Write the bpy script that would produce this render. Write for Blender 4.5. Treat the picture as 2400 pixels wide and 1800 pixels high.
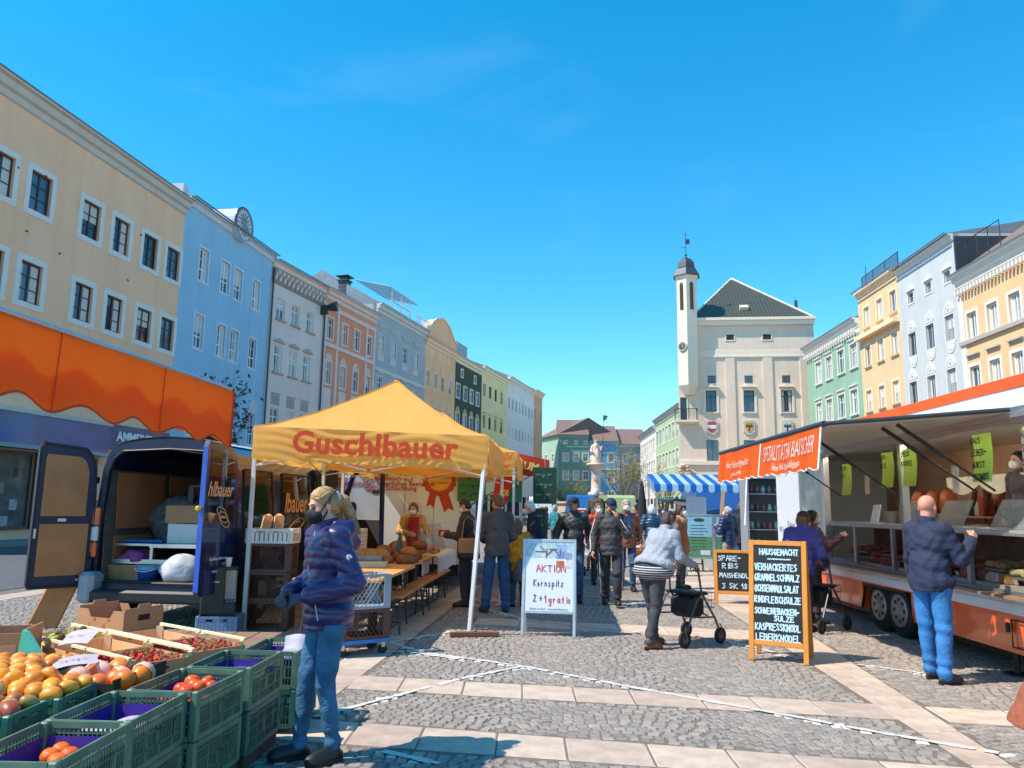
import bpy, math, random
import numpy as np
from mathutils import Vector, Matrix
random.seed(7)
for o in list(bpy.data.objects): bpy.data.objects.remove(o)
SC = bpy.context.scene
COL = SC.collection
R = math.radians
# ------------------------------------------------------------ camera, world, sun, exposure
PITCH = math.atan(0.16); ROLL = 0.014; EYE = Vector((0, 0, 1.62)); FPX = 1800.0
CM = Matrix.Rotation(math.pi/2 + PITCH, 3, 'X') @ Matrix.Rotation(ROLL, 3, 'Z')
cam = bpy.data.cameras.new('camera'); cam.lens = 27.0; cam.sensor_width = 36.0
cam.clip_start = 0.05; cam.clip_end = 3000
camo = bpy.data.objects.new('camera', cam); COL.objects.link(camo)
camo.matrix_world = Matrix.Translation(EYE) @ CM.to_4x4()
SC.camera = camo
SKY_G = 0.87; SKY_V = 0.755
SUN_EL = R(53); SUN_TO = Vector((-0.955, -0.295, 0)).normalized()
W = bpy.data.worlds.new('World'); SC.world = W; W.use_nodes = True
wn = W.node_tree.nodes; wl = W.node_tree.links
bg = wn['Background']; bg.inputs['Strength'].default_value = 0.15
sky = wn.new('ShaderNodeTexSky'); sky.sky_type = 'NISHITA'; sky.sun_disc = False
sky.sun_elevation = SUN_EL; sky.sun_rotation = math.atan2(SUN_TO.x, SUN_TO.y)
sky.altitude = 400; sky.air_density = 1.0; sky.dust_density = 0.0; sky.ozone_density = 4.0
hs = wn.new('ShaderNodeHueSaturation'); hs.inputs['Saturation'].default_value = 1.46; hs.inputs['Hue'].default_value = 0.484
gmw = wn.new('ShaderNodeGamma'); gmw.inputs['Gamma'].default_value = SKY_G
wl.new(sky.outputs['Color'], gmw.inputs['Color']); wl.new(gmw.outputs['Color'], hs.inputs['Color'])
hs.inputs['Value'].default_value = SKY_V
# thin wisps of cirrus, all over the sky
tcw = wn.new('ShaderNodeTexCoord'); mpw = wn.new('ShaderNodeMapping'); mpw.inputs['Scale'].default_value = (2.2, 2.2, 7.0)
nzw = wn.new('ShaderNodeTexNoise'); nzw.inputs['Scale'].default_value = 1.6; nzw.inputs['Detail'].default_value = 7; nzw.inputs['Distortion'].default_value = .6
rmw = wn.new('ShaderNodeMapRange'); rmw.inputs['From Min'].default_value = .56; rmw.inputs['From Max'].default_value = .85
rmw.inputs['To Max'].default_value = .02; rmw.inputs['To Min'].default_value = 0.0
mxw = wn.new('ShaderNodeMixRGB'); mxw.inputs['Color2'].default_value = (7.5, 8.4, 9.2, 1)
wl.new(tcw.outputs['Generated'], mpw.inputs['Vector']); wl.new(mpw.outputs['Vector'], nzw.inputs['Vector'])
wl.new(nzw.outputs['Fac'], rmw.inputs['Value']); wl.new(rmw.outputs['Result'], mxw.inputs['Fac'])
wl.new(hs.outputs['Color'], mxw.inputs['Color1']); wl.new(mxw.outputs['Color'], bg.inputs['Color'])
sl = bpy.data.lights.new('sun', 'SUN'); sl.energy = 2.2; sl.angle = R(0.53); sl.color = (1.0, .89, .76)
so = bpy.data.objects.new('sun', sl); COL.objects.link(so)
to_sun = Vector((SUN_TO.x*math.cos(SUN_EL), SUN_TO.y*math.cos(SUN_EL), math.sin(SUN_EL)))
so.rotation_euler = to_sun.to_track_quat('Z', 'Y').to_euler(); so.location = (0, 0, 40)
SC.render.engine = 'CYCLES'
SC.view_settings.view_transform = 'Standard'; SC.view_settings.look = 'None'
SC.view_settings.exposure = 1.50; SC.view_settings.gamma = 1.0; SC.view_settings.use_curve_mapping = False
SC.cycles.max_bounces = 6; SC.cycles.diffuse_bounces = 4; SC.cycles.glossy_bounces = 2; SC.cycles.transparent_max_bounces = 8
SC.cycles.transmission_bounces = 4; SC.cycles.caustics_reflective = False; SC.cycles.caustics_refractive = False

# ------------------------------------------------------------ pixel -> place (directions only)
def ray(px, py): return CM @ Vector(((px-1200)/FPX, (900-py)/FPX, -1.0))
def G(px, py, z=0.0):
    d = ray(px, py); return EYE + d*((z-EYE.z)/d.z)
def onY(px, py, Y):
    d = ray(px, py); return EYE + d*(Y/d.y)

# ------------------------------------------------------------ materials
def lin(c):
    c = [v/255.0 for v in c]
    return tuple((v/12.92 if v <= .04045 else ((v+.055)/1.055)**2.4) for v in c)
MATS = {}
def M(name, col=(128, 128, 128), rough=.6, metal=0., var=.10, scale=6., bump=0., bscale=60., spec=.5, coat=0., rnd=0., trans=0., alpha=1., emit=0., sheen=0., glass=0.):
    if name in MATS: return MATS[name]
    m = bpy.data.materials.new(name); m.use_nodes = True; nt = m.node_tree; n = nt.nodes; l = nt.links
    b = n['Principled BSDF']; c = lin(col)
    b.inputs['Roughness'].default_value = rough; b.inputs['Metallic'].default_value = metal
    b.inputs['Specular IOR Level'].default_value = spec
    if coat: b.inputs['Coat Weight'].default_value = coat; b.inputs['Coat Roughness'].default_value = .05
    if sheen: b.inputs['Sheen Weight'].default_value = sheen
    if glass: b.inputs['Transmission Weight'].default_value = glass; b.inputs['IOR'].default_value = 1.05
    b.inputs['Alpha'].default_value = alpha
    tc = n.new('ShaderNodeTexCoord')
    nz = n.new('ShaderNodeTexNoise'); nz.inputs['Scale'].default_value = scale; nz.inputs['Detail'].default_value = 3; nz.inputs['Roughness'].default_value = .6
    l.new(tc.outputs['Object'], nz.inputs['Vector'])
    mx = n.new('ShaderNodeMixRGB'); mr = n.new('ShaderNodeMapRange')
    mr.inputs['From Min'].default_value = .3; mr.inputs['From Max'].default_value = .7
    l.new(nz.outputs['Fac'], mr.inputs['Value']); l.new(mr.outputs['Result'], mx.inputs['Fac'])
    mx.inputs['Color1'].default_value = tuple(max(0, v*(1-var)) for v in c)+(1,)
    mx.inputs['Color2'].default_value = tuple(min(1, v*(1+var)) for v in c)+(1,)
    out = mx.outputs['Color']
    if rnd:
        oi = n.new('ShaderNodeObjectInfo'); h = n.new('ShaderNodeHueSaturation')
        a = n.new('ShaderNodeMapRange'); a.inputs['To Min'].default_value = 1-rnd; a.inputs['To Max'].default_value = 1+rnd
        l.new(oi.outputs['Random'], a.inputs['Value']); l.new(a.outputs['Result'], h.inputs['Value']); l.new(out, h.inputs['Color'])
        a2 = n.new('ShaderNodeMapRange'); a2.inputs['To Min'].default_value = .5-rnd*.06; a2.inputs['To Max'].default_value = .5+rnd*.06
        l.new(oi.outputs['Random'], a2.inputs['Value']); l.new(a2.outputs['Result'], h.inputs['Hue']); out = h.outputs['Color']
    l.new(out, b.inputs['Base Color'])
    if bump:
        nb = n.new('ShaderNodeTexNoise'); nb.inputs['Scale'].default_value = bscale; nb.inputs['Detail'].default_value = 2
        bp = n.new('ShaderNodeBump'); bp.inputs['Strength'].default_value = bump; bp.inputs['Distance'].default_value = .02
        l.new(tc.outputs['Object'], nb.inputs['Vector']); l.new(nb.outputs['Fac'], bp.inputs['Height']); l.new(bp.outputs['Normal'], b.inputs['Normal'])
    if emit: b.inputs['Emission Strength'].default_value = emit; l.new(out, b.inputs['Emission Color'])
    if trans:
        tr = n.new('ShaderNodeBsdfTranslucent'); l.new(out, tr.inputs['Color'])
        ms = n.new('ShaderNodeMixShader'); ms.inputs['Fac'].default_value = trans
        o = n['Material Output']; l.new(b.outputs['BSDF'], ms.inputs[1]); l.new(tr.outputs['BSDF'], ms.inputs[2]); l.new(ms.outputs['Shader'], o.inputs['Surface'])
    MATS[name] = m
    return m
def clear(name, col, mixf=.2, rough=.03, tint=.9, dim=.45):
    """thin clear sheet: see-through with gloss"""
    if name in MATS: return MATS[name]
    m = bpy.data.materials.new(name); m.use_nodes = True; nt = m.node_tree; n = nt.nodes; l = nt.links
    b = n['Principled BSDF']; b.inputs['Base Color'].default_value = tuple(v*dim for v in lin(col))+(1,); b.inputs['Roughness'].default_value = rough
    nz = n.new('ShaderNodeTexNoise'); nz.inputs['Scale'].default_value = 3
    bp = n.new('ShaderNodeBump'); bp.inputs['Strength'].default_value = .03; l.new(nz.outputs['Fac'], bp.inputs['Height']); l.new(bp.outputs['Normal'], b.inputs['Normal'])
    t = n.new('ShaderNodeBsdfTransparent'); t.inputs['Color'].default_value = (tint, tint, tint, 1)
    ms = n.new('ShaderNodeMixShader'); ms.inputs['Fac'].default_value = mixf
    l.new(t.outputs['BSDF'], ms.inputs[1]); l.new(b.outputs['BSDF'], ms.inputs[2]); l.new(ms.outputs['Shader'], n['Material Output'].inputs['Surface'])
    MATS[name] = m; return m

# ------------------------------------------------------------ mesh builder
class MB:
    def __init__(s): s.v = []; s.f = []; s.m = []; s.cur = 0
    def add(s, vs, fs):
        o = len(s.v); s.v += [tuple(p) for p in vs]
        for f in fs: s.f.append(tuple(o+i for i in f)); s.m.append(s.cur)
        return s
    def mat(s, i): s.cur = i; return s
    def box(s, c, d, rot=None):
        x, y, z = d[0]/2, d[1]/2, d[2]/2
        vs = [Vector((a*x, b*y, e*z)) for e in (-1, 1) for b in (-1, 1) for a in (-1, 1)]
        if rot is not None:
            if not isinstance(rot, Matrix): rot = Matrix.Rotation(rot[2], 3, 'Z') @ Matrix.Rotation(rot[1], 3, 'Y') @ Matrix.Rotation(rot[0], 3, 'X')
            vs = [rot @ v for v in vs]
        c = Vector(c)
        return s.add([v+c for v in vs], [(0, 2, 3, 1), (4, 5, 7, 6), (0, 1, 5, 4), (2, 6, 7, 3), (0, 4, 6, 2), (1, 3, 7, 5)])
    def bx(s, x0, x1, y0, y1, z0, z1): return s.box(((x0+x1)/2, (y0+y1)/2, (z0+z1)/2), (x1-x0, y1-y0, z1-z0))
    def bbox(s, c, d, bev=.01, rot=None):
        """box with bevelled edges (chamfer)"""
        x, y, z = d[0]/2, d[1]/2, d[2]/2; e = min(bev, x*.9, y*.9, z*.9); vs = []; fs = []
        def ring(zz, ex): return [(-x+ex, -y, zz), (x-ex, -y, zz), (x, -y+ex, zz), (x, y-ex, zz), (x-ex, y, zz), (-x+ex, y, zz), (-x, y-ex, zz), (-x, -y+ex, zz)]
        def inner(zz): return [(-x+e*1.5, -y+e, zz), (x-e*1.5, -y+e, zz), (x-e, -y+e*1.5, zz), (x-e, y-e*1.5, zz), (x-e*1.5, y-e, zz), (-x+e*1.5, y-e, zz), (-x+e, y-e*1.5, zz), (-x+e, -y+e*1.5, zz)]
        for r in (inner(-z), ring(-z+e, e), ring(z-e, e), inner(z)): vs += r
        for k in range(3):
            for i in range(8):
                j = (i+1) % 8; fs.append((k*8+i, k*8+j, k*8+8+j, k*8+8+i))
        fs.append(tuple(range(7, -1, -1))); fs.append(tuple(range(24, 32)))
        vs = [Vector(v) for v in vs]
        if rot is not None:
            if not isinstance(rot, Matrix): rot = Matrix.Rotation(rot[2], 3, 'Z') @ Matrix.Rotation(rot[1], 3, 'Y') @ Matrix.Rotation(rot[0], 3, 'X')
            vs = [rot @ v for v in vs]
        c = Vector(c); return s.add([v+c for v in vs], fs)
    def cyl(s, a, b, r0, r1=None, n=10, caps=True):
        a = Vector(a); b = Vector(b); r1 = r0 if r1 is None else r1
        w = (b-a); q = w.to_track_quat('Z', 'Y').to_matrix() if w.length > 1e-9 else Matrix.Identity(3)
        vs = []
        for p, r in ((a, r0), (b, r1)):
            for i in range(n):
                t = 2*math.pi*i/n; vs.append(p + q @ Vector((r*math.cos(t), r*math.sin(t), 0)))
        fs = [(i, (i+1) % n, n+(i+1) % n, n+i) for i in range(n)]
        if caps: fs += [tuple(range(n-1, -1, -1)), tuple(range(n, 2*n))]
        return s.add(vs, fs)
    def tube(s, pts, r, n=8, closed=False):
        pts = [Vector(p) for p in pts]; k = len(pts); rr = r if isinstance(r, (list, tuple)) else [r]*k
        vs = []; up = None
        for i, p in enumerate(pts):
            a = pts[i-1] if (i > 0 or closed) else p; b = pts[(i+1) % k] if (i < k-1 or closed) else p
            t = (b-a).normalized()
            if up is None:
                up = Vector((0, 0, 1)) if abs(t.z) < .9 else Vector((1, 0, 0))
            x = t.cross(up); x = x.normalized() if x.length > 1e-6 else Vector((1, 0, 0)); y = x.cross(t).normalized(); up = y
            for j in range(n):
                q = 2*math.pi*j/n; vs.append(p + x*rr[i]*math.cos(q) + y*rr[i]*math.sin(q))
        fs = []
        for i in range(k if closed else k-1):
            i2 = (i+1) % k
            for j in range(n): fs.append((i*n+j, i*n+(j+1) % n, i2*n+(j+1) % n, i2*n+j))
        if not closed: fs += [tuple(range(n-1, -1, -1)), tuple((k-1)*n+j for j in range(n))]
        return s.add(vs, fs)
    def lathe(s, prof, c=(0, 0, 0), n=16, mtx=None, half=None):
        c = Vector(c); vs = []; fs = []; k = len(prof); a1 = 2*math.pi if half is None else half; cl = half is None; nn = n if cl else n+1
        for i in range(nn):
            t = a1*i/n
            for r, z in prof:
                p = Vector((r*math.cos(t), r*math.sin(t), z)); p = mtx @ p if mtx is not None else p; vs.append(p+c)
        for i in range(n):
            i2 = (i+1) % nn
            for j in range(k-1): fs.append((i*k+j, i2*k+j, i2*k+j+1, i*k+j+1))
        return s.add(vs, fs)
    def ball(s, c, r, n=12, m=8, rot=None):
        r = (r, r, r) if not isinstance(r, (tuple, list)) else r; vs = []; fs = []
        for i in range(m+1):
            a = math.pi*i/m
            for j in range(n):
                b = 2*math.pi*j/n; p = Vector((r[0]*math.sin(a)*math.cos(b), r[1]*math.sin(a)*math.sin(b), -r[2]*math.cos(a)))
                vs.append((rot @ p if rot is not None else p) + Vector(c))
        for i in range(m):
            for j in range(n): fs.append((i*n+j, i*n+(j+1) % n, (i+1)*n+(j+1) % n, (i+1)*n+j))
        return s.add(vs, fs)
    def prism(s, poly, d):
        """polygon (3d points) extruded by vector d"""
        n = len(poly); d = Vector(d); vs = [Vector(p) for p in poly]; vs += [p+d for p in vs]
        fs = [tuple(range(n-1, -1, -1)), tuple(range(n, 2*n))]+[(i, (i+1) % n, n+(i+1) % n, n+i) for i in range(n)]
        return s.add(vs, fs)
    def quad(s, a, b, c, d): return s.add([a, b, c, d], [(0, 1, 2, 3)])
    def grid(s, fn, nu, nv):
        vs = [fn(i/nu, j/nv) for j in range(nv+1) for i in range(nu+1)]
        fs = [(j*(nu+1)+i, j*(nu+1)+i+1, (j+1)*(nu+1)+i+1, (j+1)*(nu+1)+i) for j in range(nv) for i in range(nu)]
        return s.add(vs, fs)
    def mesh(s, name, mats, smooth=False):
        me = bpy.data.meshes.new(name); me.from_pydata(s.v, [], s.f)
        for m in (mats if isinstance(mats, (list, tuple)) else [mats]): me.materials.append(m)
        if len(set(s.m)) > 1: me.polygons.foreach_set('material_index', s.m)
        if smooth: me.polygons.foreach_set('use_smooth', [True]*len(s.f))
        me.update(); return me
def link(name, me, parent=None, loc=(0, 0, 0), rot=(0, 0, 0), scale=None):
    o = bpy.data.objects.new(name, me); COL.objects.link(o); o.parent = parent; o.location = loc; o.rotation_euler = rot
    if scale is not None: o.scale = scale
    return o
def part(parent, name, mb, mats, smooth=False, loc=(0, 0, 0), rot=(0, 0, 0)):
    me = mb.mesh(name, mats, smooth) if isinstance(mb, MB) else mb
    return link(name, me, parent, loc, rot)
def tag(o, label=None, cat=None, group=None, kind=None):
    if label: o['label'] = label
    if cat: o['category'] = cat
    if group: o['group'] = group
    if kind: o['kind'] = kind
    return o
def thing(name, label, cat, loc=(0, 0, 0), rz=0., group=None):
    o = bpy.data.objects.new(name, None); COL.objects.link(o); o.empty_display_size = .2
    o.location = loc; o.rotation_euler = (0, 0, rz)
    return tag(o, label, cat, group)
def solo(name, mb, mats, label, cat, loc=(0, 0, 0), rz=0., group=None, smooth=False, rot=None):
    o = part(None, name, mb, mats, smooth, loc, rot or (0, 0, rz)); return tag(o, label, cat, group)
def struct(name, mb, mats, smooth=False):
    return tag(part(None, name, mb, mats, smooth), kind='structure')
def copy_tree(o, parent=None):
    c = o.copy(); COL.objects.link(c); c.parent = parent
    for ch in [x for x in o.children]: copy_tree(ch, c)
    return c
# ------------------------------------------------------------ lettering
def text_mesh(txt, size=1., mat=None, bold=0., shear=0., extrude=.002, align='CENTER', sx=1., space=1.):
    cu = bpy.data.curves.new('lettering', 'FONT'); cu.body = txt; cu.size = size; cu.offset = bold; cu.shear = shear; cu.extrude = extrude
    cu.align_x = align; cu.align_y = 'CENTER'; cu.resolution_u = 3; cu.space_character = space
    o = bpy.data.objects.new('lettering', cu); COL.objects.link(o)
    dg = bpy.context.evaluated_depsgraph_get(); me = bpy.data.meshes.new_from_object(o.evaluated_get(dg))
    bpy.data.objects.remove(o); bpy.data.curves.remove(cu)
    if sx != 1.:
        for v in me.vertices: v.co.x *= sx
    me.materials.clear(); me.materials.append(mat); me.name = 'lettering'
    return me
STROKES = {}
def _sf():
    S = {'A': '0,0 .5,1 1,0|.2,.38 .8,.38', 'B': '0,0 0,1 .7,.95 .75,.62 .1,.52 .8,.45 .85,.1 0,0', 'C': '.9,.85 .5,1 .1,.7 .1,.3 .5,0 .9,.15', 'D': '0,0 0,1 .6,.9 .9,.5 .6,.1 0,0',
         'E': '.9,1 0,1 0,0 .9,0|0,.52 .7,.52', 'F': '.9,1 0,1 0,0|0,.52 .7,.52', 'G': '.9,.85 .5,1 .1,.7 .1,.3 .5,0 .9,.2 .9,.45 .55,.45', 'H': '0,0 0,1|.9,0 .9,1|0,.5 .9,.5',
         'I': '.3,0 .3,1', 'J': '.7,1 .7,.2 .4,0 .1,.2', 'K': '0,0 0,1|.85,1 .05,.45 .9,0', 'L': '0,1 0,0 .8,0', 'M': '0,0 .1,1 .5,.35 .9,1 1,0', 'N': '0,0 0,1 .85,0 .85,1',
         'O': '.5,1 .1,.75 .1,.25 .5,0 .9,.25 .9,.75 .5,1', 'P': '0,0 0,1 .75,.95 .8,.6 .05,.5', 'R': '0,0 0,1 .75,.95 .8,.6 .05,.5 .85,0', 'S': '.85,.9 .4,1 .1,.75 .8,.35 .6,.02 .05,.1',
         'T': '0,1 1,1|.5,1 .5,0', 'U': '0,1 .05,.2 .45,0 .85,.2 .9,1', 'V': '0,1 .45,0 .95,1', 'W': '0,1 .25,0 .5,.6 .75,0 1,1', 'X': '0,0 .9,1|0,1 .9,0', 'Y': '0,1 .45,.5 .9,1|.45,.5 .4,0', 'Z': '0,1 .85,1 0,0 .9,0',
         '~': '0,.45 .25,.62 .55,.42 .85,.6', '-': '.1,.5 .8,.5', '+': '.1,.5 .8,.5|.45,.15 .45,.85', '1': '.1,.7 .45,1 .45,0', '2': '.1,.75 .45,1 .8,.75 .05,0 .9,.02', '3': '.1,.95 .75,.95 .4,.6 .8,.3 .45,0 .1,.1',
         '4': '.6,0 .6,1 0,.35 .9,.35', '5': '.8,1 .15,1 .1,.55 .7,.6 .75,.15 .1,.02', '6': '.7,1 .15,.5 .2,.05 .7,.05 .7,.45 .15,.4', '8': '.5,.5 .15,.8 .5,1 .8,.8 .15,.25 .45,0 .8,.25 .5,.5', '9': '.75,.6 .3,.55 .3,.95 .75,.9 .75,.4 .4,0', '0': '.45,1 .1,.7 .1,.3 .45,0 .8,.3 .8,.7 .45,1',
         '.': '.3,0 .34,.05', ',': '.3,.08 .2,-.15', ':': '.3,.2 .33,.25|.3,.7 .33,.75', '*': '.1,.3 .8,.7|.1,.7 .8,.3', '"': '.15,1.25 .18,1.3|.6,1.25 .63,1.3',
         'a': '.7,.5 .3,.55 .1,.25 .3,0 .7,.2|.7,.55 .7,.05 .85,0', 'g': '.7,.5 .3,.55 .1,.25 .35,0 .7,.2|.7,.55 .65,-.35 .3,-.45 .1,-.3', 'i': '.3,.55 .3,0|.3,.78 .33,.82', 'k': '.1,0 .1,1|.6,.55 .15,.25 .7,0', 'n': '.1,0 .1,.55 .15,.45 .5,.55 .65,.4 .65,0',
         'm': '.05,0 .05,.55 .3,.55 .4,.4 .4,0|.4,.4 .65,.55 .8,.4 .8,0', 'o': '.4,.55 .1,.28 .4,0 .7,.28 .4,.55', 'p': '.1,.55 .1,-.45|.1,.45 .5,.55 .7,.3 .5,.02 .1,.1', 'r': '.1,.55 .1,0|.1,.35 .35,.55 .6,.5', 's': '.6,.5 .25,.55 .2,.35 .6,.2 .5,0 .1,.05', 't': '.35,.9 .35,.1 .55,0|.1,.55 .65,.55', 'z': '.1,.55 .65,.55 .1,0 .7,0',
         'e': '.1,.28 .65,.3 .45,.55 .15,.4 .2,.05 .65,.05', 'l': '.3,1 .3,.05 .45,0', 'd': '.65,1 .65,0|.65,.45 .3,.55 .1,.25 .35,0 .65,.15', 'h': '.1,0 .1,1|.1,.35 .45,.55 .6,.35 .6,0', 'c': '.6,.48 .3,.55 .1,.28 .3,0 .62,.08', 'u': '.1,.55 .15,.1 .45,0 .65,.2|.65,.55 .65,0', 'b': '.1,1 .1,0|.1,.45 .5,.55 .65,.28 .45,0 .1,.1', 'f': '.6,.95 .35,.9 .3,0|.1,.5 .55,.5', 'v': '.1,.55 .35,0 .65,.55', 'w': '.05,.55 .2,0 .4,.4 .55,0 .75,.55', 'y': '.1,.55 .35,.1|.65,.55 .2,-.45', 'j': '.4,.55 .35,-.4 .1,-.35'}
    for k, s in S.items():
        STROKES[k] = [[tuple(float(c) for c in p.split(',')) for p in st.split()] for st in s.split('|')]
_sf()
def hand_text(mb, txt, x, z, h, y=0., w=None, r=.006, jit=.04, slope=0., rs=None):
    """handwritten letters as thin strokes in the local xz plane at depth y (front is -y)"""
    rs = rs or random; adv = {'I': .55, 'i': .5, 'l': .5, '1': .65, '.': .45, ' ': .55, ',': .4, ':': .5, 'J': .85}
    tot = sum(adv.get(c, 1.15) for c in txt); u = (w/tot) if w else h*.62
    cx = x; t = max(r*.35, .0008)
    for c in txt:
        if c in STROKES:
            jz = rs.uniform(-jit, jit)*h
            for st in STROKES[c]:
                pp = [(cx+px*u*.92+rs.uniform(-jit, jit)*u, z+pz*h+jz+slope*(cx-x)+rs.uniform(-jit, jit)*h*.6) for px, pz in st]
                for (x0, z0), (x1, z1) in zip(pp, pp[1:]):
                    dx, dz = x1-x0, z1-z0; L = math.hypot(dx, dz)+1e-9; dx, dz = dx/L, dz/L; ex = r*.8
                    x0e, z0e, x1e, z1e = x0-dx*ex, z0-dz*ex, x1+dx*ex, z1+dz*ex; nx, nz = -dz*r, dx*r
                    yy = y-t*rs.uniform(.6, 1.4)
                    mb.add([(x0e+nx, yy, z0e+nz), (x0e-nx, yy, z0e-nz), (x1e-nx, yy, z1e-nz), (x1e+nx, yy, z1e+nz)], [(0, 1, 2, 3)])
        cx += adv.get(c, 1.15)*u
    return mb
# ============================================================ ground and paving
def stone_mat(name, col, var, vs, bump):
    m = M(name, col, .75, var=var, scale=vs, bump=bump, bscale=90, rnd=.13); return m
MG = M('joint_sand', (120, 110, 100), .95, var=.2, scale=20, bump=.5, bscale=120)
MSLAB = stone_mat('granite_slab', (192, 172, 154), .20, 5, .3)
MCOB = [stone_mat('cobble_a', (148, 138, 130), .16, 14, .5), stone_mat('cobble_b', (138, 130, 123), .16, 14, .5), stone_mat('cobble_c', (158, 147, 137), .16, 14, .5)]
MPAINT = M('road_paint', (206, 203, 196), .85, var=.2, scale=30, bump=.3)
def far_cobble():
    m = M('cobble_field', (150, 139, 129), .85, var=.16, scale=.7); nt = m.node_tree; n = nt.nodes; l = nt.links; b = n['Principled BSDF']
    tc = n.new('ShaderNodeTexCoord'); v = n.new('ShaderNodeTexVoronoi'); v.inputs['Scale'].default_value = 9.5; v.feature = 'DISTANCE_TO_EDGE'
    l.new(tc.outputs['Object'], v.inputs['Vector'])
    mr = n.new('ShaderNodeMapRange'); mr.inputs['From Max'].default_value = .12; l.new(v.outputs['Distance'], mr.inputs['Value'])
    bp = n.new('ShaderNodeBump'); bp.inputs['Strength'].default_value = .8; bp.inputs['Distance'].default_value = .02; l.new(mr.outputs['Result'], bp.inputs['Height']); l.new(bp.outputs['Normal'], b.inputs['Normal'])
    old = b.inputs['Base Color'].links[0].from_socket
    mu = n.new('ShaderNodeMixRGB'); mu.blend_type = 'MULTIPLY'; mu.inputs['Fac'].default_value = .25; l.new(old, mu.inputs['Color1']); l.new(mr.outputs['Result'], mu.inputs['Color2']); l.new(mu.outputs['Color'], b.inputs['Base Color'])
    return m
MCF = far_cobble()
MASPH = M('asphalt', (88, 90, 94), .9, var=.16, scale=3, bump=.4, bscale=150)
struct('ground', MB().quad((-600, -300, -.05), (600, -300, -.05), (600, 900, -.05), (-600, 900, -.05)), MG)
struct('joint_bed', MB().quad((-16, 3, -.0075), (16, 3, -.0075), (16, 19, -.0075), (-16, 19, -.0075)), MG)
YF = 14.5
RE = lambda y: -8.9+.12*(y-12.4)            # edge of the road
pl = MB()
pl.quad((RE(YF), YF, -.004), (40, YF, -.004), (40, 140, -.004), (RE(140), 140, -.004))
for sx in (1,):
    pl.quad((.72*4.4+.5, 4.4, -.005), (40, 4.4, -.005), (40, YF, -.005), (.72*YF+.5, YF, -.005))
pl.quad((-14, -40, -.005), (40, -40, -.005), (40, 4.4, -.005), (-14, 4.4, -.005))
pl.quad((RE(4.4), 4.4, -.005), (-.72*4.4-.5, 4.4, -.005), (-.72*11.1-.5, 11.1, -.005), (RE(11.1), 11.1, -.005))
PAVE = struct('plaza_paving', pl, MCF)
rd = MB(); ys = (-40, 4, 40, 49.5, 80, 125)
def facx(y): return -17.71+.155*(y-39.4) if y < 49.5 else -16.14+.28*(y-49.54)
for a, b in zip(ys, ys[1:]): rd.quad((facx(a)+2.2, a, .002), (RE(a)-.5, a, .002), (min(RE(b), RE(60))-.5 if b < 60 else facx(b)+7, b, .002), (facx(b)+2.2, b, .002))
struct('road', rd, MASPH)
sw = MB()
for a, b in zip(ys, ys[1:]):
    sw.add([(facx(a)-.5, a, .12), (facx(a)+2.2, a, .12), (facx(b)+2.2, b, .12), (facx(b)-.5, b, .12), (facx(a)+2.2, a, -.04), (facx(b)+2.2, b, -.04)], [(0, 1, 2, 3), (1, 4, 5, 2)])
struct('sidewalk', sw, M('sidewalk_slabs', (150, 146, 140), .85, var=.12, scale=2, bump=.2))

def slab_mesh(): return None
def lerp2(a, b, t): return Vector((a[0]+(b[0]-a[0])*t, a[1]+(b[1]-a[1])*t, 0))
BANDS = []
rs = random.Random(3)
def band(p0, p1, q0, q1, L=1.0, rows=1, zt=0.0):
    """slabs between the edge p0-p1 and the edge q0-q1"""
    ln = ((Vector(p1)-Vector(p0)).length+(Vector(q1)-Vector(q0)).length)/2; n = max(1, round(ln/L))
    BANDS.append([p0, p1, q1, q0])
    for r in range(rows):
        off = rs.uniform(0, .5)/n; cuts = [0]+[min(1, max(0, (i+off+rs.uniform(-.12, .12)))/n) for i in range(1, n)]+[1]
        for i in range(n):
            t0, t1 = cuts[i], cuts[i+1]
            if t1-t0 < .01: continue
            e0 = [lerp2(lerp2(p0, p1, t), lerp2(q0, q1, t), r/rows) for t in (t0, t1)]
            e1 = [lerp2(lerp2(p0, p1, t), lerp2(q0, q1, t), (r+1)/rows) for t in (t0, t1)]
            c = (e0[0]+e0[1]+e1[0]+e1[1])/4; z = zt+rs.uniform(-.002, .003)
            cs = [e0[0], e0[1], e1[1], e1[0]]; g = .006; vs = []
            for zz, k in ((-.03, g), (z-.006, g), (z, g+.008)):
                for p in cs:
                    d = (c-p); vs.append((p+d.normalized()*k*1.4-c+Vector((0, 0, zz))))
            fs = [(8, 9, 10, 11)]+[(k*4+j, k*4+(j+1) % 4, k*4+4+(j+1) % 4, k*4+4+j) for k in range(2) for j in range(4)]
            area = (cs[1]-cs[0]).cross(cs[2]-cs[0]).z
            if area < 0: fs = [f[::-1] for f in fs]
            link('slab', MB().add(vs, fs).mesh('slab', MSLAB), PAVE, c)
def ext(a, b, t0, t1): a, b = Vector(a[:]), Vector(b[:]); return a+(b-a)*t0, a+(b-a)*t1
def atX(a, b, X): t = (X-a.x)/(b.x-a.x); return a+(b-a)*t
def atYl(a, b, Y): t = (Y-a.y)/(b.y-a.y); return a+(b-a)*t
LL = (G(1906, 1558), G(2268, 1788)); LR = (G(2010, 1560), G(2363, 1788))
band(atYl(*LL, 4.6), atYl(*LL, 26), atYl(*LR, 4.6), atYl(*LR, 26), L=.75, rows=2)
def xl(y): return atYl(*LL, y).x-.01
def xr(y): return atYl(*LR, y).x+.01
t1 = (G(850, 1693), G(2028, 1780)); b1 = (G(980, 1755), G(1326, 1780))
band(atX(*t1, -3.2), atX(*t1, xl(5.4)), atX(*b1, -3.2), atX(*b1, xl(5.1)), L=.55)
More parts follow.
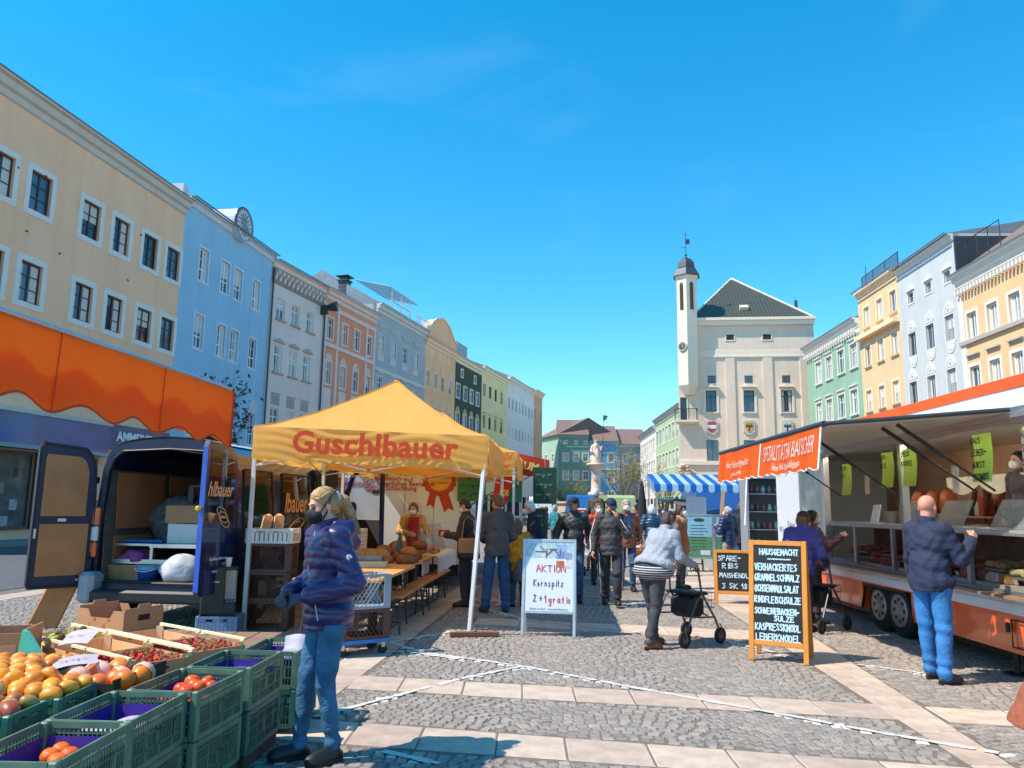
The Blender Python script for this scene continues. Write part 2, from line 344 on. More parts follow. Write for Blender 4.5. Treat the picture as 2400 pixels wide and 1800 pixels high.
t2 = (G(823, 1581), G(2001, 1646)); b2 = (G(792, 1611), G(2055, 1682))
band(atX(*t2, -1.45), atX(*t2, xl(7.2)), atX(*b2, -1.45), atX(*b2, xl(6.9)), L=.52)
band(atX(*t2, xr(7.0)), atX(*t2, 7.5), atX(*b2, xr(6.6)), atX(*b2, 7.5), L=.6, rows=2)
band((-1.95, 6.5, 0), (-1.0, 16.5, 0), (-1.52, 6.5, 0), (-.57, 16.5, 0), L=.8)
t3 = (G(1007, 1442), G(1219, 1452)); b3 = (G(1004, 1456), G(1219, 1468))
band(atX(*t3, -.45), atX(*t3, xl(11.8)), atX(*b3, -.5), atX(*b3, xl(11.3)), L=.7)
band((-9, 19.3, 0), (7.5, 18.6, 0), (-9, 18.7, 0), (7.5, 18.0, 0), L=1.0)
band((RE(6)+.0, 6, 0), (RE(30), 30, 0), (RE(6)+.55, 6, 0), (RE(30)+.55, 30, 0), L=1.2)
def in_quad(p, q):
    s = None
    for i in range(4):
        a, b = q[i], q[(i+1) % 4]; c = (b[0]-a[0])*(p[1]-a[1])-(b[1]-a[1])*(p[0]-a[0])
        if s is None: s = c > 0
        elif (c > 0) != s: return False
    return True
PL = [[(1065, 1480), (915, 1506), (990, 1530), (1080, 1542), (1219, 1561), (1500, 1615), (1762, 1662), (2051, 1716), (2363, 1770)], [(1219, 1563), (1078, 1592), (800, 1665), (735, 1681)],
      [(896, 1761), (1027, 1790)], [(2010, 1558), (2160, 1578)], [(1000, 1398), (1100, 1415), (1230, 1452), (1500, 1483)], [(820, 1532), (950, 1528), (1075, 1545)], [(1500, 1416), (1440, 1404), (1380, 1398)], [(1690, 1500), (1880, 1545)]]
PLG = [[G(*p) for p in l] for l in PL]
def near_line(p, w):
    for l in PLG:
        for a, b in zip(l, l[1:]):
            dx, dy = b.x-a.x, b.y-a.y; L2 = dx*dx+dy*dy; t = max(0, min(1, ((p[0]-a.x)*dx+(p[1]-a.y)*dy)/L2))
            if math.hypot(p[0]-a.x-dx*t, p[1]-a.y-dy*t) < w: return True
    return False
# setts laid in fan arcs
cob = []
row = .078; PER = 1.55
nr = int((YF-3.9)/row)
bb = [(min(p[0] for p in q)-.1, max(p[0] for p in q)+.1, min(p[1] for p in q)-.1, max(p[1] for p in q)+.1) for q in BANDS]
for r_ in range(nr+1):
    y0 = 3.9+r_*row; xw = .72*(y0+.4)+.6; x = -xw + rs.uniform(0, .1)
    while x < xw:
        w = rs.uniform(.066, .100); cx = x+w/2; f = ((cx/PER) % 1.0)*2-1
        cy = y0+.33*(1-f*f)-.12; sl = -.66*f*2/PER*.5*2*.5
        if cy < YF and cx > RE(cy)+.58 and cy > 4.3:
            p = (cx, cy); ok = True
            for q, bx_ in zip(BANDS, bb):
                if bx_[0] < cx < bx_[1] and bx_[2] < cy < bx_[3]:
                    for dx, dy in ((0, 0), (-.045, 0), (.045, 0), (0, .04), (0, -.04)):
                        if in_quad((cx+dx, cy+dy), q): ok = False; break
                if not ok: break
            if ok: cob.append((cx, cy, w, sl))
        x += w+.004
def cob_geo(w, d, rr):
    hx, hy = w/2-.003, d/2-.003; z = rr.uniform(-.005, .002); vs = []; tz = [z+rr.uniform(-.003, .003) for _ in range(4)]
    j = lambda: rr.uniform(-.0045, .0045)
    base = [(-hx+j(), -hy+j()), (hx+j(), -hy+j()), (hx+j(), hy+j()), (-hx+j(), hy+j())]
    vs += [(a, b, -.03) for a, b in base]+[(a*.97, b*.97, tz[i]-.007) for i, (a, b) in enumerate(base)]+[(a*.82, b*.80, tz[i]) for i, (a, b) in enumerate(base)]
    fs = [(8, 9, 10, 11)]+[(k*4+i, k*4+(i+1) % 4, k*4+4+(i+1) % 4, k*4+4+i) for k in range(2) for i in range(4)]
    return vs, fs
def dist(c): return math.hypot(c[0]*1.0, c[1])
vis = [c for c in cob if c[1] > 5.05 and abs(c[0]) < .66*c[1]]
big = set(id(c) for c in sorted(vis, key=dist)[:290])
protos = {}
for mi in range(4):
    for k in range(5):
        v, f = cob_geo(.083, row, rs); protos[(mi, k)] = MB().add(v, f).mesh('cobblestone', [MCOB+[MPAINT]][0][mi])
cmb = MB()
for c in cob:
    mi = 3 if (near_line(c, .046 if c[1] < 9 else .06) and rs.random() < .86) else rs.choice((0, 0, 1, 1, 2))
    ang = math.atan(c[3])+rs.uniform(-.08, .08)
    if id(c) in big:
        link('cobblestone', protos[(mi, rs.randrange(5))], PAVE, (c[0], c[1], 0), (0, 0, ang), (c[2]/.083, 1, 1))
    else:
        v, f = cob_geo(c[2], row, rs); ca, sa = math.cos(ang), math.sin(ang); cmb.mat(mi)
        cmb.add([(c[0]+a*ca-b*sa, c[1]+a*sa+b*ca, z) for a, b, z in v], f)
o = part(PAVE, 'cobblestones', cmb, MCOB+[MPAINT]); o['kind'] = 'stuff'
# worn paint where the line crosses the slabs
pmb = MB()
for l in PLG:
    for a, b in zip(l, l[1:]):
        n = max(1, int((b-a).length/.06))
        for i in range(n):
            p = a+(b-a)*((i+.5)/n)
            if rs.random() < .9:
                d = (b-a).normalized(); s_ = Vector((-d.y, d.x, 0)); w = rs.uniform(.022, .045)
                h_ = Vector((0, 0, .0055+.0004*(i % 3))); e_ = rs.uniform(.03, .05); pmb.add([p-d*e_-s_*w*rs.uniform(.7, 1.1)+h_, p+d*e_-s_*w*rs.uniform(.7, 1.1)+h_, p+d*e_+s_*w*rs.uniform(.7, 1.1)+h_, p-d*e_+s_*w*rs.uniform(.7, 1.1)+h_], [(0, 1, 2, 3)])
part(PAVE, 'painted_line', pmb, MPAINT)

# ============================================================ houses
def wallm(name, col):
    if name in MATS: return MATS[name]
    m = M(name, col, .9, var=.06, scale=.5, bump=.12, bscale=45); nt = m.node_tree; n = nt.nodes; l = nt.links; b = n['Principled BSDF']
    tc = n.new('ShaderNodeTexCoord'); mp = n.new('ShaderNodeMapping'); mp.inputs['Scale'].default_value = (1.6, 1.6, .13)      # rain streaks and patchy plaster
    z1 = n.new('ShaderNodeTexNoise'); z1.inputs['Scale'].default_value = 1.0; z1.inputs['Detail'].default_value = 4; z1.inputs['Roughness'].default_value = .65
    l.new(tc.outputs['Object'], mp.inputs['Vector']); l.new(mp.outputs['Vector'], z1.inputs['Vector'])
    mr = n.new('ShaderNodeMapRange'); mr.inputs['From Min'].default_value = .48; mr.inputs['From Max'].default_value = .75; mr.inputs['To Max'].default_value = .22; l.new(z1.outputs['Fac'], mr.inputs['Value'])
    mx = n.new('ShaderNodeMixRGB'); mx.blend_type = 'MULTIPLY'; mx.inputs['Color2'].default_value = (.62, .58, .54, 1); l.new(mr.outputs['Result'], mx.inputs['Fac']); l.new(b.inputs['Base Color'].links[0].from_socket, mx.inputs['Color1']); l.new(mx.outputs['Color'], b.inputs['Base Color'])
    return m
PANE = [M('window_glass_dark', (38, 46, 54), .06, var=.3, scale=.8, spec=.8), M('window_glass_blue', (70, 92, 108), .05, var=.25, scale=.7, spec=.9), M('window_glass_curtain', (150, 152, 150), .12, var=.25, scale=2.5, spec=.8)]
WHITE = M('white_trim', (226, 222, 214), .7, var=.05, scale=2); BROWN = M('dark_brown_timber', (78, 50, 44), .5, var=.15, scale=5)
WFR = M('white_window_frame', (236, 236, 232), .5, var=.04); STONE = M('pale_stone_trim', (206, 198, 186), .8, var=.07, scale=2, bump=.1)
ROOFM = M('grey_metal_roof', (138, 144, 148), .45, metal=.3, var=.12, scale=1.5); ROOFT = M('brown_tile_roof', (128, 106, 98), .85, var=.2, scale=4, bump=.5)
ZINC = M('zinc_flashing', (70, 74, 78), .4, metal=.5, var=.1)
_wm = {}
def win_meshes(key, w, h, frame, mull, trans, fw=.07, bar=.035):
    k = (key, round(w, 2), round(h, 2), frame.name)
    if k in _wm: return _wm[k]
    m = MB(); x0, x1, z0, z1 = -w/2, w/2, -h/2, h/2; ya, yb = .10, .16
    m.bx(x0, x0+fw, ya, yb, z0, z1).bx(x1-fw, x1, ya, yb, z0, z1).bx(x0+fw, x1-fw, ya, yb, z0, z0+fw).bx(x0+fw, x1-fw, ya, yb, z1-fw, z1)
    for t in mull: m.bx(x0+w*t-bar, x0+w*t+bar, ya+.005, yb-.005, z0+fw, z1-fw)
    for t, b in trans: m.bx(x0+fw, x1-fw, ya+.010, yb-.010, z0+h*t-b, z0+h*t+b)
    p = MB().quad((x0+.02, .145, z0+.02), (x1-.02, .145, z0+.02), (x1-.02, .145, z1-.02), (x0+.02, .145, z1-.02))
    _wm[k] = (m.mesh('window', frame), [p.mesh('pane', g) for g in PANE]); return _wm[k]
def ring_mesh(key, w, h, b, pr, mat, btm=True):
    k = ('ring', key, round(w, 2), round(h, 2), b, pr, mat.name)
    if k not in _wm:
        m = MB(); x0, x1, z0, z1 = -w/2, w/2, -h/2, h/2
        m.bx(x0-b, x0, -pr, .02, z0-(b if btm else 0), z1+b).bx(x1, x1+b, -pr, .02, z0-(b if btm else 0), z1+b).bx(x0, x1, -pr, .02, z1, z1+b)
        if btm: m.bx(x0, x1, -pr, .02, z0-b, z0)
        _wm[k] = m.mesh('surround', mat)
    return _wm[k]
def box_mesh(name, key, x0, x1, y0, y1, z0, z1, mat):
    k = (name, key, round(x0, 2), round(x1, 2), y0, y1, round(z0, 2), round(z1, 2), mat.name)
    if k not in _wm: _wm[k] = MB().bx(x0, x1, y0, y1, z0, z1).mesh(name, mat)
    return _wm[k]
def arch_mesh(key, w, h, mat, pr=.05, rays=True, b=.1):
    k = ('arch', key, w, h, mat.name)
    if k not in _wm:
        m = MB(); n = 10; o = []; i_ = []
        for j in range(n+1):
            a = math.pi*j/n; o.append(((w/2+b)*math.cos(a), (h+b)*math.sin(a))); i_.append((w/2*math.cos(a), h*math.sin(a)))
        for j in range(n): m.prism([(o[j][0], -pr, o[j][1]), (o[j+1][0], -pr, o[j+1][1]), (i_[j+1][0], -pr, i_[j+1][1]), (i_[j][0], -pr, i_[j][1])], (0, pr+.02, 0))
        m.prism([(x, -.015, z) for x, z in i_], (0, .02, 0))
        if rays:
            for j in range(1, 6):
                a = math.pi*j/6; m.box((w*.26*math.cos(a), -.02, h*.5*math.sin(a)), (.04, .03, h*.55), (0, math.pi/2-a, 0))
        _wm[k] = m.mesh('lunette', mat)
    return _wm[k]
def hood_mesh(key, w, mat):
    k = ('hood', key, round(w, 2), mat.name)
    if k not in _wm:
        m = MB()
        if key == 'flat': m.bx(-w/2-.12, w/2+.12, -.16, .02, .10, .18).bx(-w/2-.06, w/2+.06, -.09, .02, .0, .10)
        elif key == 'ped':
            m.prism([(-w/2-.15, -.12, 0), (w/2+.15, -.12, 0), (w/2+.15, -.12, .07), (.0, -.12, .30), (-w/2-.15, -.12, .07)], (0, .14, 0))
        elif key == 'wave':
            pts = [(-w/2-.2, .0)]+[(-w/2-.2+(w+.4)*i/14, .07+.24*math.exp(-((i-7)/2.4)**2)) for i in range(15)]+[(w/2+.2, 0)]
            m.prism([(x, -.32, z) for x, z in pts], (0, .34, 0))
        elif key == 'rococo':
            pts = [(-w/2, 0)]+[(-w/2-.06+(w+.12)*i/12, .16+.52*math.sin(math.pi*i/12)**.7+(.06*math.sin(i*2.4))) for i in range(13)]+[(w/2, 0)]
            m.prism([(x, -.05, z) for x, z in pts], (0, .07, 0))
            for a in range(9):
                t = math.pi*(a+.5)/9; m.ball((.36*w*math.cos(t), -.06, .14+.36*math.sin(t)), (.07, .04, .09), 6, 4)
            m.ball((0, -.07, .28), (.12, .05, .14), 8, 5)
        elif key == 'dish':
            pts = [(w/2*math.cos(math.pi*(1+i/12)), .62*math.sin(math.pi*(1+i/12))) for i in range(13)]
            m.prism([(x, -.04, z) for x, z in pts], (0, .06, 0))
            for a in range(7):
                t = math.pi*(1+(a+.5)/7); m.ball((.33*w*math.cos(t), -.05, .42*math.sin(t)), (.06, .035, .06), 6, 4)
        elif key == 'panel':
            m.bx(-w/2-.1, w/2+.1, -.05, .02, .95, 1.02).bx(-w/2, w/2, -.02, .02, .2, .9)
            for i in range(4): m.bx(-w/2+.12+i*w*.22, -w/2+.12+i*w*.22+.1, -.045, .02, .35, .75)
        _wm[k] = m.mesh('hood', mat)
    return _wm[k]
CURT = M('net_curtain', (206, 204, 198), .9, var=.1, scale=6)
def curtain_mesh(w, h, k):
    key = ('curtain', round(w, 2), round(h, 2), k)
    if key not in _wm:
        m = MB(); x0, x1, z0, z1 = -w/2+.06, w/2-.06, -h/2+.06, h/2-.06
        if k == 0: rr_ = [(x0, x0+w*.24), (x1-w*.24, x1)]
        elif k == 1: rr_ = [(x0, x1)]
        else: rr_ = [(x0, x0+w*.18), (x1-w*.34, x1)]
        for a, b in rr_:
            zb = z0 if k != 1 else z0+h*.45
            n = 7; m.grid(lambda u, v: (a+(b-a)*u, .139+.004*math.sin(u*n*3.1), zb+(z1-zb)*v), 10, 1)
        _wm[key] = m.mesh('curtain', CURT)
    return _wm[key]
CORN = {'plain': [(.0, -.75), (-.10, -.70), (-.12, -.45), (-.28, -.38), (-.34, -.12), (-.50, -.08), (-.52, .0), (.3, .0), (.3, -.75)],
        'thin': [(.0, -.4), (-.1, -.36), (-.16, -.12), (-.3, -.08), (-.3, 0), (.3, 0), (.3, -.4)]}
rw = random.Random(11)
def house(name, label, O, dv, width, H, wall, rows, cornice='plain', cmat=None, depth=11., skew=0., roof=(2.4, ROOFM), shops=True, base=None, extra=None, group=None):
    dv = Vector((dv[0], dv[1], 0)).normalized()
    t = thing(name, label, 'house', (O[0], O[1], 0), math.atan2(dv.y, dv.x), group)
    holes = []; wins = []
    for rr in rows:
        for x in rr['x']: wins.append((x, rr)); holes.append((x-rr['w']/2, x+rr['w']/2, rr['z']-rr['h']/2, rr['z']+rr['h']/2))
    sh = []
    if shops:
        n = max(1, int(width/3.2)); pw = width/n
        for i in range(n):
            x0, x1 = i*pw+.45, (i+1)*pw-.45; sh.append((x0, x1, .35, 3.1)); holes.append((x0, x1, .35, 3.1))
    xs = sorted(set([0, width]+[v for h in holes for v in h[:2]])); zs = sorted(set([0, H]+[v for h in holes for v in h[2:]]))
    m = MB()
    for i in range(len(xs)-1):
        for j in range(len(zs)-1):
            cx, cz = (xs[i]+xs[i+1])/2, (zs[j]+zs[j+1])/2
            if any(h[0] < cx < h[1] and h[2] < cz < h[3] for h in holes): continue
            m.quad((xs[i], 0, zs[j]), (xs[i+1], 0, zs[j]), (xs[i+1], 0, zs[j+1]), (xs[i], 0, zs[j+1]))
    for a, b, c, d in holes:
        e = .2
        m.quad((a, 0, c), (a, 0, d), (a, e, d), (a, e, c)).quad((b, 0, d), (b, 0, c), (b, e, c), (b, e, d)).quad((a, 0, d), (b, 0, d), (b, e, d), (a, e, d)).quad((b, 0, c), (a, 0, c), (a, e, c), (b, e, c))
    m.quad((skew, depth, 0), (0, 0, 0), (0, 0, H), (skew, depth, H)).quad((width, 0, 0), (width, depth, 0), (width, depth, H), (width, 0, H)).quad((width, depth, 0), (skew, depth, 0), (skew, depth, H), (width, depth, H))
    part(t, 'wall', m, wall)
    for x, rr in wins:
        wm, pm = win_meshes(rr.get('key', 'a'), rr['w'], rr['h'], rr.get('frame', WFR), rr.get('mull', [.5]), rr.get('trans', [(.7, .035)]))
        wo = link('window', wm, t, (x, 0, rr['z']))
        link('pane', pm[rw.choice(rr.get('glass', (0, 1, 1, 2)))], wo)
        if rr['h'] > 1.2 and rw.random() < .55: link('curtain', curtain_mesh(rr['w'], rr['h'], rw.randrange(3)), wo)
        if rr.get('ring'): link('surround', ring_mesh('r', rr['w'], rr['h'], rr['ring'][0], rr['ring'][1], rr['ring'][2]), wo)
        if rr.get('sill'): link('sill', box_mesh('sill', 's', -rr['w']/2-.12, rr['w']/2+.12, -.14, .05, -rr['h']/2-.1, -rr['h']/2, rr['sill']), wo)
        if rr.get('hood'): link('hood', hood_mesh(rr['hood'][0], rr['w'], rr['hood'][1]), wo, (0, 0, rr['h']/2+rr.get('hz', .0)))
        if rr.get('arch'): link('lunette', arch_mesh('a', rr['w'], rr['arch'][0], rr['arch'][1]), wo, (0, 0, rr['h']/2+.01))
        if rr.get('dish'): link('apron', hood_mesh('dish', rr['w'], rr['dish']), wo, (0, 0, -rr['h']/2-.12))
        if rr.get('apron'): link('apron', box_mesh('apron', 'p', -rr['w']/2, rr['w']/2, -.04, .02, -rr['h']/2-.75, -rr['h']/2-.2, rr['apron']), wo)
    for a, b, c, d in sh:
        s = MB(); s.bx(a, b, .06, .14, c, c+.12).bx(a, b, .06, .14, d-.15, d).bx(a, a+.08, .06, .14, c+.12, d-.15).bx(b-.08, b, .06, .14, c+.12, d-.15).bx((a+b)/2-.03, (a+b)/2+.03, .07, .13, c+.12, d-.15)
        so_ = part(t, 'shop_window', s, BROWN); part(so_, 'pane', MB().quad((a, .12, c), (b, .12, c), (b, .12, d), (a, .12, d)), PANE[0])
    if cornice:
        pr = CORN[cornice]; cm = MB().prism([(0, y, H+z) for y, z in pr], (width, 0, 0)); part(t, 'cornice', cm, cmat or WHITE)
        part(t, 'gutter', MB().bx(.02, width-.02, -.56, -.46, H+.003, H+.06), M('gutter_zinc', (128, 134, 138), .45, metal=.4))
    if base: part(t, 'plinth', MB().bx(0, width, -.05, .01, 0, .35), base)
    if roof:
        rh, rm = roof; part(t, 'roof', MB().prism([(0, -.4, H+.01), (0, depth/2, H+rh), (0, depth+.3, H+.01)], (width, 0, 0)), rm)
    if extra: extra(t)
    return t
# ---- left row
AL = Vector((-17.71, 39.4, 0)); D1 = Vector((.155, 1, 0)).normalized(); D2 = Vector((.28, 1, 0)).normalized(); PL2 = Vector((-16.14, 49.54, 0))
W_CREAM = wallm('cream_render', (255, 200, 160)); W_BLUE = wallm('sky_blue_render', (152, 198, 224)); W_GREY = wallm('warm_grey_render', (230, 212, 202))
rc = dict(w=1.12, h=1.62, frame=BROWN, key='br', mull=[.5], trans=[(.67, .02), (.34, .02)], ring=(.24, .03, WHITE), glass=(0, 0, 0, 1))
cx = [2.1, 4.0, 6.1, 8.07, 11.06, 13.12, 15.34, 17.28]
def shopfront(t):
    gl = M('blue_enamel_fascia', (34, 84, 150), .12, var=.3, scale=.6, spec=.8)
    f = part(t, 'shop_fascia', MB().bx(5.5, 13.2, -.35, .0, 3.75, 4.95), gl)
    part(f, 'trim', MB().bx(5.4, 13.3, -.42, .0, 4.953, 5.12), STONE)
    part(t, 'shop_fascia', MB().bx(13.3, 17.9, -.25, .0, 4.0, 5.1), M('slate_blue_fascia', (58, 84, 118), .3, var=.15))
    part(t, 'shop_canopy', MB().bx(5.4, 13.3, -1.0, -.352, 3.55, 3.70), M('canopy_metal', (126, 160, 176), .3, metal=.4))
    for k, (x0, x1) in enumerate(((5.6, 9.2), (9.3, 12.9))):
        fr = part(t, 'display_window', MB().bx(x0, x0+.12, -.12, -.02, .5, 3.5).bx(x1-.12, x1, -.12, -.02, .5, 3.5).bx(x0+.12, x1-.12, -.12, -.02, 3.38, 3.5).bx(x0+.12, x1-.12, -.12, -.02, .5, .62).bx((x0+x1)/2-.05, (x0+x1)/2+.05, -.11, -.03, .62, 3.38), M('bronze_frame', (96, 84, 72), .4, metal=.5))
        part(fr, 'pane', MB().quad((x0+.1, -.05, .6), (x1-.1, -.05, .6), (x1-.1, -.05, 3.4), (x0+.1, -.05, 3.4)), clear('shop_glass', (150, 165, 170), .16))
        inn = MB(); inn.bx(x0+.1, x1-.1, -.018, -.012, .6, 3.4); part(fr, 'backing', inn, M('shop_interior', (120, 112, 104), .8, var=.45, scale=1.6))
        q = random.Random(k+5); gcol = [(196, 160, 130), (220, 214, 206), (60, 40, 60), (206, 90, 60), (70, 90, 110), (40, 36, 40)]
        for i in range(9):
            gx = q.uniform(x0+.25, x1-.55); gz = .64+.62*q.randrange(4); g = MB().bbox((gx+.15, -.032, gz+.18), (q.uniform(.2, .42), .022, q.uniform(.26, .42)), .008)
            part(fr, 'goods', g, M('goods_%d' % (i % 6), gcol[i % 6], .7, var=.2))
    lt = text_mesh('AMMERER', .62, M('sign_white', (240, 240, 236), .5), bold=.018, extrude=.02)
    link('lettering', lt, t, (15.15, -.28, 4.55), (R(90), 0, 0))
def pins(t):
    q = random.Random(4)
    for i in range(9): part(t, 'wall_anchor', MB().box((2+q.uniform(0, 15.5), -.02, 12.0+q.choice((0, 2.6))+q.uniform(-.2, .2)), (.09, .05, .06)), ZINC)
def ex_cream(t): shopfront(t); pins(t)
house('cream_house', 'cream yellow house with dark brown windows at the left edge', AL-D1*18, D1, 18.0, 17.6, W_CREAM,
      [dict(rc, x=cx, z=13.9), dict(rc, x=cx, z=10.15), dict(rc, x=cx, z=6.75)], 'plain', STONE, shops=False, extra=ex_cream)
rb = dict(w=.88, h=1.85, key='bl', mull=[.5], trans=[(.36, .035), (.68, .012)], glass=(1, 1, 0), ring=(.13, .02, M('pale_blue_trim', (206, 214, 222), .8)))
def ex_blue(t):
    md = part(t, 'medallion', MB().cyl((5.5, -.42, 18.35), (5.5, 1.6, 18.35), 1.02, 1.02, 28), M('pale_blue_trim', (206, 214, 222), .8))
    r_ = MB()
    for i in range(8): a = math.pi*i/8; r_.box((5.5, -.45, 18.35), (.05, .06, 1.5), (0, a, 0))
    r_.lathe([(.9, -.03), (.98, -.03), (.98, .03), (.9, .03)], (5.5, -.44, 18.35), 28, Matrix.Rotation(R(90), 3, 'X'))
    part(md, 'wheel_relief', r_, M('grey_relief', (150, 160, 168), .8))
    part(md, 'cap', MB().tube([(5.5+1.06*math.cos(a), -.40, 18.35+1.06*math.sin(a)) for a in [math.pi*i/20 for i in range(-2, 23)]], .06, 6), ZINC)
    part(t, 'parapet', MB().bx(-.05, .5, .2, 2.2, 17.4, 18.7), M('pale_blue_trim', (206, 214, 222), .8))
house('sky_blue_house', 'sky blue house with a round wheel medallion on its roof edge', AL, D1, 10.25, 17.95, W_BLUE,
      [dict(rb, x=[2.15, 4.5, 6.0, 8.3], z=14.75), dict(rb, x=[2.15, 4.5, 6.0, 8.3], z=10.95), dict(rb, x=[2.15, 4.5, 6.0, 8.8], z=6.2, h=2.0, arch=(.75, M('pale_blue_trim', (206, 214, 222))))], 'thin', M('pale_blue_trim', (206, 214, 222)), extra=ex_blue)
GT = M('grey_trim', (176, 168, 160), .85, var=.06, scale=2)
rg = dict(w=1.0, key='gr', mull=[.5], trans=[(.68, .04)], glass=(1, 1, 2), sill=GT)
def ex_grey(t):
    part(t, 'frieze', MB().bx(.02, 7.08, -.06, .0, 16.25, 17.3), M('dark_grey_frieze', (138, 136, 134), .85))
    bm = MB().prism([(-.1, 0, 17.05), (-.1, -.38, 17.05), (-.1, -.38, 16.9), (-.1, -.16, 16.75), (-.1, -.12, 16.5), (-.1, 0, 16.45)], (.2, 0, 0)).mesh('corbel', W_GREY)
    for i in range(13): link('corbel', bm, t, (.3+i*.54, -.061, 0))
    sp = part(t, 'siren', MB().cyl((6.6, -.6, 16.0), (6.75, -1.25, 16.15), .12, .34, 14).cyl((6.75, -.5, 16.3), (7.15, -1.0, 16.45), .10, .28, 12).bx(6.5, 6.62, -.6, .0, 15.6, 16.3), ZINC)
    part(t, 'downpipe', MB().cyl((7.0, -.12, .2), (7.0, -.12, 16.2), .06, n=8), ZINC)
    part(t, 'downpipe', MB().cyl((.06, -.12, .2), (.06, -.12, 17.2), .06, n=8), ZINC)
house('grey_house', 'warm grey house with a row of corbels under its eaves', PL2, D2, 7.1, 17.75, W_GREY,
      [dict(rg, x=[1.3, 3.18, 5.15], z=14.65, h=1.45), dict(rg, x=[1.3, 3.18, 5.0], z=11.2, h=1.8, hood=('ped', GT), hz=.25), dict(rg, x=[1.3, 3.18, 5.0], z=7.0, h=1.8, hood=('panel', GT))], 'thin', W_GREY, extra=ex_grey)
W_OR = wallm('terracotta_render', (232, 150, 112)); PKT = M('pale_pink_trim', (226, 206, 196), .8, var=.05)
def ex_or(t):
    for x in (.15, 2.15, 7.15, 8.6): part(t, 'pilaster', MB().bx(x-.16, x+.16, -.06, .0, 1.0, 16.75), PKT)
    for z in (13.6, 16.5): part(t, 'string_course', MB().bx(.0, 8.8, -.09, .0, z-.16, z+.16), PKT)
    for x in (.95, 3.3, 5.4, 7.6): part(t, 'wall_panel', MB().bx(x-.55, x+.55, -.03, .0, 8.3, 10.3), PKT)
ro = dict(w=.85, key='or', mull=[.5], trans=[(.68, .035)], glass=(1, 2, 0), ring=(.16, .04, PKT))
house('terracotta_house', 'terracotta house with white pilasters and arched windows', PL2+D2*7.1, D2, 8.8, 17.8, W_OR,
      [dict(ro, x=[.95, 3.3, 5.4, 7.6], z=14.9, h=1.6), dict(ro, x=[.95, 3.3, 5.4, 7.6], z=11.45, h=1.65, arch=(.6, PKT)), dict(ro, x=[.95, 3.3, 5.4, 7.6], z=7.1, h=1.7)], 'plain', PKT, extra=ex_or)
W_GB = wallm('grey_blue_render', (172, 180, 184)); GBT = M('pale_grey_trim', (204, 206, 206), .8)
def ex_gb(t):
    part(t, 'string_course', MB().bx(0, 11.4, -.1, 0, 13.1, 13.4), GBT)
    part(t, 'chimney', MB().bx(.0, .8, 3.0, 3.8, 18.5, 21.2).bx(-.12, .92, 2.9, 3.9, 21.2, 21.32).bx(.1, .7, 3.1, 3.7, 21.32, 21.6).bx(-.2, 1.0, 2.8, 4.0, 21.6, 21.68), ZINC)
    tr = part(t, 'roof_terrace', MB().bx(4.0, 4.1, .4, .5, 19, 21.2).bx(8.2, 8.3, .4, .5, 19, 21.2).bx(6.1, 6.2, .4, .5, 19, 21.2).bx(4, 8.3, .35, .45, 20.2, 20.28), WFR)
    part(tr, 'glass_canopy', MB().box((5.6, 1.6, 21.5), (6.6, 3.6, .06), (R(14), 0, 0)), clear('canopy_glass', (150, 175, 185), .35))
    for i in range(6): part(tr, 'glazing_bar', MB().box((2.4+i*1.28, 1.6, 21.56), (.06, 3.6, .06), (R(14), 0, 0)), GBT)
    rl = MB()
    for i in range(26): rl.bx(8.4+i*.18, 8.43+i*.18, -.2, -.17, 19.0, 19.9)
    rl.bx(8.4, 13.0, -.22, -.15, 19.9, 19.96); part(t, 'railing', rl, WFR)
rgb = dict(w=1.15, key='gb', mull=[.5], trans=[(.68, .03), (.34, .012)], glass=(1, 2, 1), ring=(.12, .03, GBT), apron=GBT)
house('grey_blue_house', 'grey blue house with a glass roof terrace behind the yellow tent', PL2+D2*15.9, D2, 11.4, 18.95, W_GB,
      [dict(rgb, x=[1.15, 3.75, 6.4, 9.05], z=15.55, h=1.5, hood=('flat', GBT), hz=.7), dict(rgb, x=[1.15, 3.75, 6.4, 9.05], z=11.9, h=1.5, hood=('flat', GBT), hz=.3), dict(rgb, x=[1.15, 3.75, 6.4, 9.05], z=7.6, h=1.6)], 'plain', GBT, roof=(3.4, ROOFM), extra=ex_gb)
W_PE = wallm('peach_render', (250, 192, 144)); PET = M('peach_trim', (240, 212, 184), .8)
def ex_pe(t):
    pts = [(0, 18.4), (0, 19.6), (.9, 19.7), (1.6, 20.4), (2.6, 20.9), (4.5, 21.4), (6.4, 20.9), (7.4, 20.2), (8.1, 19.7), (9.0, 19.6), (9.0, 18.4)]
    part(t, 'gable', MB().prism([(x, -.1, z) for x, z in pts], (0, .8, 0)), W_PE)
    part(t, 'gable_rim', MB().tube([(x, -.14, z) for x, z in pts[1:-1]], .13, 6), PET)
    for x in (1.7, 4.0, 6.6):
        ov = part(t, 'oval_relief', MB().ball((x, -.02, 17.05), (.36, .08, .5), 16, 8), PET)
rp = dict(w=.95, key='pe', mull=[.5], trans=[(.6, .03)], glass=(0, 1, 2), ring=(.14, .03, PET))
house('peach_gable_house', 'peach house with a curved gable and oval reliefs', PL2+D2*27.3, D2, 9.0, 18.45, W_PE,
      [dict(rp, x=[.85, 3.0, 5.1, 7.4], z=14.35, h=1.5, hood=('rococo', PET), hz=.15), dict(rp, x=[.85, 3.0, 5.1, 7.4], z=10.8, h=1.6, hood=('rococo', PET), hz=.15), dict(rp, x=[.85, 3.0, 5.1, 7.4], z=7.0, h=1.6)], 'plain', PET, extra=ex_pe)
W_DG = wallm('dark_green_render', (62, 78, 62))
rd_ = dict(w=1.2, key='dg', mull=[.5], trans=[(.68, .03)], glass=(2, 1), ring=(.14, .04, WHITE))
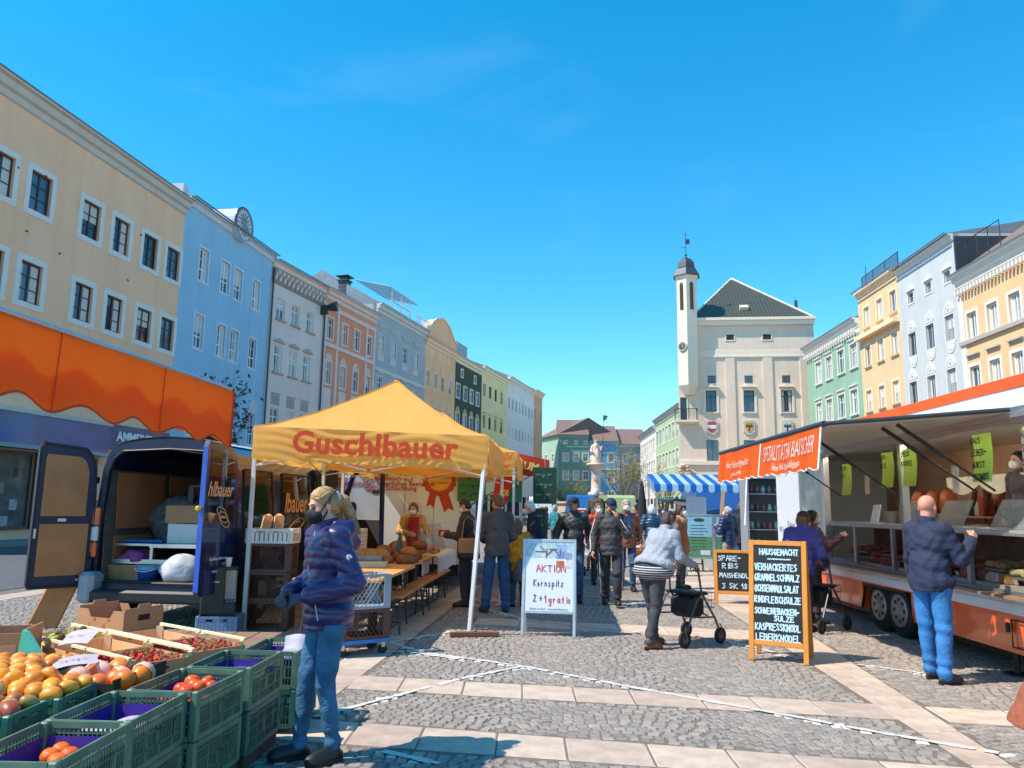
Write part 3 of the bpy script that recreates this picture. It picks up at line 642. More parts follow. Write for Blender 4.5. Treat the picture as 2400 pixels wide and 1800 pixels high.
def ex_dg(t): part(t, 'dormer', MB().bx(4.5, 8.5, 1.6, 4.0, 18.6, 21.0), ROOFM)
house('dark_green_house', 'dark green house with white windows and white relief ornaments', PL2+D2*36.3, D2, 9.7, 18.35, W_DG,
      [dict(rd_, x=[1.0, 3.5, 5.8, 8.1], z=14.45, h=1.5), dict(rd_, x=[2.3, 7.0], z=16.65, h=.8, w=.7), dict(rd_, x=[1.0, 3.5, 5.8, 8.1], z=11.1, h=1.6, hood=('rococo', M('gold_ornament', (196, 180, 120), .6)), hz=.1), dict(rd_, x=[1.0, 3.5, 5.8, 8.1], z=7.2, h=1.6)], 'plain', M('cream_trim', (232, 222, 190)), extra=ex_dg)
ry = dict(w=1.0, h=1.55, key='ye', mull=[.5], trans=[], glass=(0, 0, 1), frame=BROWN)
house('pale_yellow_house', 'pale yellow house next to the dark green one', PL2+D2*46.0, D2, 11.7, 18.85, wallm('pale_yellow_render', (240, 220, 164)),
      [dict(ry, x=[1.2, 3.6, 6.1, 8.8], z=16.0), dict(ry, x=[1.2, 3.6, 6.1, 8.8], z=12.05, hood=('flat', STONE), hz=.2), dict(ry, x=[1.2, 3.6, 6.1, 8.8], z=8.0)], 'plain', M('cream_trim', (232, 222, 190)))
rv = dict(w=.8, h=1.6, key='wh', mull=[.5], trans=[], glass=(1, 0, 1))
house('white_long_house', 'long off-white house near the far end of the left row', PL2+D2*57.7, D2, 15.0, 19.5, wallm('off_white_render', (232, 224, 218)),
      [dict(rv, x=[.9+1.85*i for i in range(8)], z=z) for z in (15.9, 11.8, 7.7)], 'plain', WHITE)
house('orange_end_house', 'pale orange house closing the left row', PL2+D2*72.7, D2, 5.8, 19.9, wallm('pale_orange_render', (226, 170, 128)),
      [dict(rv, x=[1.0, 2.9, 4.8], z=z) for z in (16.2, 12.0, 7.9)], 'plain', PET)
# ---- right row
AR = Vector((25.91, 56.0, 0)); DR = Vector((.05, 1, 0)).normalized()
def rh(name, label, s_near, s_far, H, wall, rows, **k):
    w = s_far-s_near; O = AR+DR*s_far
    for r in rows: r['x'] = [s_far-s for s in r['x']]
    return house(name, label, O, -DR, w, H, wall, rows, **k)
LGT = M('light_grey_trim', (218, 218, 214), .7, var=.04)
def ex_y(t):
    for i in range(30): link('dentil', box_mesh('dentil', 'd', -.08, .08, -.3, -.02, 13.72, 13.98, WHITE), t, (.25+i*.32, 0, 0))
    part(t, 'string_course', MB().bx(0, 9.9, -.16, 0, 10.82, 11.04), GT); part(t, 'pilaster', MB().bx(.02, .5, -.06, 0, 4, 13.6), WHITE)
    part(t, 'chimney', MB().bx(3.4, 5.4, 5.4, 6.6, 14, 20.0).bx(3.25, 5.55, 5.25, 6.75, 20.0, 20.25).bx(3.8, 5.0, 5.7, 6.3, 20.25, 20.7), M('chimney_render', (176, 176, 174), .85))
    rl = MB()
    for i in range(4): rl.cyl((.1+i*1.1, .6, 14.8), (.1+i*1.1, .6, 17.0), .025, n=6)
    rl.cyl((.1, .6, 17.0), (3.4, .6, 17.0), .025, n=6).cyl((.1, .6, 15.9), (3.4, .6, 15.9), .02, n=6); part(t, 'railing', rl, ZINC)
ryy = dict(w=.95, h=1.42, key='ry', mull=[.5], trans=[(.99, .01)], glass=(2, 1, 2), ring=(.16, .05, WHITE))
rh('yellow_corner_house', 'warm yellow house with white dentil cornice at the right edge', -23.7, -13.85, 14.85, wallm('warm_yellow_render', (232, 190, 142)),
   [dict(ryy, x=[-15.1, -17.05, -19.0, -21.0, -22.9], z=11.8), dict(ryy, x=[-15.0, -16.9, -18.85, -20.8, -22.7], z=8.78, h=1.5, hood=('flat', GT), hz=.5), dict(ryy, x=[-15.0, -16.9, -18.85, -20.8, -22.7], z=5.6)], cornice='plain', cmat=WHITE, roof=(4.2, ROOFT), extra=ex_y)
rgg = dict(w=1.0, h=1.5, key='rg', mull=[.5], trans=[(.99, .01)], glass=(1, 2, 0), frame=M('grey_window_frame', (170, 172, 176), .5), ring=(.1, .03, LGT))
def ex_rg(t):
    part(t, 'parapet_return', MB().bx(7.15, 7.3, 0, 3, 15, 17.3), ZINC)
W_RG = wallm('pale_grey_render', (196, 200, 200))
rh('pale_grey_house', 'pale grey house with white rococo window ornaments', -13.85, -6.65, 17.5, W_RG,
   [dict(rgg, x=[-8.33, -10.65, -12.9], z=15.2, h=.65, w=.72, mull=[], trans=[(.3, .015), (.6, .015)], key='vent', hood=('ped', LGT), hz=.12), dict(rgg, x=[-8.15, -10.45, -12.75], z=12.2, hood=('rococo', LGT), hz=.12, dish=LGT), dict(rgg, x=[-7.85, -10.2, -12.55], z=9.05, h=1.55, hood=('rococo', LGT), hz=.12, sill=LGT), dict(rgg, x=[-7.85, -10.2, -12.55], z=5.4)], cornice='thin', cmat=LGT, roof=(1.0, ROOFM), extra=ex_rg)
rpp = dict(w=.92, h=1.5, key='rp', mull=[.5], trans=[(.99, .01)], glass=(2, 2, 1), ring=(.2, .02, M('light_peach_trim', (244, 216, 176), .8)), sill=M('peach_sill', (214, 186, 150), .8))
def ex_rp(t):
    part(t, 'oriel_ledge', MB().bx(.02, 6.6, -.45, 0, 14.1, 14.4), M('light_peach_trim', (244, 216, 176)))
    rl = MB()
    for i in range(4): rl.cyl((.2+i*2.0, .3, 17.6), (.2+i*2.0, .3, 19.0), .03, n=6)
    for z in (18.0, 18.99): rl.cyl((.2, .3, z), (6.3, .3, z), .025, n=6)
    part(t, 'roof_railing', rl, ZINC)
    part(t, 'mesh_screen', MB().bx(.2, 6.3, .3, .32, 17.7, 18.97), clear('wire_mesh', (120, 130, 140), .35, rough=.6))
rh('peach_railing_house', 'peach house with a railing on its flat roof beside the pale grey one', -6.65, 0.0, 17.75, wallm('light_peach_render', (238, 194, 150)),
   [dict(rpp, x=[-1.45, -3.65, -5.8], z=15.65), dict(rpp, x=[-1.3, -3.45, -5.65], z=12.8), dict(rpp, x=[-1.05, -3.2, -5.4], z=9.55), dict(rpp, x=[-1.05, -3.2, -5.4], z=6.2)], cornice='thin', cmat=M('light_peach_trim', (244, 216, 176)), roof=None, extra=ex_rp)
W_GN = wallm('mint_green_render', (142, 180, 156))
rgn = dict(w=1.3, h=1.85, key='gn', mull=[.5], trans=[(.68, .03)], glass=(2, 1), ring=(.16, .04, WHITE), hood=('flat', WHITE), hz=.18, sill=WHITE)
def ex_gn(t):
    for i in range(22): link('dentil', box_mesh('dentil', 'd2', -.12, .12, -.34, -.02, 15.0, 15.3, WHITE), t, (.3+i*.52, 0, 0))
    part(t, 'frieze', MB().bx(.02, 11.9, -.04, 0, 14.9, 15.6), WHITE); part(t, 'antenna', MB().cyl((4, 4, 17), (4, 4, 22.5), .03, n=6).cyl((3.4, 4, 20.0), (4.6, 4, 20.0), .015, n=5).cyl((3.5, 4, 19.7), (4.5, 4, 19.7), .015, n=5), ZINC)
rh('mint_green_house', 'mint green house with white windows beside the town hall', 0.0, 11.9, 16.0, W_GN,
   [dict(rgn, x=[9.0, 6.5, 3.85, 1.3], z=13.35), dict(rgn, x=[9.3, 6.85, 4.2, 1.65], z=9.85), dict(rgn, x=[9.3, 6.85, 4.2, 1.65], z=6.0)], cornice='plain', cmat=WHITE, roof=(2.6, ROOFT), extra=ex_gn)
# ============================================================ town hall
TH = Vector((28.1, 70.0, 0)); DT = Vector((1, -.12, 0)).normalized()
W_TH = wallm('town_hall_render', (236, 212, 190)); THT = M('town_hall_trim', (240, 224, 204), .8, var=.05)
rt = dict(w=.98, h=2.02, key='th', mull=[.5], trans=[(.72, .04)], glass=(0, 1), frame=M('dark_grey_frame', (86, 84, 84), .5), ring=(.2, .06, THT), hood=('wave', THT), hz=.28, sill=THT)
def tiles_pattern():
    m = M('glazed_roof_tiles', (66, 70, 60), .45, var=.2, scale=3, bump=.5, bscale=30); nt = m.node_tree; n = nt.nodes; l = nt.links; b = n['Principled BSDF']
    tc = n.new('ShaderNodeTexCoord'); mp = n.new('ShaderNodeMapping'); mp.inputs['Rotation'].default_value = (0, 0, R(45)); mp.inputs['Scale'].default_value = (1.25, 1.25, 1.0)
    sp = n.new('ShaderNodeSeparateXYZ'); cb = n.new('ShaderNodeCombineXYZ'); l.new(tc.outputs['Object'], sp.inputs['Vector']); l.new(sp.outputs['X'], cb.inputs['X']); l.new(sp.outputs['Z'], cb.inputs['Y'])
    l.new(cb.outputs['Vector'], mp.inputs['Vector']); br = n.new('ShaderNodeTexChecker'); br.inputs['Scale'].default_value = 3.4; l.new(mp.outputs['Vector'], br.inputs['Vector'])
    br.inputs['Color1'].default_value = lin((48, 66, 58))+(1,); br.inputs['Color2'].default_value = lin((96, 86, 70))+(1,)
    mx = n.new('ShaderNodeMixRGB'); mx.inputs['Fac'].default_value = .75; l.new(b.inputs['Base Color'].links[0].from_socket, mx.inputs['Color1']); l.new(br.outputs['Color'], mx.inputs['Color2']); l.new(mx.outputs['Color'], b.inputs['Base Color']); return m
def ex_th(t):
    X = lambda s: s+12.5
    for a, b in ((-8.14, -7.29), (-4.75, -3.87), (-1.38, -.02)): part(t, 'pilaster', MB().bx(X(a), X(b), -.10, 0, 6.06, 15.8), W_TH)
    part(t, 'string_course', MB().bx(0.0, 12.49, -.12, 0, 15.8, 15.95).bx(0.0, 12.49, -.05, 0, 15.95, 16.45), THT)
    part(t, 'string_course', MB().bx(-.1, 12.49, -.2, 0, 5.7, 6.05), THT)
    for a, b in ((-9.8, -9.04), (-6.42, -5.68), (-3.03, -2.3)):
        w = part(t, 'small_window', MB().bx(X(a), X(b), -.004, .02, 13.43, 14.0), PANE[1]); part(w, 'frame', MB().bx(X((a+b)/2)-.03, X((a+b)/2)+.03, -.02, .0, 13.45, 13.98).bx(X(a), X(b), -.03, .0, 13.36, 13.43).bx(X(a), X(b), -.025, .0, 14.0, 14.05), M('dark_grey_frame', (86, 84, 84)))
    for a, b in ((-7.98, -7.27), (-4.63, -3.87)):
        v = part(t, 'attic_vent', MB().bx(X(a)-.1, X(b)+.1, -.05, 0, 17.36, 17.46).bx(X(a)-.1, X(b)+.1, -.05, 0, 17.98, 18.08).bx(X(a)-.1, X(a), -.05, 0, 17.46, 17.98).bx(X(b), X(b)+.1, -.05, 0, 17.46, 17.98), THT)
        part(v, 'louvre', MB().bx(X(a), X(b), -.01, .01, 17.46, 17.98), M('louvre_dark', (60, 52, 48), .7))
        for k in range(4): part(v, 'slat', MB().box((X((a+b)/2), -.03, 17.53+k*.13), (b-a, .05, .02), (R(35), 0, 0)), M('dark_grey_frame', (86, 84, 84)))
    for k, c in enumerate((-9.53, -6.17, -2.77)):
        pq = [(c-.52, 9.75), (c-.4, 9.85), (c+.4, 9.85), (c+.52, 9.75), (c+.52, 8.75), (c+.3, 8.65), (c+.2, 8.5), (c-.2, 8.5), (c-.3, 8.65), (c-.52, 8.75)]
        cr = part(t, 'coat_of_arms', MB().prism([(X(x), -.12, z) for x, z in pq[::-1]], (0, .14, 0)), M('pale_stone_trim'))
        sh = [(c-.36, 9.7), (c+.36, 9.7), (c+.36, 9.05), (c+.2, 8.8), (c, 8.7), (c-.2, 8.8), (c-.36, 9.05)]
        if k == 0:
            part(cr, 'shield', MB().prism([(X(x), -.15, z) for x, z in sh[::-1]], (0, .03, 0)), M('shield_red', (186, 70, 66), .6))
            part(cr, 'shield_band', MB().bx(X(c-.36), X(c+.36), -.165, -.152, 9.05, 9.38), WFR)
        else:
            part(cr, 'shield', MB().prism([(X(x), -.15, z) for x, z in sh[::-1]], (0, .03, 0)), M('shield_gold', (206, 168, 96), .6) if k == 1 else M('shield_silver', (206, 208, 208), .6))
            ea = MB(); y = -.16
            for s in (-1, 1):
                for j in range(4): a = R(20+j*22); ea.box((X(c)+s*(.10+.09*math.sin(a)), y, 9.22+.14*math.cos(a)), (.045, .02, .3), (0, s*a, 0))
            ea.ball((X(c), y, 9.2), (.08, .02, .22), 8, 6).ball((X(c), y, 9.5), (.05, .02, .06), 8, 5).prism([(X(c-.12), y, 8.85), (X(c+.12), y, 8.85), (X(c), y, 9.1)], (0, .02, 0))
            part(cr, 'eagle', ea, M('eagle_dark', (96, 62, 50) if k == 1 else (52, 52, 54), .6) if k == 1 else M('eagle_black', (52, 52, 54), .6))
    # low windows
    for c in (-9.54, -6.17, -2.77):
        w = part(t, 'low_window', MB().bx(X(c-.48), X(c+.48), -.005, .02, 6.08, 7.95), PANE[1]); part(w, 'frame', MB().bx(X(c-.5), X(c-.48), -.05, .01, 6.06, 8.0).bx(X(c+.48), X(c+.5), -.05, .01, 6.06, 8.0).bx(X(c)-.03, X(c)+.03, -.03, -.006, 6.08, 7.95).bx(X(c-.48), X(c+.48), -.05, .01, 7.95, 8.0), M('dark_grey_frame', (86, 84, 84)))
    # roof: hipped, patterned tiles, light hip tiles
    e = .25
    ap = [(5.6, 6.5), (7.2, 8.5)]; z0 = 19.56; z1 = 25.3
    rv_ = [(1.2, -.3, z0), (12.4, -.3, z0), (12.4, 15.3, z0), (4.6, 15.3, z0), (6.2, 6.2, z1), (6.8, 9.0, z1)]
    rf = part(t, 'roof', MB().add(rv_, [(0, 1, 4), (1, 2, 5, 4), (2, 3, 5), (3, 0, 4, 5)]), tiles_pattern())
    part(rf, 'hip_tiles', MB().tube([rv_[1], rv_[4]], .13, 6).tube([rv_[0], rv_[4]], .1, 6), M('hip_tile_white', (206, 204, 198), .7, var=.3, scale=3))
    part(rf, 'roof_hatch', MB().box((6.4, .9, 20.75), (.8, .5, .5), (R(40), 0, 0)), M('pale_stone_trim'))
    part(t, 'eaves', MB().bx(1.4, 12.65, -.5, .5, 19.3, 19.55).bx(1.5, 12.55, -.3, .0, 18.85, 19.3), THT)
    part(t, 'chimney', MB().bx(11.2, 11.9, 1.2, 1.9, 19.6, 20.6).cyl((11.4, 1.5, 20.6), (11.4, 1.5, 21.6), .14, n=8), ZINC)
    # oriel tower, hexagonal
    def hexr(r, z, cx=.95, cy=-.15, rot=R(-8)): return [(cx+r*math.cos(rot+math.pi/3*i-math.pi/2), cy+r*math.sin(rot+math.pi/3*i-math.pi/2), z) for i in range(6)]
    def hx(levels):
        m = MB(); vs = []; 
        for r, z in levels: vs += hexr(r, z)
        n = len(levels); fs = [(k*6+i, k*6+(i+1) % 6, k*6+6+(i+1) % 6, k*6+6+i) for k in range(n-1) for i in range(6)]+[tuple(range(5, -1, -1)), tuple((n-1)*6+i for i in range(6))]
        return m.add(vs, fs)
    tw = part(t, 'oriel_tower', hx([(.5, 12.2), (1.02, 13.05), (1.06, 23.3), (1.2, 23.45), (1.22, 23.6)]), M('tower_render', (240, 222, 200), .9, var=.05, scale=.6, bump=.1))
    part(tw, 'tower_cap', hx([(1.4, 23.62), (1.35, 23.7), (1.0, 24.35), (.92, 24.42), (.92, 24.55), (.85, 24.95), (.55, 25.35), (.2, 25.55), (.06, 25.7)]), M('copper_grey', (80, 84, 92), .45, metal=.4, var=.12))
    part(tw, 'weather_vane', MB().cyl((.95, -.15, 25.6), (.95, -.15, 28.2), .035, .02, 6).ball((.95, -.15, 25.85), .12, 8, 6).box((1.15, -.15, 27.2), (.35, .02, .5)).box((.75, -.15, 26.6), (.5, .02, .05)).box((.95, -.15, 27.9), (.5, .02, .04)), M('vane_iron', (70, 76, 82), .5, metal=.5))
    for i, (f, sgn) in enumerate(((0, 1), (1, 0))):
        pass
    h0 = hexr(1.06, 0)
    for (i, j) in ((5, 0), (0, 1)):
        a, b = Vector(h0[i]), Vector(h0[j]); c = (a+b)/2; d = (b-a).normalized(); nrm = Vector((d.y, -d.x, 0))
        if nrm.y > 0: nrm = -nrm
        ang = math.atan2(d.y, d.x); w = .17
        lv = part(tw, 'louvre_window', MB().prism([(-w, -.02, 20.25), (w, -.02, 20.25), (w, -.02, 22.7), (w*.7, -.02, 22.86), (0, -.02, 22.93), (-w*.7, -.02, 22.86), (-w, -.02, 22.7)], (0, .05, 0)), M('louvre_dark', (60, 52, 48)), loc=c+nrm*.02, rot=(0, 0, ang))
        for k in range(15): part(lv, 'slat', MB().box((0, -.035, 20.33+k*.16), (2*w-.02, .05, .05), (R(35), 0, 0)), M('louvre_wood', (120, 104, 92), .7))
        if (i, j) == (5, 0):
            ck = part(tw, 'clock', MB().cyl((0, -.06, 16.7), (0, .0, 16.7), .44, n=28), M('clock_face', (70, 84, 104), .4), loc=c+nrm*.02, rot=(0, 0, ang))
            cm = MB().lathe([(.40, -.01), (.46, -.01), (.46, .01), (.40, .01)], (0, -.065, 16.7), 28, Matrix.Rotation(R(90), 3, 'X'))
            for q in range(12): a_ = math.pi*q/6; cm.box((.33*math.sin(a_), -.07, 16.7+.33*math.cos(a_)), (.04, .02, .1), (0, a_, 0))
            cm.box((0, -.075, 16.82), (.04, .02, .3)).box((.07, -.075, 16.65), (.04, .02, .2), (0, R(120), 0)); part(ck, 'clock_hands', cm, M('clock_gold', (226, 214, 170), .4))
    # balcony at the corner
    bl = part(t, 'balcony', MB().bx(-.45, 1.65, -.75, .0, 9.62, 9.8).bx(-.2, 1.4, -.5, 0, 9.45, 9.62), THT)
    rl = MB()
    for i in range(18): rl.cyl((-.4+i*.118, -.7, 9.8), (-.4+i*.118, -.7, 10.85), .014, n=5)
    for i in range(6): rl.cyl((1.61, -.7+i*.12, 9.8), (1.61, -.7+i*.12, 10.85), .014, n=5); rl.cyl((-.4, -.7+i*.12, 9.8), (-.4, -.7+i*.12, 10.85), .014, n=5)
    rl.tube([(-.4, 0, 10.86), (-.4, -.7, 10.86), (1.61, -.7, 10.86), (1.61, 0, 10.86)], .03, 6); part(bl, 'railing', rl, ZINC)
    dr = part(t, 'balcony_door', MB().bx(.02, .13, -.06, .02, 9.82, 12.1).bx(.72, .83, -.06, .02, 9.82, 12.1).bx(.13, .72, -.06, .02, 12.0, 12.12), THT); part(dr, 'pane', MB().bx(.13, .72, -.012, .01, 9.82, 12.0), PANE[0])
    # carved console (scrolls) at the corner
    sc = MB()
    for k in range(7): a = R(k*38); sc.ball((.25+.42*math.cos(a)*(1-k*.07), -.45, 5.2+.4*math.sin(a)), (.22, .26, .2), 8, 6)
    for k in range(8): sc.ball((.9+k*.2, -.22-.02*k, 5.2-.12*k), (.2, .2, .16), 8, 5)
    part(t, 'carved_console', sc, M('sandstone', (206, 180, 160), .9, var=.12, scale=5), True)
house('town_hall', 'cream town hall with slim clock turret and steep patterned roof', TH-DT*12.5, DT, 12.5, 19.3, W_TH, [dict(rt, x=[2.98, 6.42, 9.8], z=11.63)], cornice=None, roof=None, shops=True, depth=15., skew=4.2, extra=ex_th)
# ============================================================ far end
rf1 = dict(w=1.7, h=2.3, key='f', mull=[.5], trans=[(.6, .03)], glass=(2, 1, 0), ring=(.15, .04, WHITE))
def far(name, label, P0, P1, H, col, rows, roof=(3.2, ROOFT), **k):
    P0 = Vector(P0); P1 = Vector(P1); return house(name, label, P0, (P1-P0), (P1-P0).length, H, wallm(name+'_render', col), rows, roof=roof, shops=True, **k)
far('teal_green_house', 'dull green corner house at the far end of the square', (7.9, 128, 0), (13.0, 128, 0), 13.6, (124, 164, 148), [dict(rf1, x=[1.2, 2.9, 4.5], z=9.9, w=.85, h=1.25), dict(rf1, x=[1.2, 2.9, 4.5], z=6.9, w=.85, h=1.4), dict(rf1, x=[1.2, 2.9, 4.5], z=12.4, w=.35, h=.4, mull=[], trans=[])], cornice='thin', cmat=M('green_trim', (150, 182, 168)))
far('teal_side_house', 'narrow green house front turned towards the left row', (4.6, 138, 0), (7.88, 128.05, 0), 13.6, (160, 190, 172), [dict(rf1, x=[2, 5, 8], z=9.9, w=.9, h=1.3), dict(rf1, x=[2, 5, 8], z=6.9, w=.9, h=1.4)], cornice='thin', cmat=M('green_trim', (150, 182, 168)))
def ex_bf(t): part(t, 'string_course', MB().bx(0, 5, -.1, 0, 7.9, 8.1), WHITE)
far('bright_blue_house', 'bright blue house at the far end behind the statue', (13.05, 128, 0), (18.0, 128, 0), 12.6, (110, 168, 206), [dict(rf1, x=[1.2, 3.6], z=z, w=1.0, h=1.5) for z in (9.9, 6.6, 3.6)], cornice='thin', cmat=M('blue_trim', (150, 196, 220)), extra=ex_bf)
far('stone_grey_house', 'grey house with a brown roof at the far end right of the blue one', (18.05, 129, 0), (23.0, 129, 0), 12.2, (186, 178, 166), [dict(rf1, x=[1.1, 3.2], z=9.8, w=.8, h=1.5)], cornice='thin')
rfr = dict(w=1.2, h=1.7, key='fr', mull=[.5], trans=[], glass=(1, 0), ring=(.16, .04, WHITE))
far('white_far_house', 'white house front between the grey house and the town hall turret', (21.2, 126, 0), (20.4, 108, 0), 13.2, (232, 228, 222), [dict(rfr, x=[1.5+2.4*i for i in range(7)], z=z) for z in (10.8, 7.6, 4.6)], cornice='plain')
far('pale_green_far_house', 'pale green house front close behind the town hall balcony', (20.35, 107.9, 0), (19.8, 88, 0), 13.8, (174, 204, 160), [dict(rfr, x=[1.5+2.4*i for i in range(8)], z=z, w=1.4, h=2.0) for z in (11.2, 7.8, 4.7)], cornice='plain')
hm = MB(); 
struct('far_roofs', MB().bx(-6, 26, 150, 170, 0, 9.5), wallm('far_roofs_render', (150, 140, 130)))
# ============================================================ column with statue, fountain basin
SX, SY = 7.05, 64.0
ft = thing('fountain', 'octagonal stone fountain basin under the saint column', 'fountain', (SX, SY, 0))
part(ft, 'basin', MB().lathe([(3.3, 0), (3.35, .2), (3.2, .3), (3.2, 1.9), (3.4, 1.98), (3.4, 2.12), (2.9, 2.12), (2.9, 1.5), (.5, 1.5)], n=8), M('fountain_stone', (196, 176, 156), .85, var=.12, scale=2, bump=.2))
part(ft, 'water', MB().lathe([(2.88, 1.8), (.01, 1.8)], n=8), M('basin_water', (70, 90, 96), .05))
SM = M('statue_sandstone', (222, 196, 180), .85, var=.14, scale=3, bump=.3, bscale=20)
st = thing('column_statue', 'sandstone saint statue with a flag lance on a tall column', 'statue', (SX, SY, 0))
part(st, 'column', MB().bx(-.75, .75, -.75, .75, 1.5, 2.6).bx(-.6, .6, -.6, .6, 2.6, 2.9).lathe([(.42, 2.9), (.46, 3.0), (.40, 3.1), (.36, 4.5), (.42, 4.6), (.40, 4.7), (.62, 5.0), (.7, 5.1)], n=14).bx(-.72, .72, -.72, .72, 5.1, 5.28), SM, True)
# ============================================================ trees
def tree(name, label, loc, h, trunk_h, spread, leaf_col, nleaf, leaf, dens=3, seed=1, bark=(96, 82, 70), rt=.12, group=None, vert=.5):
    q = random.Random(seed); t = thing(name, label, 'tree', loc, group=group); tb = MB(); tips = []
    tb.tube([(0, 0, -.05), (.02, .01, trunk_h*.5), (0, .03, trunk_h)], [rt, rt*.8, rt*.65], 8)
    def br(p, d, L, r, lv):
        pts = [p]; cur = p
        for i in range(3):
            d = (d+Vector((q.uniform(-.25, .25), q.uniform(-.25, .25), q.uniform(-.05, .25)*vert))).normalized(); cur = cur+d*L/3; pts.append(cur); tips.append(cur)
        tb.tube(pts, [r, r*.8, r*.6, r*.4], 5 if lv else 6)
        if lv < dens:
            for i in range(3 if lv else 4): br(pts[q.choice((1, 2, 3))], (d+Vector((q.uniform(-1, 1), q.uniform(-1, 1), q.uniform(-.2, .7)))*.8).normalized(), L*q.uniform(.55, .75), r*.5, lv+1)
    for i in range(7):
        a = 2*math.pi*i/7+q.uniform(-.3, .3); br(Vector((0, .03, trunk_h*q.uniform(.75, 1))), Vector((math.cos(a)*spread, math.sin(a)*spread, q.uniform(.5, 1.4))).normalized(), (h-trunk_h)*q.uniform(.4, .62), rt*.5, 0)
    part(t, 'trunk', tb, M('bark_%d' % bark[0], bark, .9, var=.25, scale=8, bump=.5))
    lm = MB()
    for i in range(nleaf):
        c = q.choice(tips)+Vector((q.gauss(0, .14), q.gauss(0, .14), q.gauss(0, .14))); a = Vector((q.uniform(-1, 1), q.uniform(-1, 1), q.uniform(-1, 1))).normalized(); b = a.orthogonal().normalized(); s = leaf*q.uniform(.6, 1.3)
        lm.mat(q.randrange(2)); lm.add([c-a*s, c-b*s*.5, c+a*s, c+b*s*.5], [(0, 1, 2, 3)])
    lc2 = tuple(min(255, int(v*1.25)) for v in leaf_col)
    part(t, 'crown', lm, [M('leaf_%s_a' % name, leaf_col, .6, trans=.3, var=.2), M('leaf_%s_b' % name, lc2, .6, trans=.3, var=.2)])
    return t
tree('budding_tree', 'thin budding tree in front of the far blue and grey houses', (11.9, 82, 0), 9.3, 2.6, .9, (136, 132, 76), 2600, .075, seed=3, rt=.13)
tree('budding_tree', 'low dark budding tree left of the statue column', (7.1, 98, 0), 6.2, 2.2, 1.0, (92, 90, 66), 1500, .08, seed=5)
tree('street_tree', 'dark leafed street tree before the sky blue house', (-12.3, 32.5, 0), 6.6, 2.6, .26, (60, 62, 50), 800, .12, seed=8, vert=1.5)
tree('budding_tree', 'small budding tree beside the white far house', (17.6, 88, 0), 6.0, 2.0, .8, (112, 122, 70), 1500, .08, seed=9)
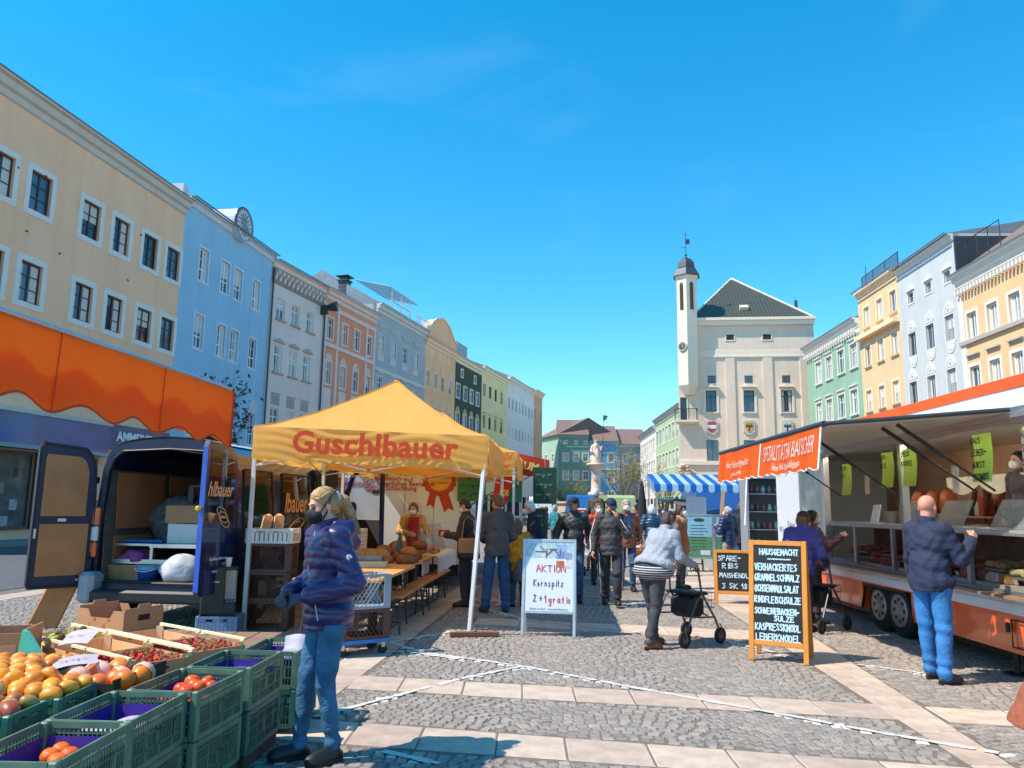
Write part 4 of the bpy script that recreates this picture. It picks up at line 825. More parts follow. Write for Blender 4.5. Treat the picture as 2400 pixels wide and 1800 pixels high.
# ============================================================ yellow tents
YEL = M('yellow_tent_cloth', (255, 198, 104), .75, var=.06, scale=3, trans=.45, bump=.12, bscale=14); ALU = M('brushed_aluminium', (196, 198, 200), .35, metal=.75, var=.06); REDINK = M('red_orange_print', (206, 66, 22), .7, var=.06)
WPOLE = M('white_pole', (226, 226, 224), .4, var=.04)
def tent(name, label, loc, rz, hw, zl, zr, apex, drop, texts, foot=None, seed=1):
    q = random.Random(seed); t = thing(name, label, 'tent', loc, rz)
    ze = lambda x: zl+(zr-zl)*(x+hw)/(2*hw)
    def wr(x, y): return .012*math.sin(7*x+3*y+seed)+.008*math.sin(11*y-5*x)
    corners = [(-hw, -hw), (hw, -hw), (hw, hw), (-hw, hw)]
    rf = MB()
    for k in range(4):
        a, b = corners[k], corners[(k+1) % 4]
        def fn(u, v, a=a, b=b):
            ex, ey = a[0]+(b[0]-a[0])*u, a[1]+(b[1]-a[1])*u; s = 1-v; x, y = ex*s, ey*s
            z0 = ze(ex); z = z0+(apex-z0)*(v**1.32)-.06*math.sin(math.pi*u)*(1-v)*v*2 + wr(x, y)*(1-v)*min(1, v*6)
            return (x, y, z)
        rf.grid(fn, 14, 12)
    part(t, 'canopy', rf, YEL, True)
    for cx_, cy_ in corners: part(t, 'hip_seam', MB().tube([(cx_*(1-v/12), cy_*(1-v/12), ze(cx_)+(apex-ze(cx_))*((v/12)**1.32)+.004) for v in range(13)], .009, 5), M('tent_seam', (226, 150, 60), .8))
    part(t, 'apex_cap', MB().ball((0, 0, apex-.02), (.05, .05, .03), 10, 6), YEL, True)
    for k in range(4):
        a, b = corners[k], corners[(k+1) % 4]; nx, ny = (b[1]-a[1]), -(b[0]-a[0]); L = math.hypot(nx, ny); nx, ny = nx/L, ny/L
        def fv(u, v, a=a, b=b, nx=nx, ny=ny):
            x, y = a[0]+(b[0]-a[0])*u, a[1]+(b[1]-a[1])*u; p = .010*math.sin(24*v+5*math.sin(3*u*math.pi+seed))*(1-abs(2*u-1)**4)+.018*math.sin(9*u+2)*v
            return (x+nx*(.012+p), y+ny*(.012+p), ze(x)-drop*v-.02*math.sin(math.pi*u)*v)
        vv = part(t, 'valance', MB().grid(fv, 40, 16), YEL, True)
        if k == 0:
            for me, x, z, sc in texts: link('lettering', me, vv, (x, -hw-.068, ze(x)+z), (R(90), math.atan((zl-zr)/(2*hw)), 0))
    for k, (x, y) in enumerate(corners):
        x2, y2 = x*.985, y*.985; fx, fy = (foot if (foot and k == 1) else (x2, y2)); zt = ze(x)-.06
        p = part(t, 'pole', MB().box(((x2+fx)/2, (y2+fy)/2, zt/2+.01), (.045, .045, zt-.0), Vector((x2-fx, y2-fy, zt)).to_track_quat('Z', 'Y').to_matrix()), WPOLE)
        part(p, 'foot_plate', MB().box((fx, fy, .012), (.12, .12, .014)), ALU)
        a, b = corners[k], corners[(k+1) % 4]
        sc = MB()
        for i in range(2):
            for s in (0, 1):
                u0, u1 = i*.5+.01, i*.5+.49; z0, z1 = (.1, .42) if s else (.42, .1)
                pa = Vector((a[0]+(b[0]-a[0])*u0, a[1]+(b[1]-a[1])*u0, 0))*.98; pb = Vector((a[0]+(b[0]-a[0])*u1, a[1]+(b[1]-a[1])*u1, 0))*.98
                sc.tube([pa+Vector((0, 0, ze(pa.x)-z0-.1)), pb+Vector((0, 0, ze(pb.x)-z1-.1))], .011, 5)
        part(t, 'scissor_truss', sc, WPOLE)
    return t
rzL = -.06
big_txt = text_mesh('Guschlbauer', .40, REDINK, bold=.012, extrude=.002, sx=1.02, space=1.06)
tent('market_tent', 'yellow pop-up tent with large red lettering over the bread stall', (-1.78, 11.72, 0), rzL, 1.57, 2.64, 2.53, 3.52, .43, [(big_txt, .08, -.20, 1)], foot=(1.37, -1.49))
sm = text_mesh('Guschl\nbauer', .17, REDINK, shear=.3, extrude=.002)
tent('market_tent', 'second yellow tent standing right behind the lettered one', (-1.35, 14.95, 0), rzL, 1.52, 2.60, 2.56, 3.42, .42, [(sm, 1.22, -.17, 1)], seed=4)
solo('broom', MB().box((0, 0, .035), (.62, .09, .045), (0, 0, R(8))).box((0, 0, .006+.004), (.6, .075, .02), (0, 0, R(8))).cyl((0, .0, .05), (.02, .03, .09), .02, n=6), M('reddish_wood', (128, 84, 66), .8, var=.2), 'flat reddish wooden broom head at the foot of the tent pole', 'broom', G(1112, 1492))
# ============================================================ tables, benches
WOOD = M('beer_table_wood', (222, 162, 98), .5, var=.16, scale=3, bump=.12, bscale=30); BWOOD = M('bench_wood', (196, 128, 76), .45, var=.18, scale=3, bump=.1); LEG = M('trestle_green_steel', (72, 78, 74), .5, metal=.4, var=.1)
def plank_table(name, label, cat, x0, x1, y0, y1, z, th, nb, top, grp=None, legh=True):
    t = thing(name, label, cat, ((x0+x1)/2, (y0+y1)/2, 0), rzL, grp); w, l = x1-x0, y1-y0
    for i in range(nb): part(t, 'board', MB().bbox((-w/2+(i+.5)*w/nb, 0, z-th/2), (w/nb-.004, l, th), .004), top)
    for s in (-1, 1):
        lg = MB(); yy = s*(l/2-.3)
        for sx in (-1, 1): lg.cyl((sx*(w/2-.06), yy+s*.12, .0), (sx*(w/2-.1), yy, z-th), .014, n=7)
        lg.cyl((-w/2+.1, yy, z-th-.03), (w/2-.1, yy, z-th-.03), .014, n=7).cyl((-w/2+.07, yy+s*.08, z*.3), (w/2-.07, yy+s*.08, z*.3), .011, n=6); part(t, 'leg', lg, LEG)
    return t
plank_table('beer_table', 'bare wooden beer table at the near end of the bread stall', 'table', -2.42, -1.40, 9.0, 11.2, .78, .035, 4, WOOD)
plank_table('beer_table', 'beer table heaped with bread under the tent', 'table', -2.37, -1.35, 11.24, 13.4, .78, .035, 4, WOOD)
plank_table('beer_bench', 'orange beer bench nearest the dolly of crates', 'bench', -1.52, -1.27, 9.95, 12.1, .49, .03, 1, BWOOD)
plank_table('beer_bench', 'orange beer bench further back beside the bread counter', 'bench', -1.38, -1.13, 12.2, 14.3, .49, .03, 1, BWOOD)
plank_table('cloth_table', 'back table with the white cloth under the bread counter', 'table', -1.95, -1.2, 13.5, 15.6, .77, .03, 3, WOOD)
CLOTHW = M('white_cloth', (230, 228, 224), .85, var=.05, bump=.2, bscale=12)
def cl(u, v):
    y = -1.15+2.3*u
    if v < .55: return (-.42+.84*v/.55, y, .785)
    k = (v-.55)/.45; return (.42+.02*math.sin(9*u)*k+.01, y, .785-.30*k-.02*math.sin(14*u)*k)
solo('table_cloth', MB().grid(cl, 30, 12), CLOTHW, 'white cloth hanging over the edge of the bread counter', 'cloth', (-1.575, 14.5, 0), rzL, smooth=True)
def cl2(u, v):
    y = -.35+.7*u
    if v < .55: return (-.5+.96*v/.55, y, .785)
    k = (v-.55)/.45; return (.465+.02*math.sin(9*u)*k+.012, y, .785-.27*k-.015*math.sin(12*u)*k)
solo('table_cloth', MB().grid(cl2, 16, 12), CLOTHW, 'short white cloth at the far end of the bread table', 'cloth', (-1.86, 13.0, 0), rzL, smooth=True)
# ---- bread
BR = [M('bread_crust', (134, 84, 48), .75, var=.28, scale=9, bump=.6, bscale=25), M('bread_crust_light', (178, 116, 62), .75, var=.25, scale=9, bump=.5, bscale=25), M('roll_crust', (204, 144, 78), .7, var=.2, scale=12, bump=.4)]
q = random.Random(21)
def loaf_mesh(l, w, h, mat):
    m = MB(); n, k = 14, 8; vs = []
    for i in range(k+1):
        a = math.pi*i/k
        for j in range(n):
            b = 2*math.pi*j/n; r = 1+.05*math.sin(3*b+i); z = -math.cos(a); z = z if z > -.45 else -.45+(z+.45)*.1
            vs.append((l*math.sin(a)*math.cos(b)*r, w*math.sin(a)*math.sin(b)*r, h*(z+.46)+(.012*h*10 if (i > k*.6 and j % 3 == 0) else 0)))
    return m.add(vs, [(i*n+j, i*n+(j+1) % n, (i+1)*n+(j+1) % n, (i+1)*n+j) for i in range(k) for j in range(n)]).mesh('loaf', mat, True)
LF = [loaf_mesh(.17, .12, .085, BR[0]), loaf_mesh(.20, .115, .08, BR[1]), loaf_mesh(.15, .14, .09, BR[0])]
ci, si = math.cos(rzL), math.sin(rzL)
for i in range(18):
    lx = -1.5-.30*(i % 2)-.1*q.random(); ly = 11.5+.27*(i//2) % 2.0+q.uniform(-.05, .05); lz = .785 + (.11 if i >= 12 else 0)
    o = link('bread_loaf', LF[i % 3], None, (lx, ly, lz), (q.uniform(-.1, .1), q.uniform(-.1, .1), q.uniform(0, 3))); tag(o, 'dark crusted loaf in the bread heap on the tent table', 'bread', 'loaves heaped on the bread table')
RM = loaf_mesh(.055, .045, .04, BR[2])
for i in range(26):
    o = link('bread_roll', RM, None, (-1.75+.11*(i % 5)+q.uniform(-.02, .02), 13.75+.13*(i//5)+q.uniform(-.02, .02), .79+.05*(i % 2)), (q.uniform(-.2, .2), 0, q.uniform(0, 3))); tag(o, 'small golden roll on the white cloth counter', 'bread roll', 'rolls on the white cloth counter')
CB = M('cardboard', (186, 136, 96), .85, var=.1, scale=4, bump=.1); CBP = M('pale_cardboard', (206, 184, 150), .85, var=.08, scale=4)
def tray(name, label, loc, rz, d, mat, th=.008, cat='tray'):
    x, y, z = d; m = MB(); m.bx(-x/2, x/2, -y/2, y/2, 0, th).bx(-x/2, -x/2+th, -y/2, y/2, th, z).bx(x/2-th, x/2, -y/2, y/2, th, z).bx(-x/2+th, x/2-th, -y/2, -y/2+th, th, z).bx(-x/2+th, x/2-th, y/2-th, y/2, th, z)
    return solo(name, m, mat, label, cat, loc, rz)
tray('cardboard_tray', 'flat pale cardboard tray on the near bread table', (-2.0, 10.85, .785), .1, (.62, .4, .08), CBP)
tray('cardboard_tray', 'patterned smaller tray on top of the flat pale tray', (-1.98, 10.9, .868), .05, (.44, .3, .07), M('check_card', (150, 140, 130), .8, var=.3, scale=14))
for i in range(3): tag(link('bread_loaf', LF[1], None, (-2.1+.13*i, 10.9, .9), (0, 0, .3*i)), 'lighter loaf lying in the small patterned tray', 'bread', 'loaves in the patterned tray')
# glass guard of the bread counter
GLS = clear('acrylic_glass', (220, 228, 230), .08, dim=.2)
gd = thing('counter_guard', 'clear acrylic guard over the bread on the white cloth table', 'guard', (-1.35, 13.9, .79), rzL)
part(gd, 'panel', MB().box((.0, .35, .26), (.006, 1.5, .52), (0, R(-14), 0)), GLS); part(gd, 'panel', MB().box((-.3, -.4, .2), (.5, .005, .38)), GLS)
part(gd, 'edge', MB().box((.065, .35, .52), (.012, 1.5, .012)).box((-.05, -.41, .2), (.012, .012, .40)), ALU)
solo('price_stand', MB().prism([(-.09, 0, 0), (.09, 0, 0), (0, 0, .46)], (0, .02, 0)).box((.06, -.01, .2), (.015, .03, .42), (0, R(-11), 0)), M('slate_grey', (96, 98, 104), .6), 'dark pointed price stand among the loaves', 'stand', (-1.74, 12.35, .785), rzL)
# ============================================================ mesh crates (plastic)
_cr = {}
def crate_parts(d, wall, slots, key, th=.012):
    """shell with corner posts, rim, base and lattice slats"""
    k = (d, key)
    if k in _cr: return _cr[k]
    x, y, z = d; sh = MB(); sh.bx(-x/2+.012, x/2-.012, -y/2+.012, y/2-.012, .004, .016)
    for sx in (-1, 1):
        for sy in (-1, 1): sh.bbox((sx*(x/2-.02), sy*(y/2-.02), z/2), (.04, .04, z), .006)
    for zz, hh in ((z-.015, .03), (.015, .03)):
        sh.bx(-x/2+.04, x/2-.04, -y/2, -y/2+th, zz-hh/2, zz+hh/2).bx(-x/2+.04, x/2-.04, y/2-th, y/2, zz-hh/2, zz+hh/2).bx(-x/2, -x/2+th, -y/2+.04, y/2-.04, zz-hh/2, zz+hh/2).bx(x/2-th, x/2, -y/2+.04, y/2-.04, zz-hh/2, zz+hh/2)
    la = MB()
    for ax in (0, 1):
        L = (x if ax == 0 else y)-.08; W = (y if ax == 0 else x)
        for s in (-1, 1):
            pos = s*(W/2-th/2)
            def pb(u, zc, du, dz, rot=0.):
                if ax == 0: la.box((u, pos, zc), (du, th*.6, dz), (0, rot, 0))
                else: la.box((pos, u, zc), (th*.6, du, dz), (-rot, 0, 0))
            if slots == 'diag':
                n = int(L/.05)
                for i in range(-2, n+3):
                    for r_ in (R(35), R(-35)):
                        u = -L/2+i*L/n
                        lo, hi = .03, z-.03; half = (hi-lo)/2*math.tan(abs(r_))
                        if -L/2-.001 <= u-half and u+half <= L/2+.001: pb(u, z/2, .006, (hi-lo)/math.cos(r_), r_)
                pb(-L/2+.02, z/2, .05, z-.06); pb(L/2-.02, z/2, .05, z-.06)
            elif slots == 'rib':
                n = max(6, int(L/.022))
                for i in range(n+1):
                    u = -L/2+L*i/n; pb(u, z/2, .005 if i % 6 else .014, z-.06)
                for zz in (.30, .58, .80): pb(0, z*zz, L, .007)
                pb(.0, z*.47, .05, z*.34); pb(L*.33, z*.47, .035, z*.3)
            elif slots == 'solid':
                pb(0, z*.42, L, z*.62)
                for i in range(9): pb(-L/2+L*(i+.5)/9, z*.42, .012, z*.7)
                pb(0, z*.86, L*.2, z*.2); pb(-L*.4, z*.86, L*.2, z*.2); pb(L*.4, z*.86, L*.2, z*.2)
    _cr[k] = (sh.mesh('shell', wall), la.mesh('lattice', wall)); return _cr[k]
def crate(name, label, loc, rz, d, wall, slots, key, group=None):
    a, b = crate_parts(d, wall, slots, key); t = thing(name, label, 'crate', loc, rz, group); link('shell', a, t); link('lattice', b, t); return t
BRC = M('brown_plastic', (92, 58, 48), .45, var=.12, scale=5); GRC = M('grey_plastic', (150, 160, 170), .45, var=.1, scale=5); WHC = M('cream_plastic', (226, 220, 206), .45, var=.06); BLP = M('blue_plastic', (30, 120, 196), .4, var=.08)
for i, nm in enumerate(('lowest', 'middle', 'uppermost')):
    crate('bread_crate', nm + ' dark brown bread crate in the stack behind the heater', (-3.17, 10.5, .005+i*.365), .03, (.6, .4, .36), BRC, 'diag', 'br36')
crate('bread_tray', 'cream plastic tray crowning the brown crate stack by the van', (-3.17, 10.5, 1.101), .0, (.62, .42, .19), WHC, 'solid', 'wh19')
q = random.Random(5); BAG = M('bread_in_bag', (226, 196, 160), .3, var=.3, scale=9, coat=.5)
for i, (dx, lab) in enumerate(((-.12, 'sliced bread bag leaning in the cream tray, the left one'), (.06, 'sliced bread bag leaning in the cream tray, the right one'))):
    m = MB().bbox((0, 0, .13), (.13, .2, .26), .04); m.mat(1); m.bbox((.0, -.101, .13), (.1, .01, .2), .004); solo('bread_bag', m, [BAG, M('orange_label', (222, 130, 60), .4)], lab, 'bread bag', (-3.17+dx, 10.48, 1.22), .3, rot=(R(-12), R(10-8*i), .3))
crate('bread_crate', 'brown mesh crate on the blue dolly', (-1.68, 8.86, .175), .62, (.6, .4, .31), BRC, 'diag', 'br31')
crate('bread_crate', 'grey mesh crate stacked on the brown one on the dolly', (-1.68, 8.86, .49), .62, (.6, .4, .37), GRC, 'diag', 'gr37')
dl = thing('dolly', 'blue crate dolly with black castors beside the woman', 'dolly', (-1.68, 8.86, 0), .62)
dm = MB().bx(-.31, .31, -.21, -.17, .13, .17).bx(-.31, .31, .17, .21, .13, .17).bx(-.31, -.27, -.17, .17, .13, .17).bx(.27, .31, -.17, .17, .13, .17); part(dl, 'frame', dm, BLP)
for sx in (-1, 1):
    for sy in (-1, 1):
        w = part(dl, 'castor', MB().cyl((sx*.24, sy*.15-.015, .05), (sx*.24, sy*.15+.015, .05), .05, n=14), M('black_rubber', (32, 32, 34), .7)); part(w, 'fork', MB().box((sx*.24, sy*.15, .1), (.04, .05, .06)), ALU)
for i in range(8): crate('bread_tray', 'white stacking tray in the pile behind the bread table', (-2.62, 12.6, .72+i*.066) if i else (-2.62, 12.6, .72), .0, (.58, .4, .06), WHC, 'solid', 'wh6', 'white trays piled by the van door')
for i in range(2): crate('bread_crate', ('lower', 'upper')[i]+' brown crate under the pile of white trays', (-2.62, 12.6, .004+i*.358), 0., (.6, .4, .354), BRC, 'diag', 'br354')
crate('grey_crate', 'blue grey plastic crate carrying the heater', (-3.60, 9.95, 0), .1, (.5, .4, .24), M('bluegrey_plastic', (104, 134, 164), .5, var=.1), 'solid', 'gr24')
ht = thing('gas_heater', 'dark portable heater with wire grille on the blue grey crate', 'heater', (-3.66, 9.93, .245), .35)
HM = M('heater_dark', (58, 56, 52), .4, metal=.3, var=.2)
part(ht, 'casing', MB().bbox((-.05, .06, .29), (.28, .26, .58), .015).bbox((.15, .06, .07), (.16, .26, .14), .01).bbox((.15, .06, .56), (.16, .26, .03), .008).box((.15, .17, .34), (.15, .02, .4)), HM)
gr = MB()
for i in range(13): gr.tube([(.10, -.05, .16+i*.029), (.225, -.05, .16+i*.029), (.225, .17, .16+i*.029)], .003, 4)
for i in range(4): gr.cyl((.11+i*.035, -.051, .15), (.11+i*.035, -.051, .54), .003, n=4)
part(ht, 'grille', gr, ALU); part(ht, 'reflector', MB().box((.15, .155, .34), (.12, .01, .36)), M('pale_reflector', (214, 206, 196), .25, metal=.6)); part(ht, 'latch', MB().box((-.05, -.075, .40), (.13, .012, .015)), ALU)
cp = thing('paper_cup', 'white paper cup standing on top of the heater', 'cup', (-3.55, 9.95, .825)); part(cp, 'cup', MB().lathe([(.001, 0), (.03, 0), (.042, .11), (.044, .115), (.04, .112), (.028, .005)], n=16), WFR, True)
solo('bread_roll', RM, None, 'half eaten roll lying on the heater', 'bread roll', (-3.76, 9.9, .825), .4)

# ============================================================ van
NAVY = M('navy_paint', (26, 34, 78), .22, var=.1, scale=2, coat=.8); NAVYI = M('navy_inside', (30, 34, 62), .45, var=.15); PLY = M('plywood_panel', (186, 122, 74), .7, var=.14, scale=2.5, bump=.08)
BLK = M('black_plastic', (26, 27, 30), .5, var=.15); TGL = M('tinted_glass', (24, 26, 28), .04, spec=.9); VGLARE = M('van_roof_sun_glare', (226, 230, 234), .3, coat=.5); GOLD = M('gold_script', (226, 170, 120), .5)
VR = thing('delivery_van', 'navy delivery van with both rear doors open and plywood lining', 'van', (-4.62, 10.45, 0), -.10)
def vprof(s=1.0, z0=.42): return [(-.98*s, z0), (-1.0*s, .9), (-.99*s, 1.3), (-.93*s, 2.05), (-.86*s, 2.28), (-.72*s, 2.41)], [(.72*s, 2.41), (.86*s, 2.28), (.93*s, 2.05), (.99*s, 1.3), (1.0*s, .9), (.98*s, z0)]
l_, r_ = vprof(); pr = l_+[(-.4, 2.47), (0, 2.49), (.4, 2.47)]+r_
def extr(prof, y0, y1, mb): n = len(prof); mb.add([(x, y0, z) for x, z in prof]+[(x, y1, z) for x, z in prof], [(i+1, i, n+i, n+i+1) for i in range(n-1)]); return mb
part(VR, 'body', extr(l_+[(-.72, 2.415)], .0, 4.2, extr([(.72, 2.415)]+r_, .0, 4.2, MB())).bx(-.98, .98, .02, 4.2, .38, .44), NAVY, False)
part(VR, 'roof_skin', extr([(-.76, 2.395), (-.72, 2.418), (-.4, 2.48), (0, 2.50), (.4, 2.48), (.72, 2.418), (.76, 2.395)], -.03, 4.0, MB()), VGLARE, True)  # sun's reflection on the roof is put into its white colour
nose = MB(); fp = [(4.2, .42), (4.2, 2.4), (4.45, 2.25), (5.1, 1.35), (5.6, 1.15), (5.75, .8), (5.72, .42)]
nose.prism([(-.96, y, z) for y, z in fp], (1.92, 0, 0)); part(VR, 'cab', nose, NAVY); part(VR, 'windscreen', MB().quad((-.85, 4.50, 2.2), (.85, 4.50, 2.2), (.9, 5.10, 1.40), (-.9, 5.10, 1.40)), TGL)
# rear frame ring
inn = [(-.90, .56), (-.90, 1.3), (-.85, 2.02), (-.78, 2.20), (-.66, 2.30), (0, 2.33), (.66, 2.30), (.78, 2.20), (.85, 2.02), (.90, 1.3), (.90, .56)]; out = [(-.98, .42), (-.99, 1.3), (-.93, 2.05), (-.86, 2.28), (-.72, 2.41), (0, 2.49), (.72, 2.41), (.86, 2.28), (.93, 2.05), (.99, 1.3), (.98, .42)]
fr = MB(); n = len(inn)
for i in range(n-1): fr.prism([(out[i][0], -.02, out[i][1]), (out[i+1][0], -.02, out[i+1][1]), (inn[i+1][0], -.02, inn[i+1][1]), (inn[i][0], -.02, inn[i][1])], (0, .08, 0))
fr.bx(-.98, .98, -.02, .06, .42, .56); part(VR, 'rear_frame', fr, NAVYI)
part(VR, 'seal', MB().tube([(x*.99, -.03, z) for x, z in inn], .014, 6, closed=True), BLK)
bp = part(VR, 'bumper', MB().bbox((0, -.12, .40), (1.94, .22, .16), .03), BLK); part(bp, 'corner_cap', MB().bbox((-.9, -.1, .5), (.22, .3, .40), .05), M('grey_bumper', (150, 156, 164), .5)); part(bp, 'corner_cap', MB().bbox((.9, -.1, .5), (.2, .28, .34), .05), BLK)
part(VR, 'floor', MB().bx(-.9, .9, .0, 4.1, .50, .57), M('van_floor', (92, 78, 62), .8, var=.2)); part(VR, 'floor_step', MB().bx(-.85, .85, -.06, .0, .46, .5), NAVY)
lin_ = MB()
lin_.box((-.88, 1.9, 1.3), (.02, 3.7, 1.5), (0, R(-1.5), 0)).box((.88, 1.0, 1.2), (.02, 1.6, 1.3), (0, R(1.5), 0)).bx(-.9, .9, 4.05, 4.08, .57, 2.3); part(VR, 'lining', lin_, M('van_lining_dark', (96, 86, 78), .8, var=.2))
for y0, y1, z0, z1 in ((.25, 1.45, 1.25, 2.02), (1.6, 2.7, 1.25, 2.02), (2.85, 3.9, 1.25, 2.02), (.25, 1.45, .62, 1.15)):
    part(VR, 'plywood_panel', MB().box((-.862, (y0+y1)/2, (z0+z1)/2), (.012, y1-y0, z1-z0), (0, R(-3) if z0 > 1 else 0, 0)), PLY)
part(VR, 'plywood_panel', MB().bx(-.6, .6, 4.0, 4.04, 1.2, 2.1), PLY)
# side glass and trim on the right flank
for y0, y1 in ((.22, 1.25), (1.55, 2.75)):
    g_ = part(VR, 'side_window', MB().add([(.998, y0, 1.28), (.998, y1, 1.28), (.934, y1-.05, 2.08), (.934, y0+.05, 2.08)], [(0, 1, 2, 3)]), TGL)
    part(g_, 'rubber_trim', MB().tube([(1.0, y0, 1.28), (1.0, y1, 1.28), (.938, y1-.05, 2.08), (.938, y0+.05, 2.08)], .012, 5, closed=True), BLK)
part(VR, 'door_gap', MB().bx(.985, 1.008, 1.38, 1.42, .5, 1.28).bx(.985, 1.008, 2.86, 2.90, .5, 2.0).bx(.98, 1.006, 1.38, 4.1, 1.17, 1.2), BLK)
part(VR, 'door_handle', MB().bbox((1.015, 2.7, 1.08), (.03, .18, .05), .01), BLK)
part(VR, 'side_trim', MB().bx(.995, 1.015, .1, 4.2, .62, .72), BLK)
cabw = part(VR, 'cab_interior', MB().bx(.90, .995, 3.0, 4.1, 1.0, 2.2), M('cab_dark', (44, 40, 38), .8)); part(cabw, 'seat', MB().bbox((.93, 3.6, 1.25), (.16, .45, .8), .05), M('tan_seat', (186, 150, 110), .8))
for y in (.95, 4.55):
    for s in (-1, 1):
        w = part(VR, 'wheel', MB().cyl((s*.78, y, .34), (s*.98, y, .34), .34, n=24), M('tyre_rubber', (34, 34, 36), .85)); part(w, 'rim', MB().cyl((s*.97, y, .34), (s*.99, y, .34), .2, n=16), M('steel_rim', (150, 152, 156), .4, metal=.6))
tl = part(VR, 'tail_light', MB().bbox((-.95, -.045, 1.42), (.12, .06, .24), .015).bbox((-.96, -.045, .98), (.12, .06, .20), .015), M('amber_lens', (226, 96, 24), .15, coat=1)); part(tl, 'reverse_lens', MB().bbox((-.955, -.045, 1.19), (.12, .062, .2), .015), M('clear_lens', (206, 206, 206), .1, coat=1))
def rear_door(side):
    """door leaf in its own frame: x from hinge to free edge, outer face at -y"""
    pts = [(0, .56), (0, 1.3), (.04, 2.05), (.12, 2.24), (.22, 2.33), (.86, 2.38), (.90, 2.3), (.90, .56), (.86, .50), (.04, .50)]
    m = MB().prism([(x, -.03, z) for x, z in pts], (0, .06, 0)); return m, pts
Hl = thing; m, pts = rear_door(-1)
dl_ = part(VR, 'rear_door', m, NAVYI, loc=(-.98, -.03, 0), rot=(0, 0, R(180+52))); dl_.scale = (.83, 1, 1)   # left leaf, swung wide open
dl_['label'] = 'left rear door leaf with two plywood panels'
part(dl_, 'plywood_panel', MB().prism([(.16, .033, 1.42), (.16, .033, 2.0), (.22, .033, 2.14), (.30, .033, 2.2), (.78, .033, 2.22), (.80, .033, 2.16), (.80, .033, 1.42)], (0, .012, 0)), PLY)
part(dl_, 'plywood_panel', MB().bx(.10, .80, .033, .045, .66, 1.32), PLY)
part(dl_, 'seal', MB().tube([(x*.97+.015, .04, 1.45+(z-1.45)*.97) for x, z in pts], .014, 6, closed=True), BLK)
part(dl_, 'latch', MB().box((.86, .05, 1.2), (.03, .03, .12)).box((.5, .05, 1.37), (.12, .03, .04)).cyl((.2, .06, .6), (.2, .03, .6), .02, n=8), ALU)
for z_ in (.9, 1.9): part(VR, 'hinge', MB().bbox((-.99, -.06, z_), (.05, .1, .09), .01), BLK)
part(dl_, 'number_plate', MB().bx(.25, .6, -.045, -.032, .82, .93), WFR)
dr_ = part(VR, 'rear_door', m, NAVY, loc=(.98, -.03, 0), rot=(0, 0, R(-90)))       # right leaf, straight back, outer face to the square
dr_['label'] = 'right rear door leaf with gold lettering'
part(dr_, 'window', MB().prism([(.1, .032, 1.40), (.14, .032, 2.0), (.26, .032, 2.24), (.80, .032, 2.27), (.83, .032, 1.40)], (0, .004, 0)), TGL)
for tx, z, s_, mt, al in (('hlbauer', 1.78, .26, GOLD, .36), ('Guschlbauer Backwaren', .93, .055, WFR, .45), ('4720', .855, .055, WFR, .3), ('www.guschlbauer', .78, .055, WFR, .42)):
    link('lettering', text_mesh(tx, s_, mt, shear=.35 if s_ > .1 else 0, extrude=.001, bold=.004 if s_ > .1 else .0, sx=.85), dr_, (al if s_ < .1 else .52, .039, z), (R(90), 0, R(180)))
loop = MB()
for k in range(3): loop.tube([(.45+.13*math.cos(a)-.05*k, .040, 1.5-.06*k+.07*math.sin(a+.5)) for a in [i*math.pi/8 for i in range(17)]], .006, 4)
part(dr_, 'pretzel_logo', loop, GOLD)
part(dr_, 'yellow_tab', MB().bbox((.93, -.02, 1.55), (.1, .05, .06), .015), M('yellow_plastic', (240, 200, 40), .4)); part(dr_, 'edge_strip', MB().bx(.895, .905, -.031, .031, .56, 2.3), M('bright_blue_edge', (52, 96, 190), .3))
link('lettering', text_mesh('lbauer', .42, GOLD, shear=.35, extrude=.001, sx=.9, bold=.006), VR, (1.002, 2.05, 1.62), (R(90-4), 0, R(90)))
lo2 = MB()
for k in range(2): lo2.tube([(1.012+.0*k, 2.15+.28*math.cos(a)-.1*k, 1.30-.05*k+.09*math.sin(a+.5)) for a in [i*math.pi/8 for i in range(17)]], .008, 4)
part(VR, 'pretzel_logo', lo2, GOLD)
fd = part(VR, 'front_door', MB().tube([(1.02, 4.25, .55), (1.02, 4.25, 1.35), (1.28, 4.12, 2.15), (1.45, 4.05, 2.28), (1.86, 3.85, 2.3), (1.92, 3.82, 2.2), (1.95, 3.80, .55)], .05, 6), NAVY)
part(fd, 'panel', MB().prism([(1.02, 4.25, .5), (1.95, 3.8, .5), (1.95, 3.8, 1.35), (1.02, 4.25, 1.35)], (.02, .05, 0)), M('cab_dark', (44, 40, 38))); part(fd, 'pane', MB().add([(1.06, 4.25, 1.36), (1.93, 3.83, 1.36), (1.88, 3.85, 2.24), (1.45, 4.05, 2.24), (1.28, 4.13, 2.12)], [(0, 1, 2, 3, 4)]), clear('car_glass', (160, 190, 200), .22))
part(fd, 'mirror', MB().bbox((1.3, 4.0, 1.5), (.2, .12, .34), .05), BLK)
part(VR, 'shelf', MB().bx(-.86, .88, .3, 1.6, 1.02, 1.05).bx(-.88, .88, .3, 1.7, .80, .83).bx(-.35, -.31, .3, .34, .83, 1.02).bx(.84, .88, .3, .34, .83, 1.02).bx(-.35, .88, .27, .3, 1.0, 1.05).bx(-.88, .88, .27, .3, .78, .84), ALU)
def van_item(name, mb, mat, label, cat, lx, ly, lz, rz=0., smooth=False):
    p = VR.matrix_basis @ Vector((lx, ly, lz)) if False else Vector((-4.62, 10.45, 0))+Matrix.Rotation(-.10, 3, 'Z') @ Vector((lx, ly, lz)); return solo(name, mb, mat, label, cat, p, rz-.10, smooth=smooth)
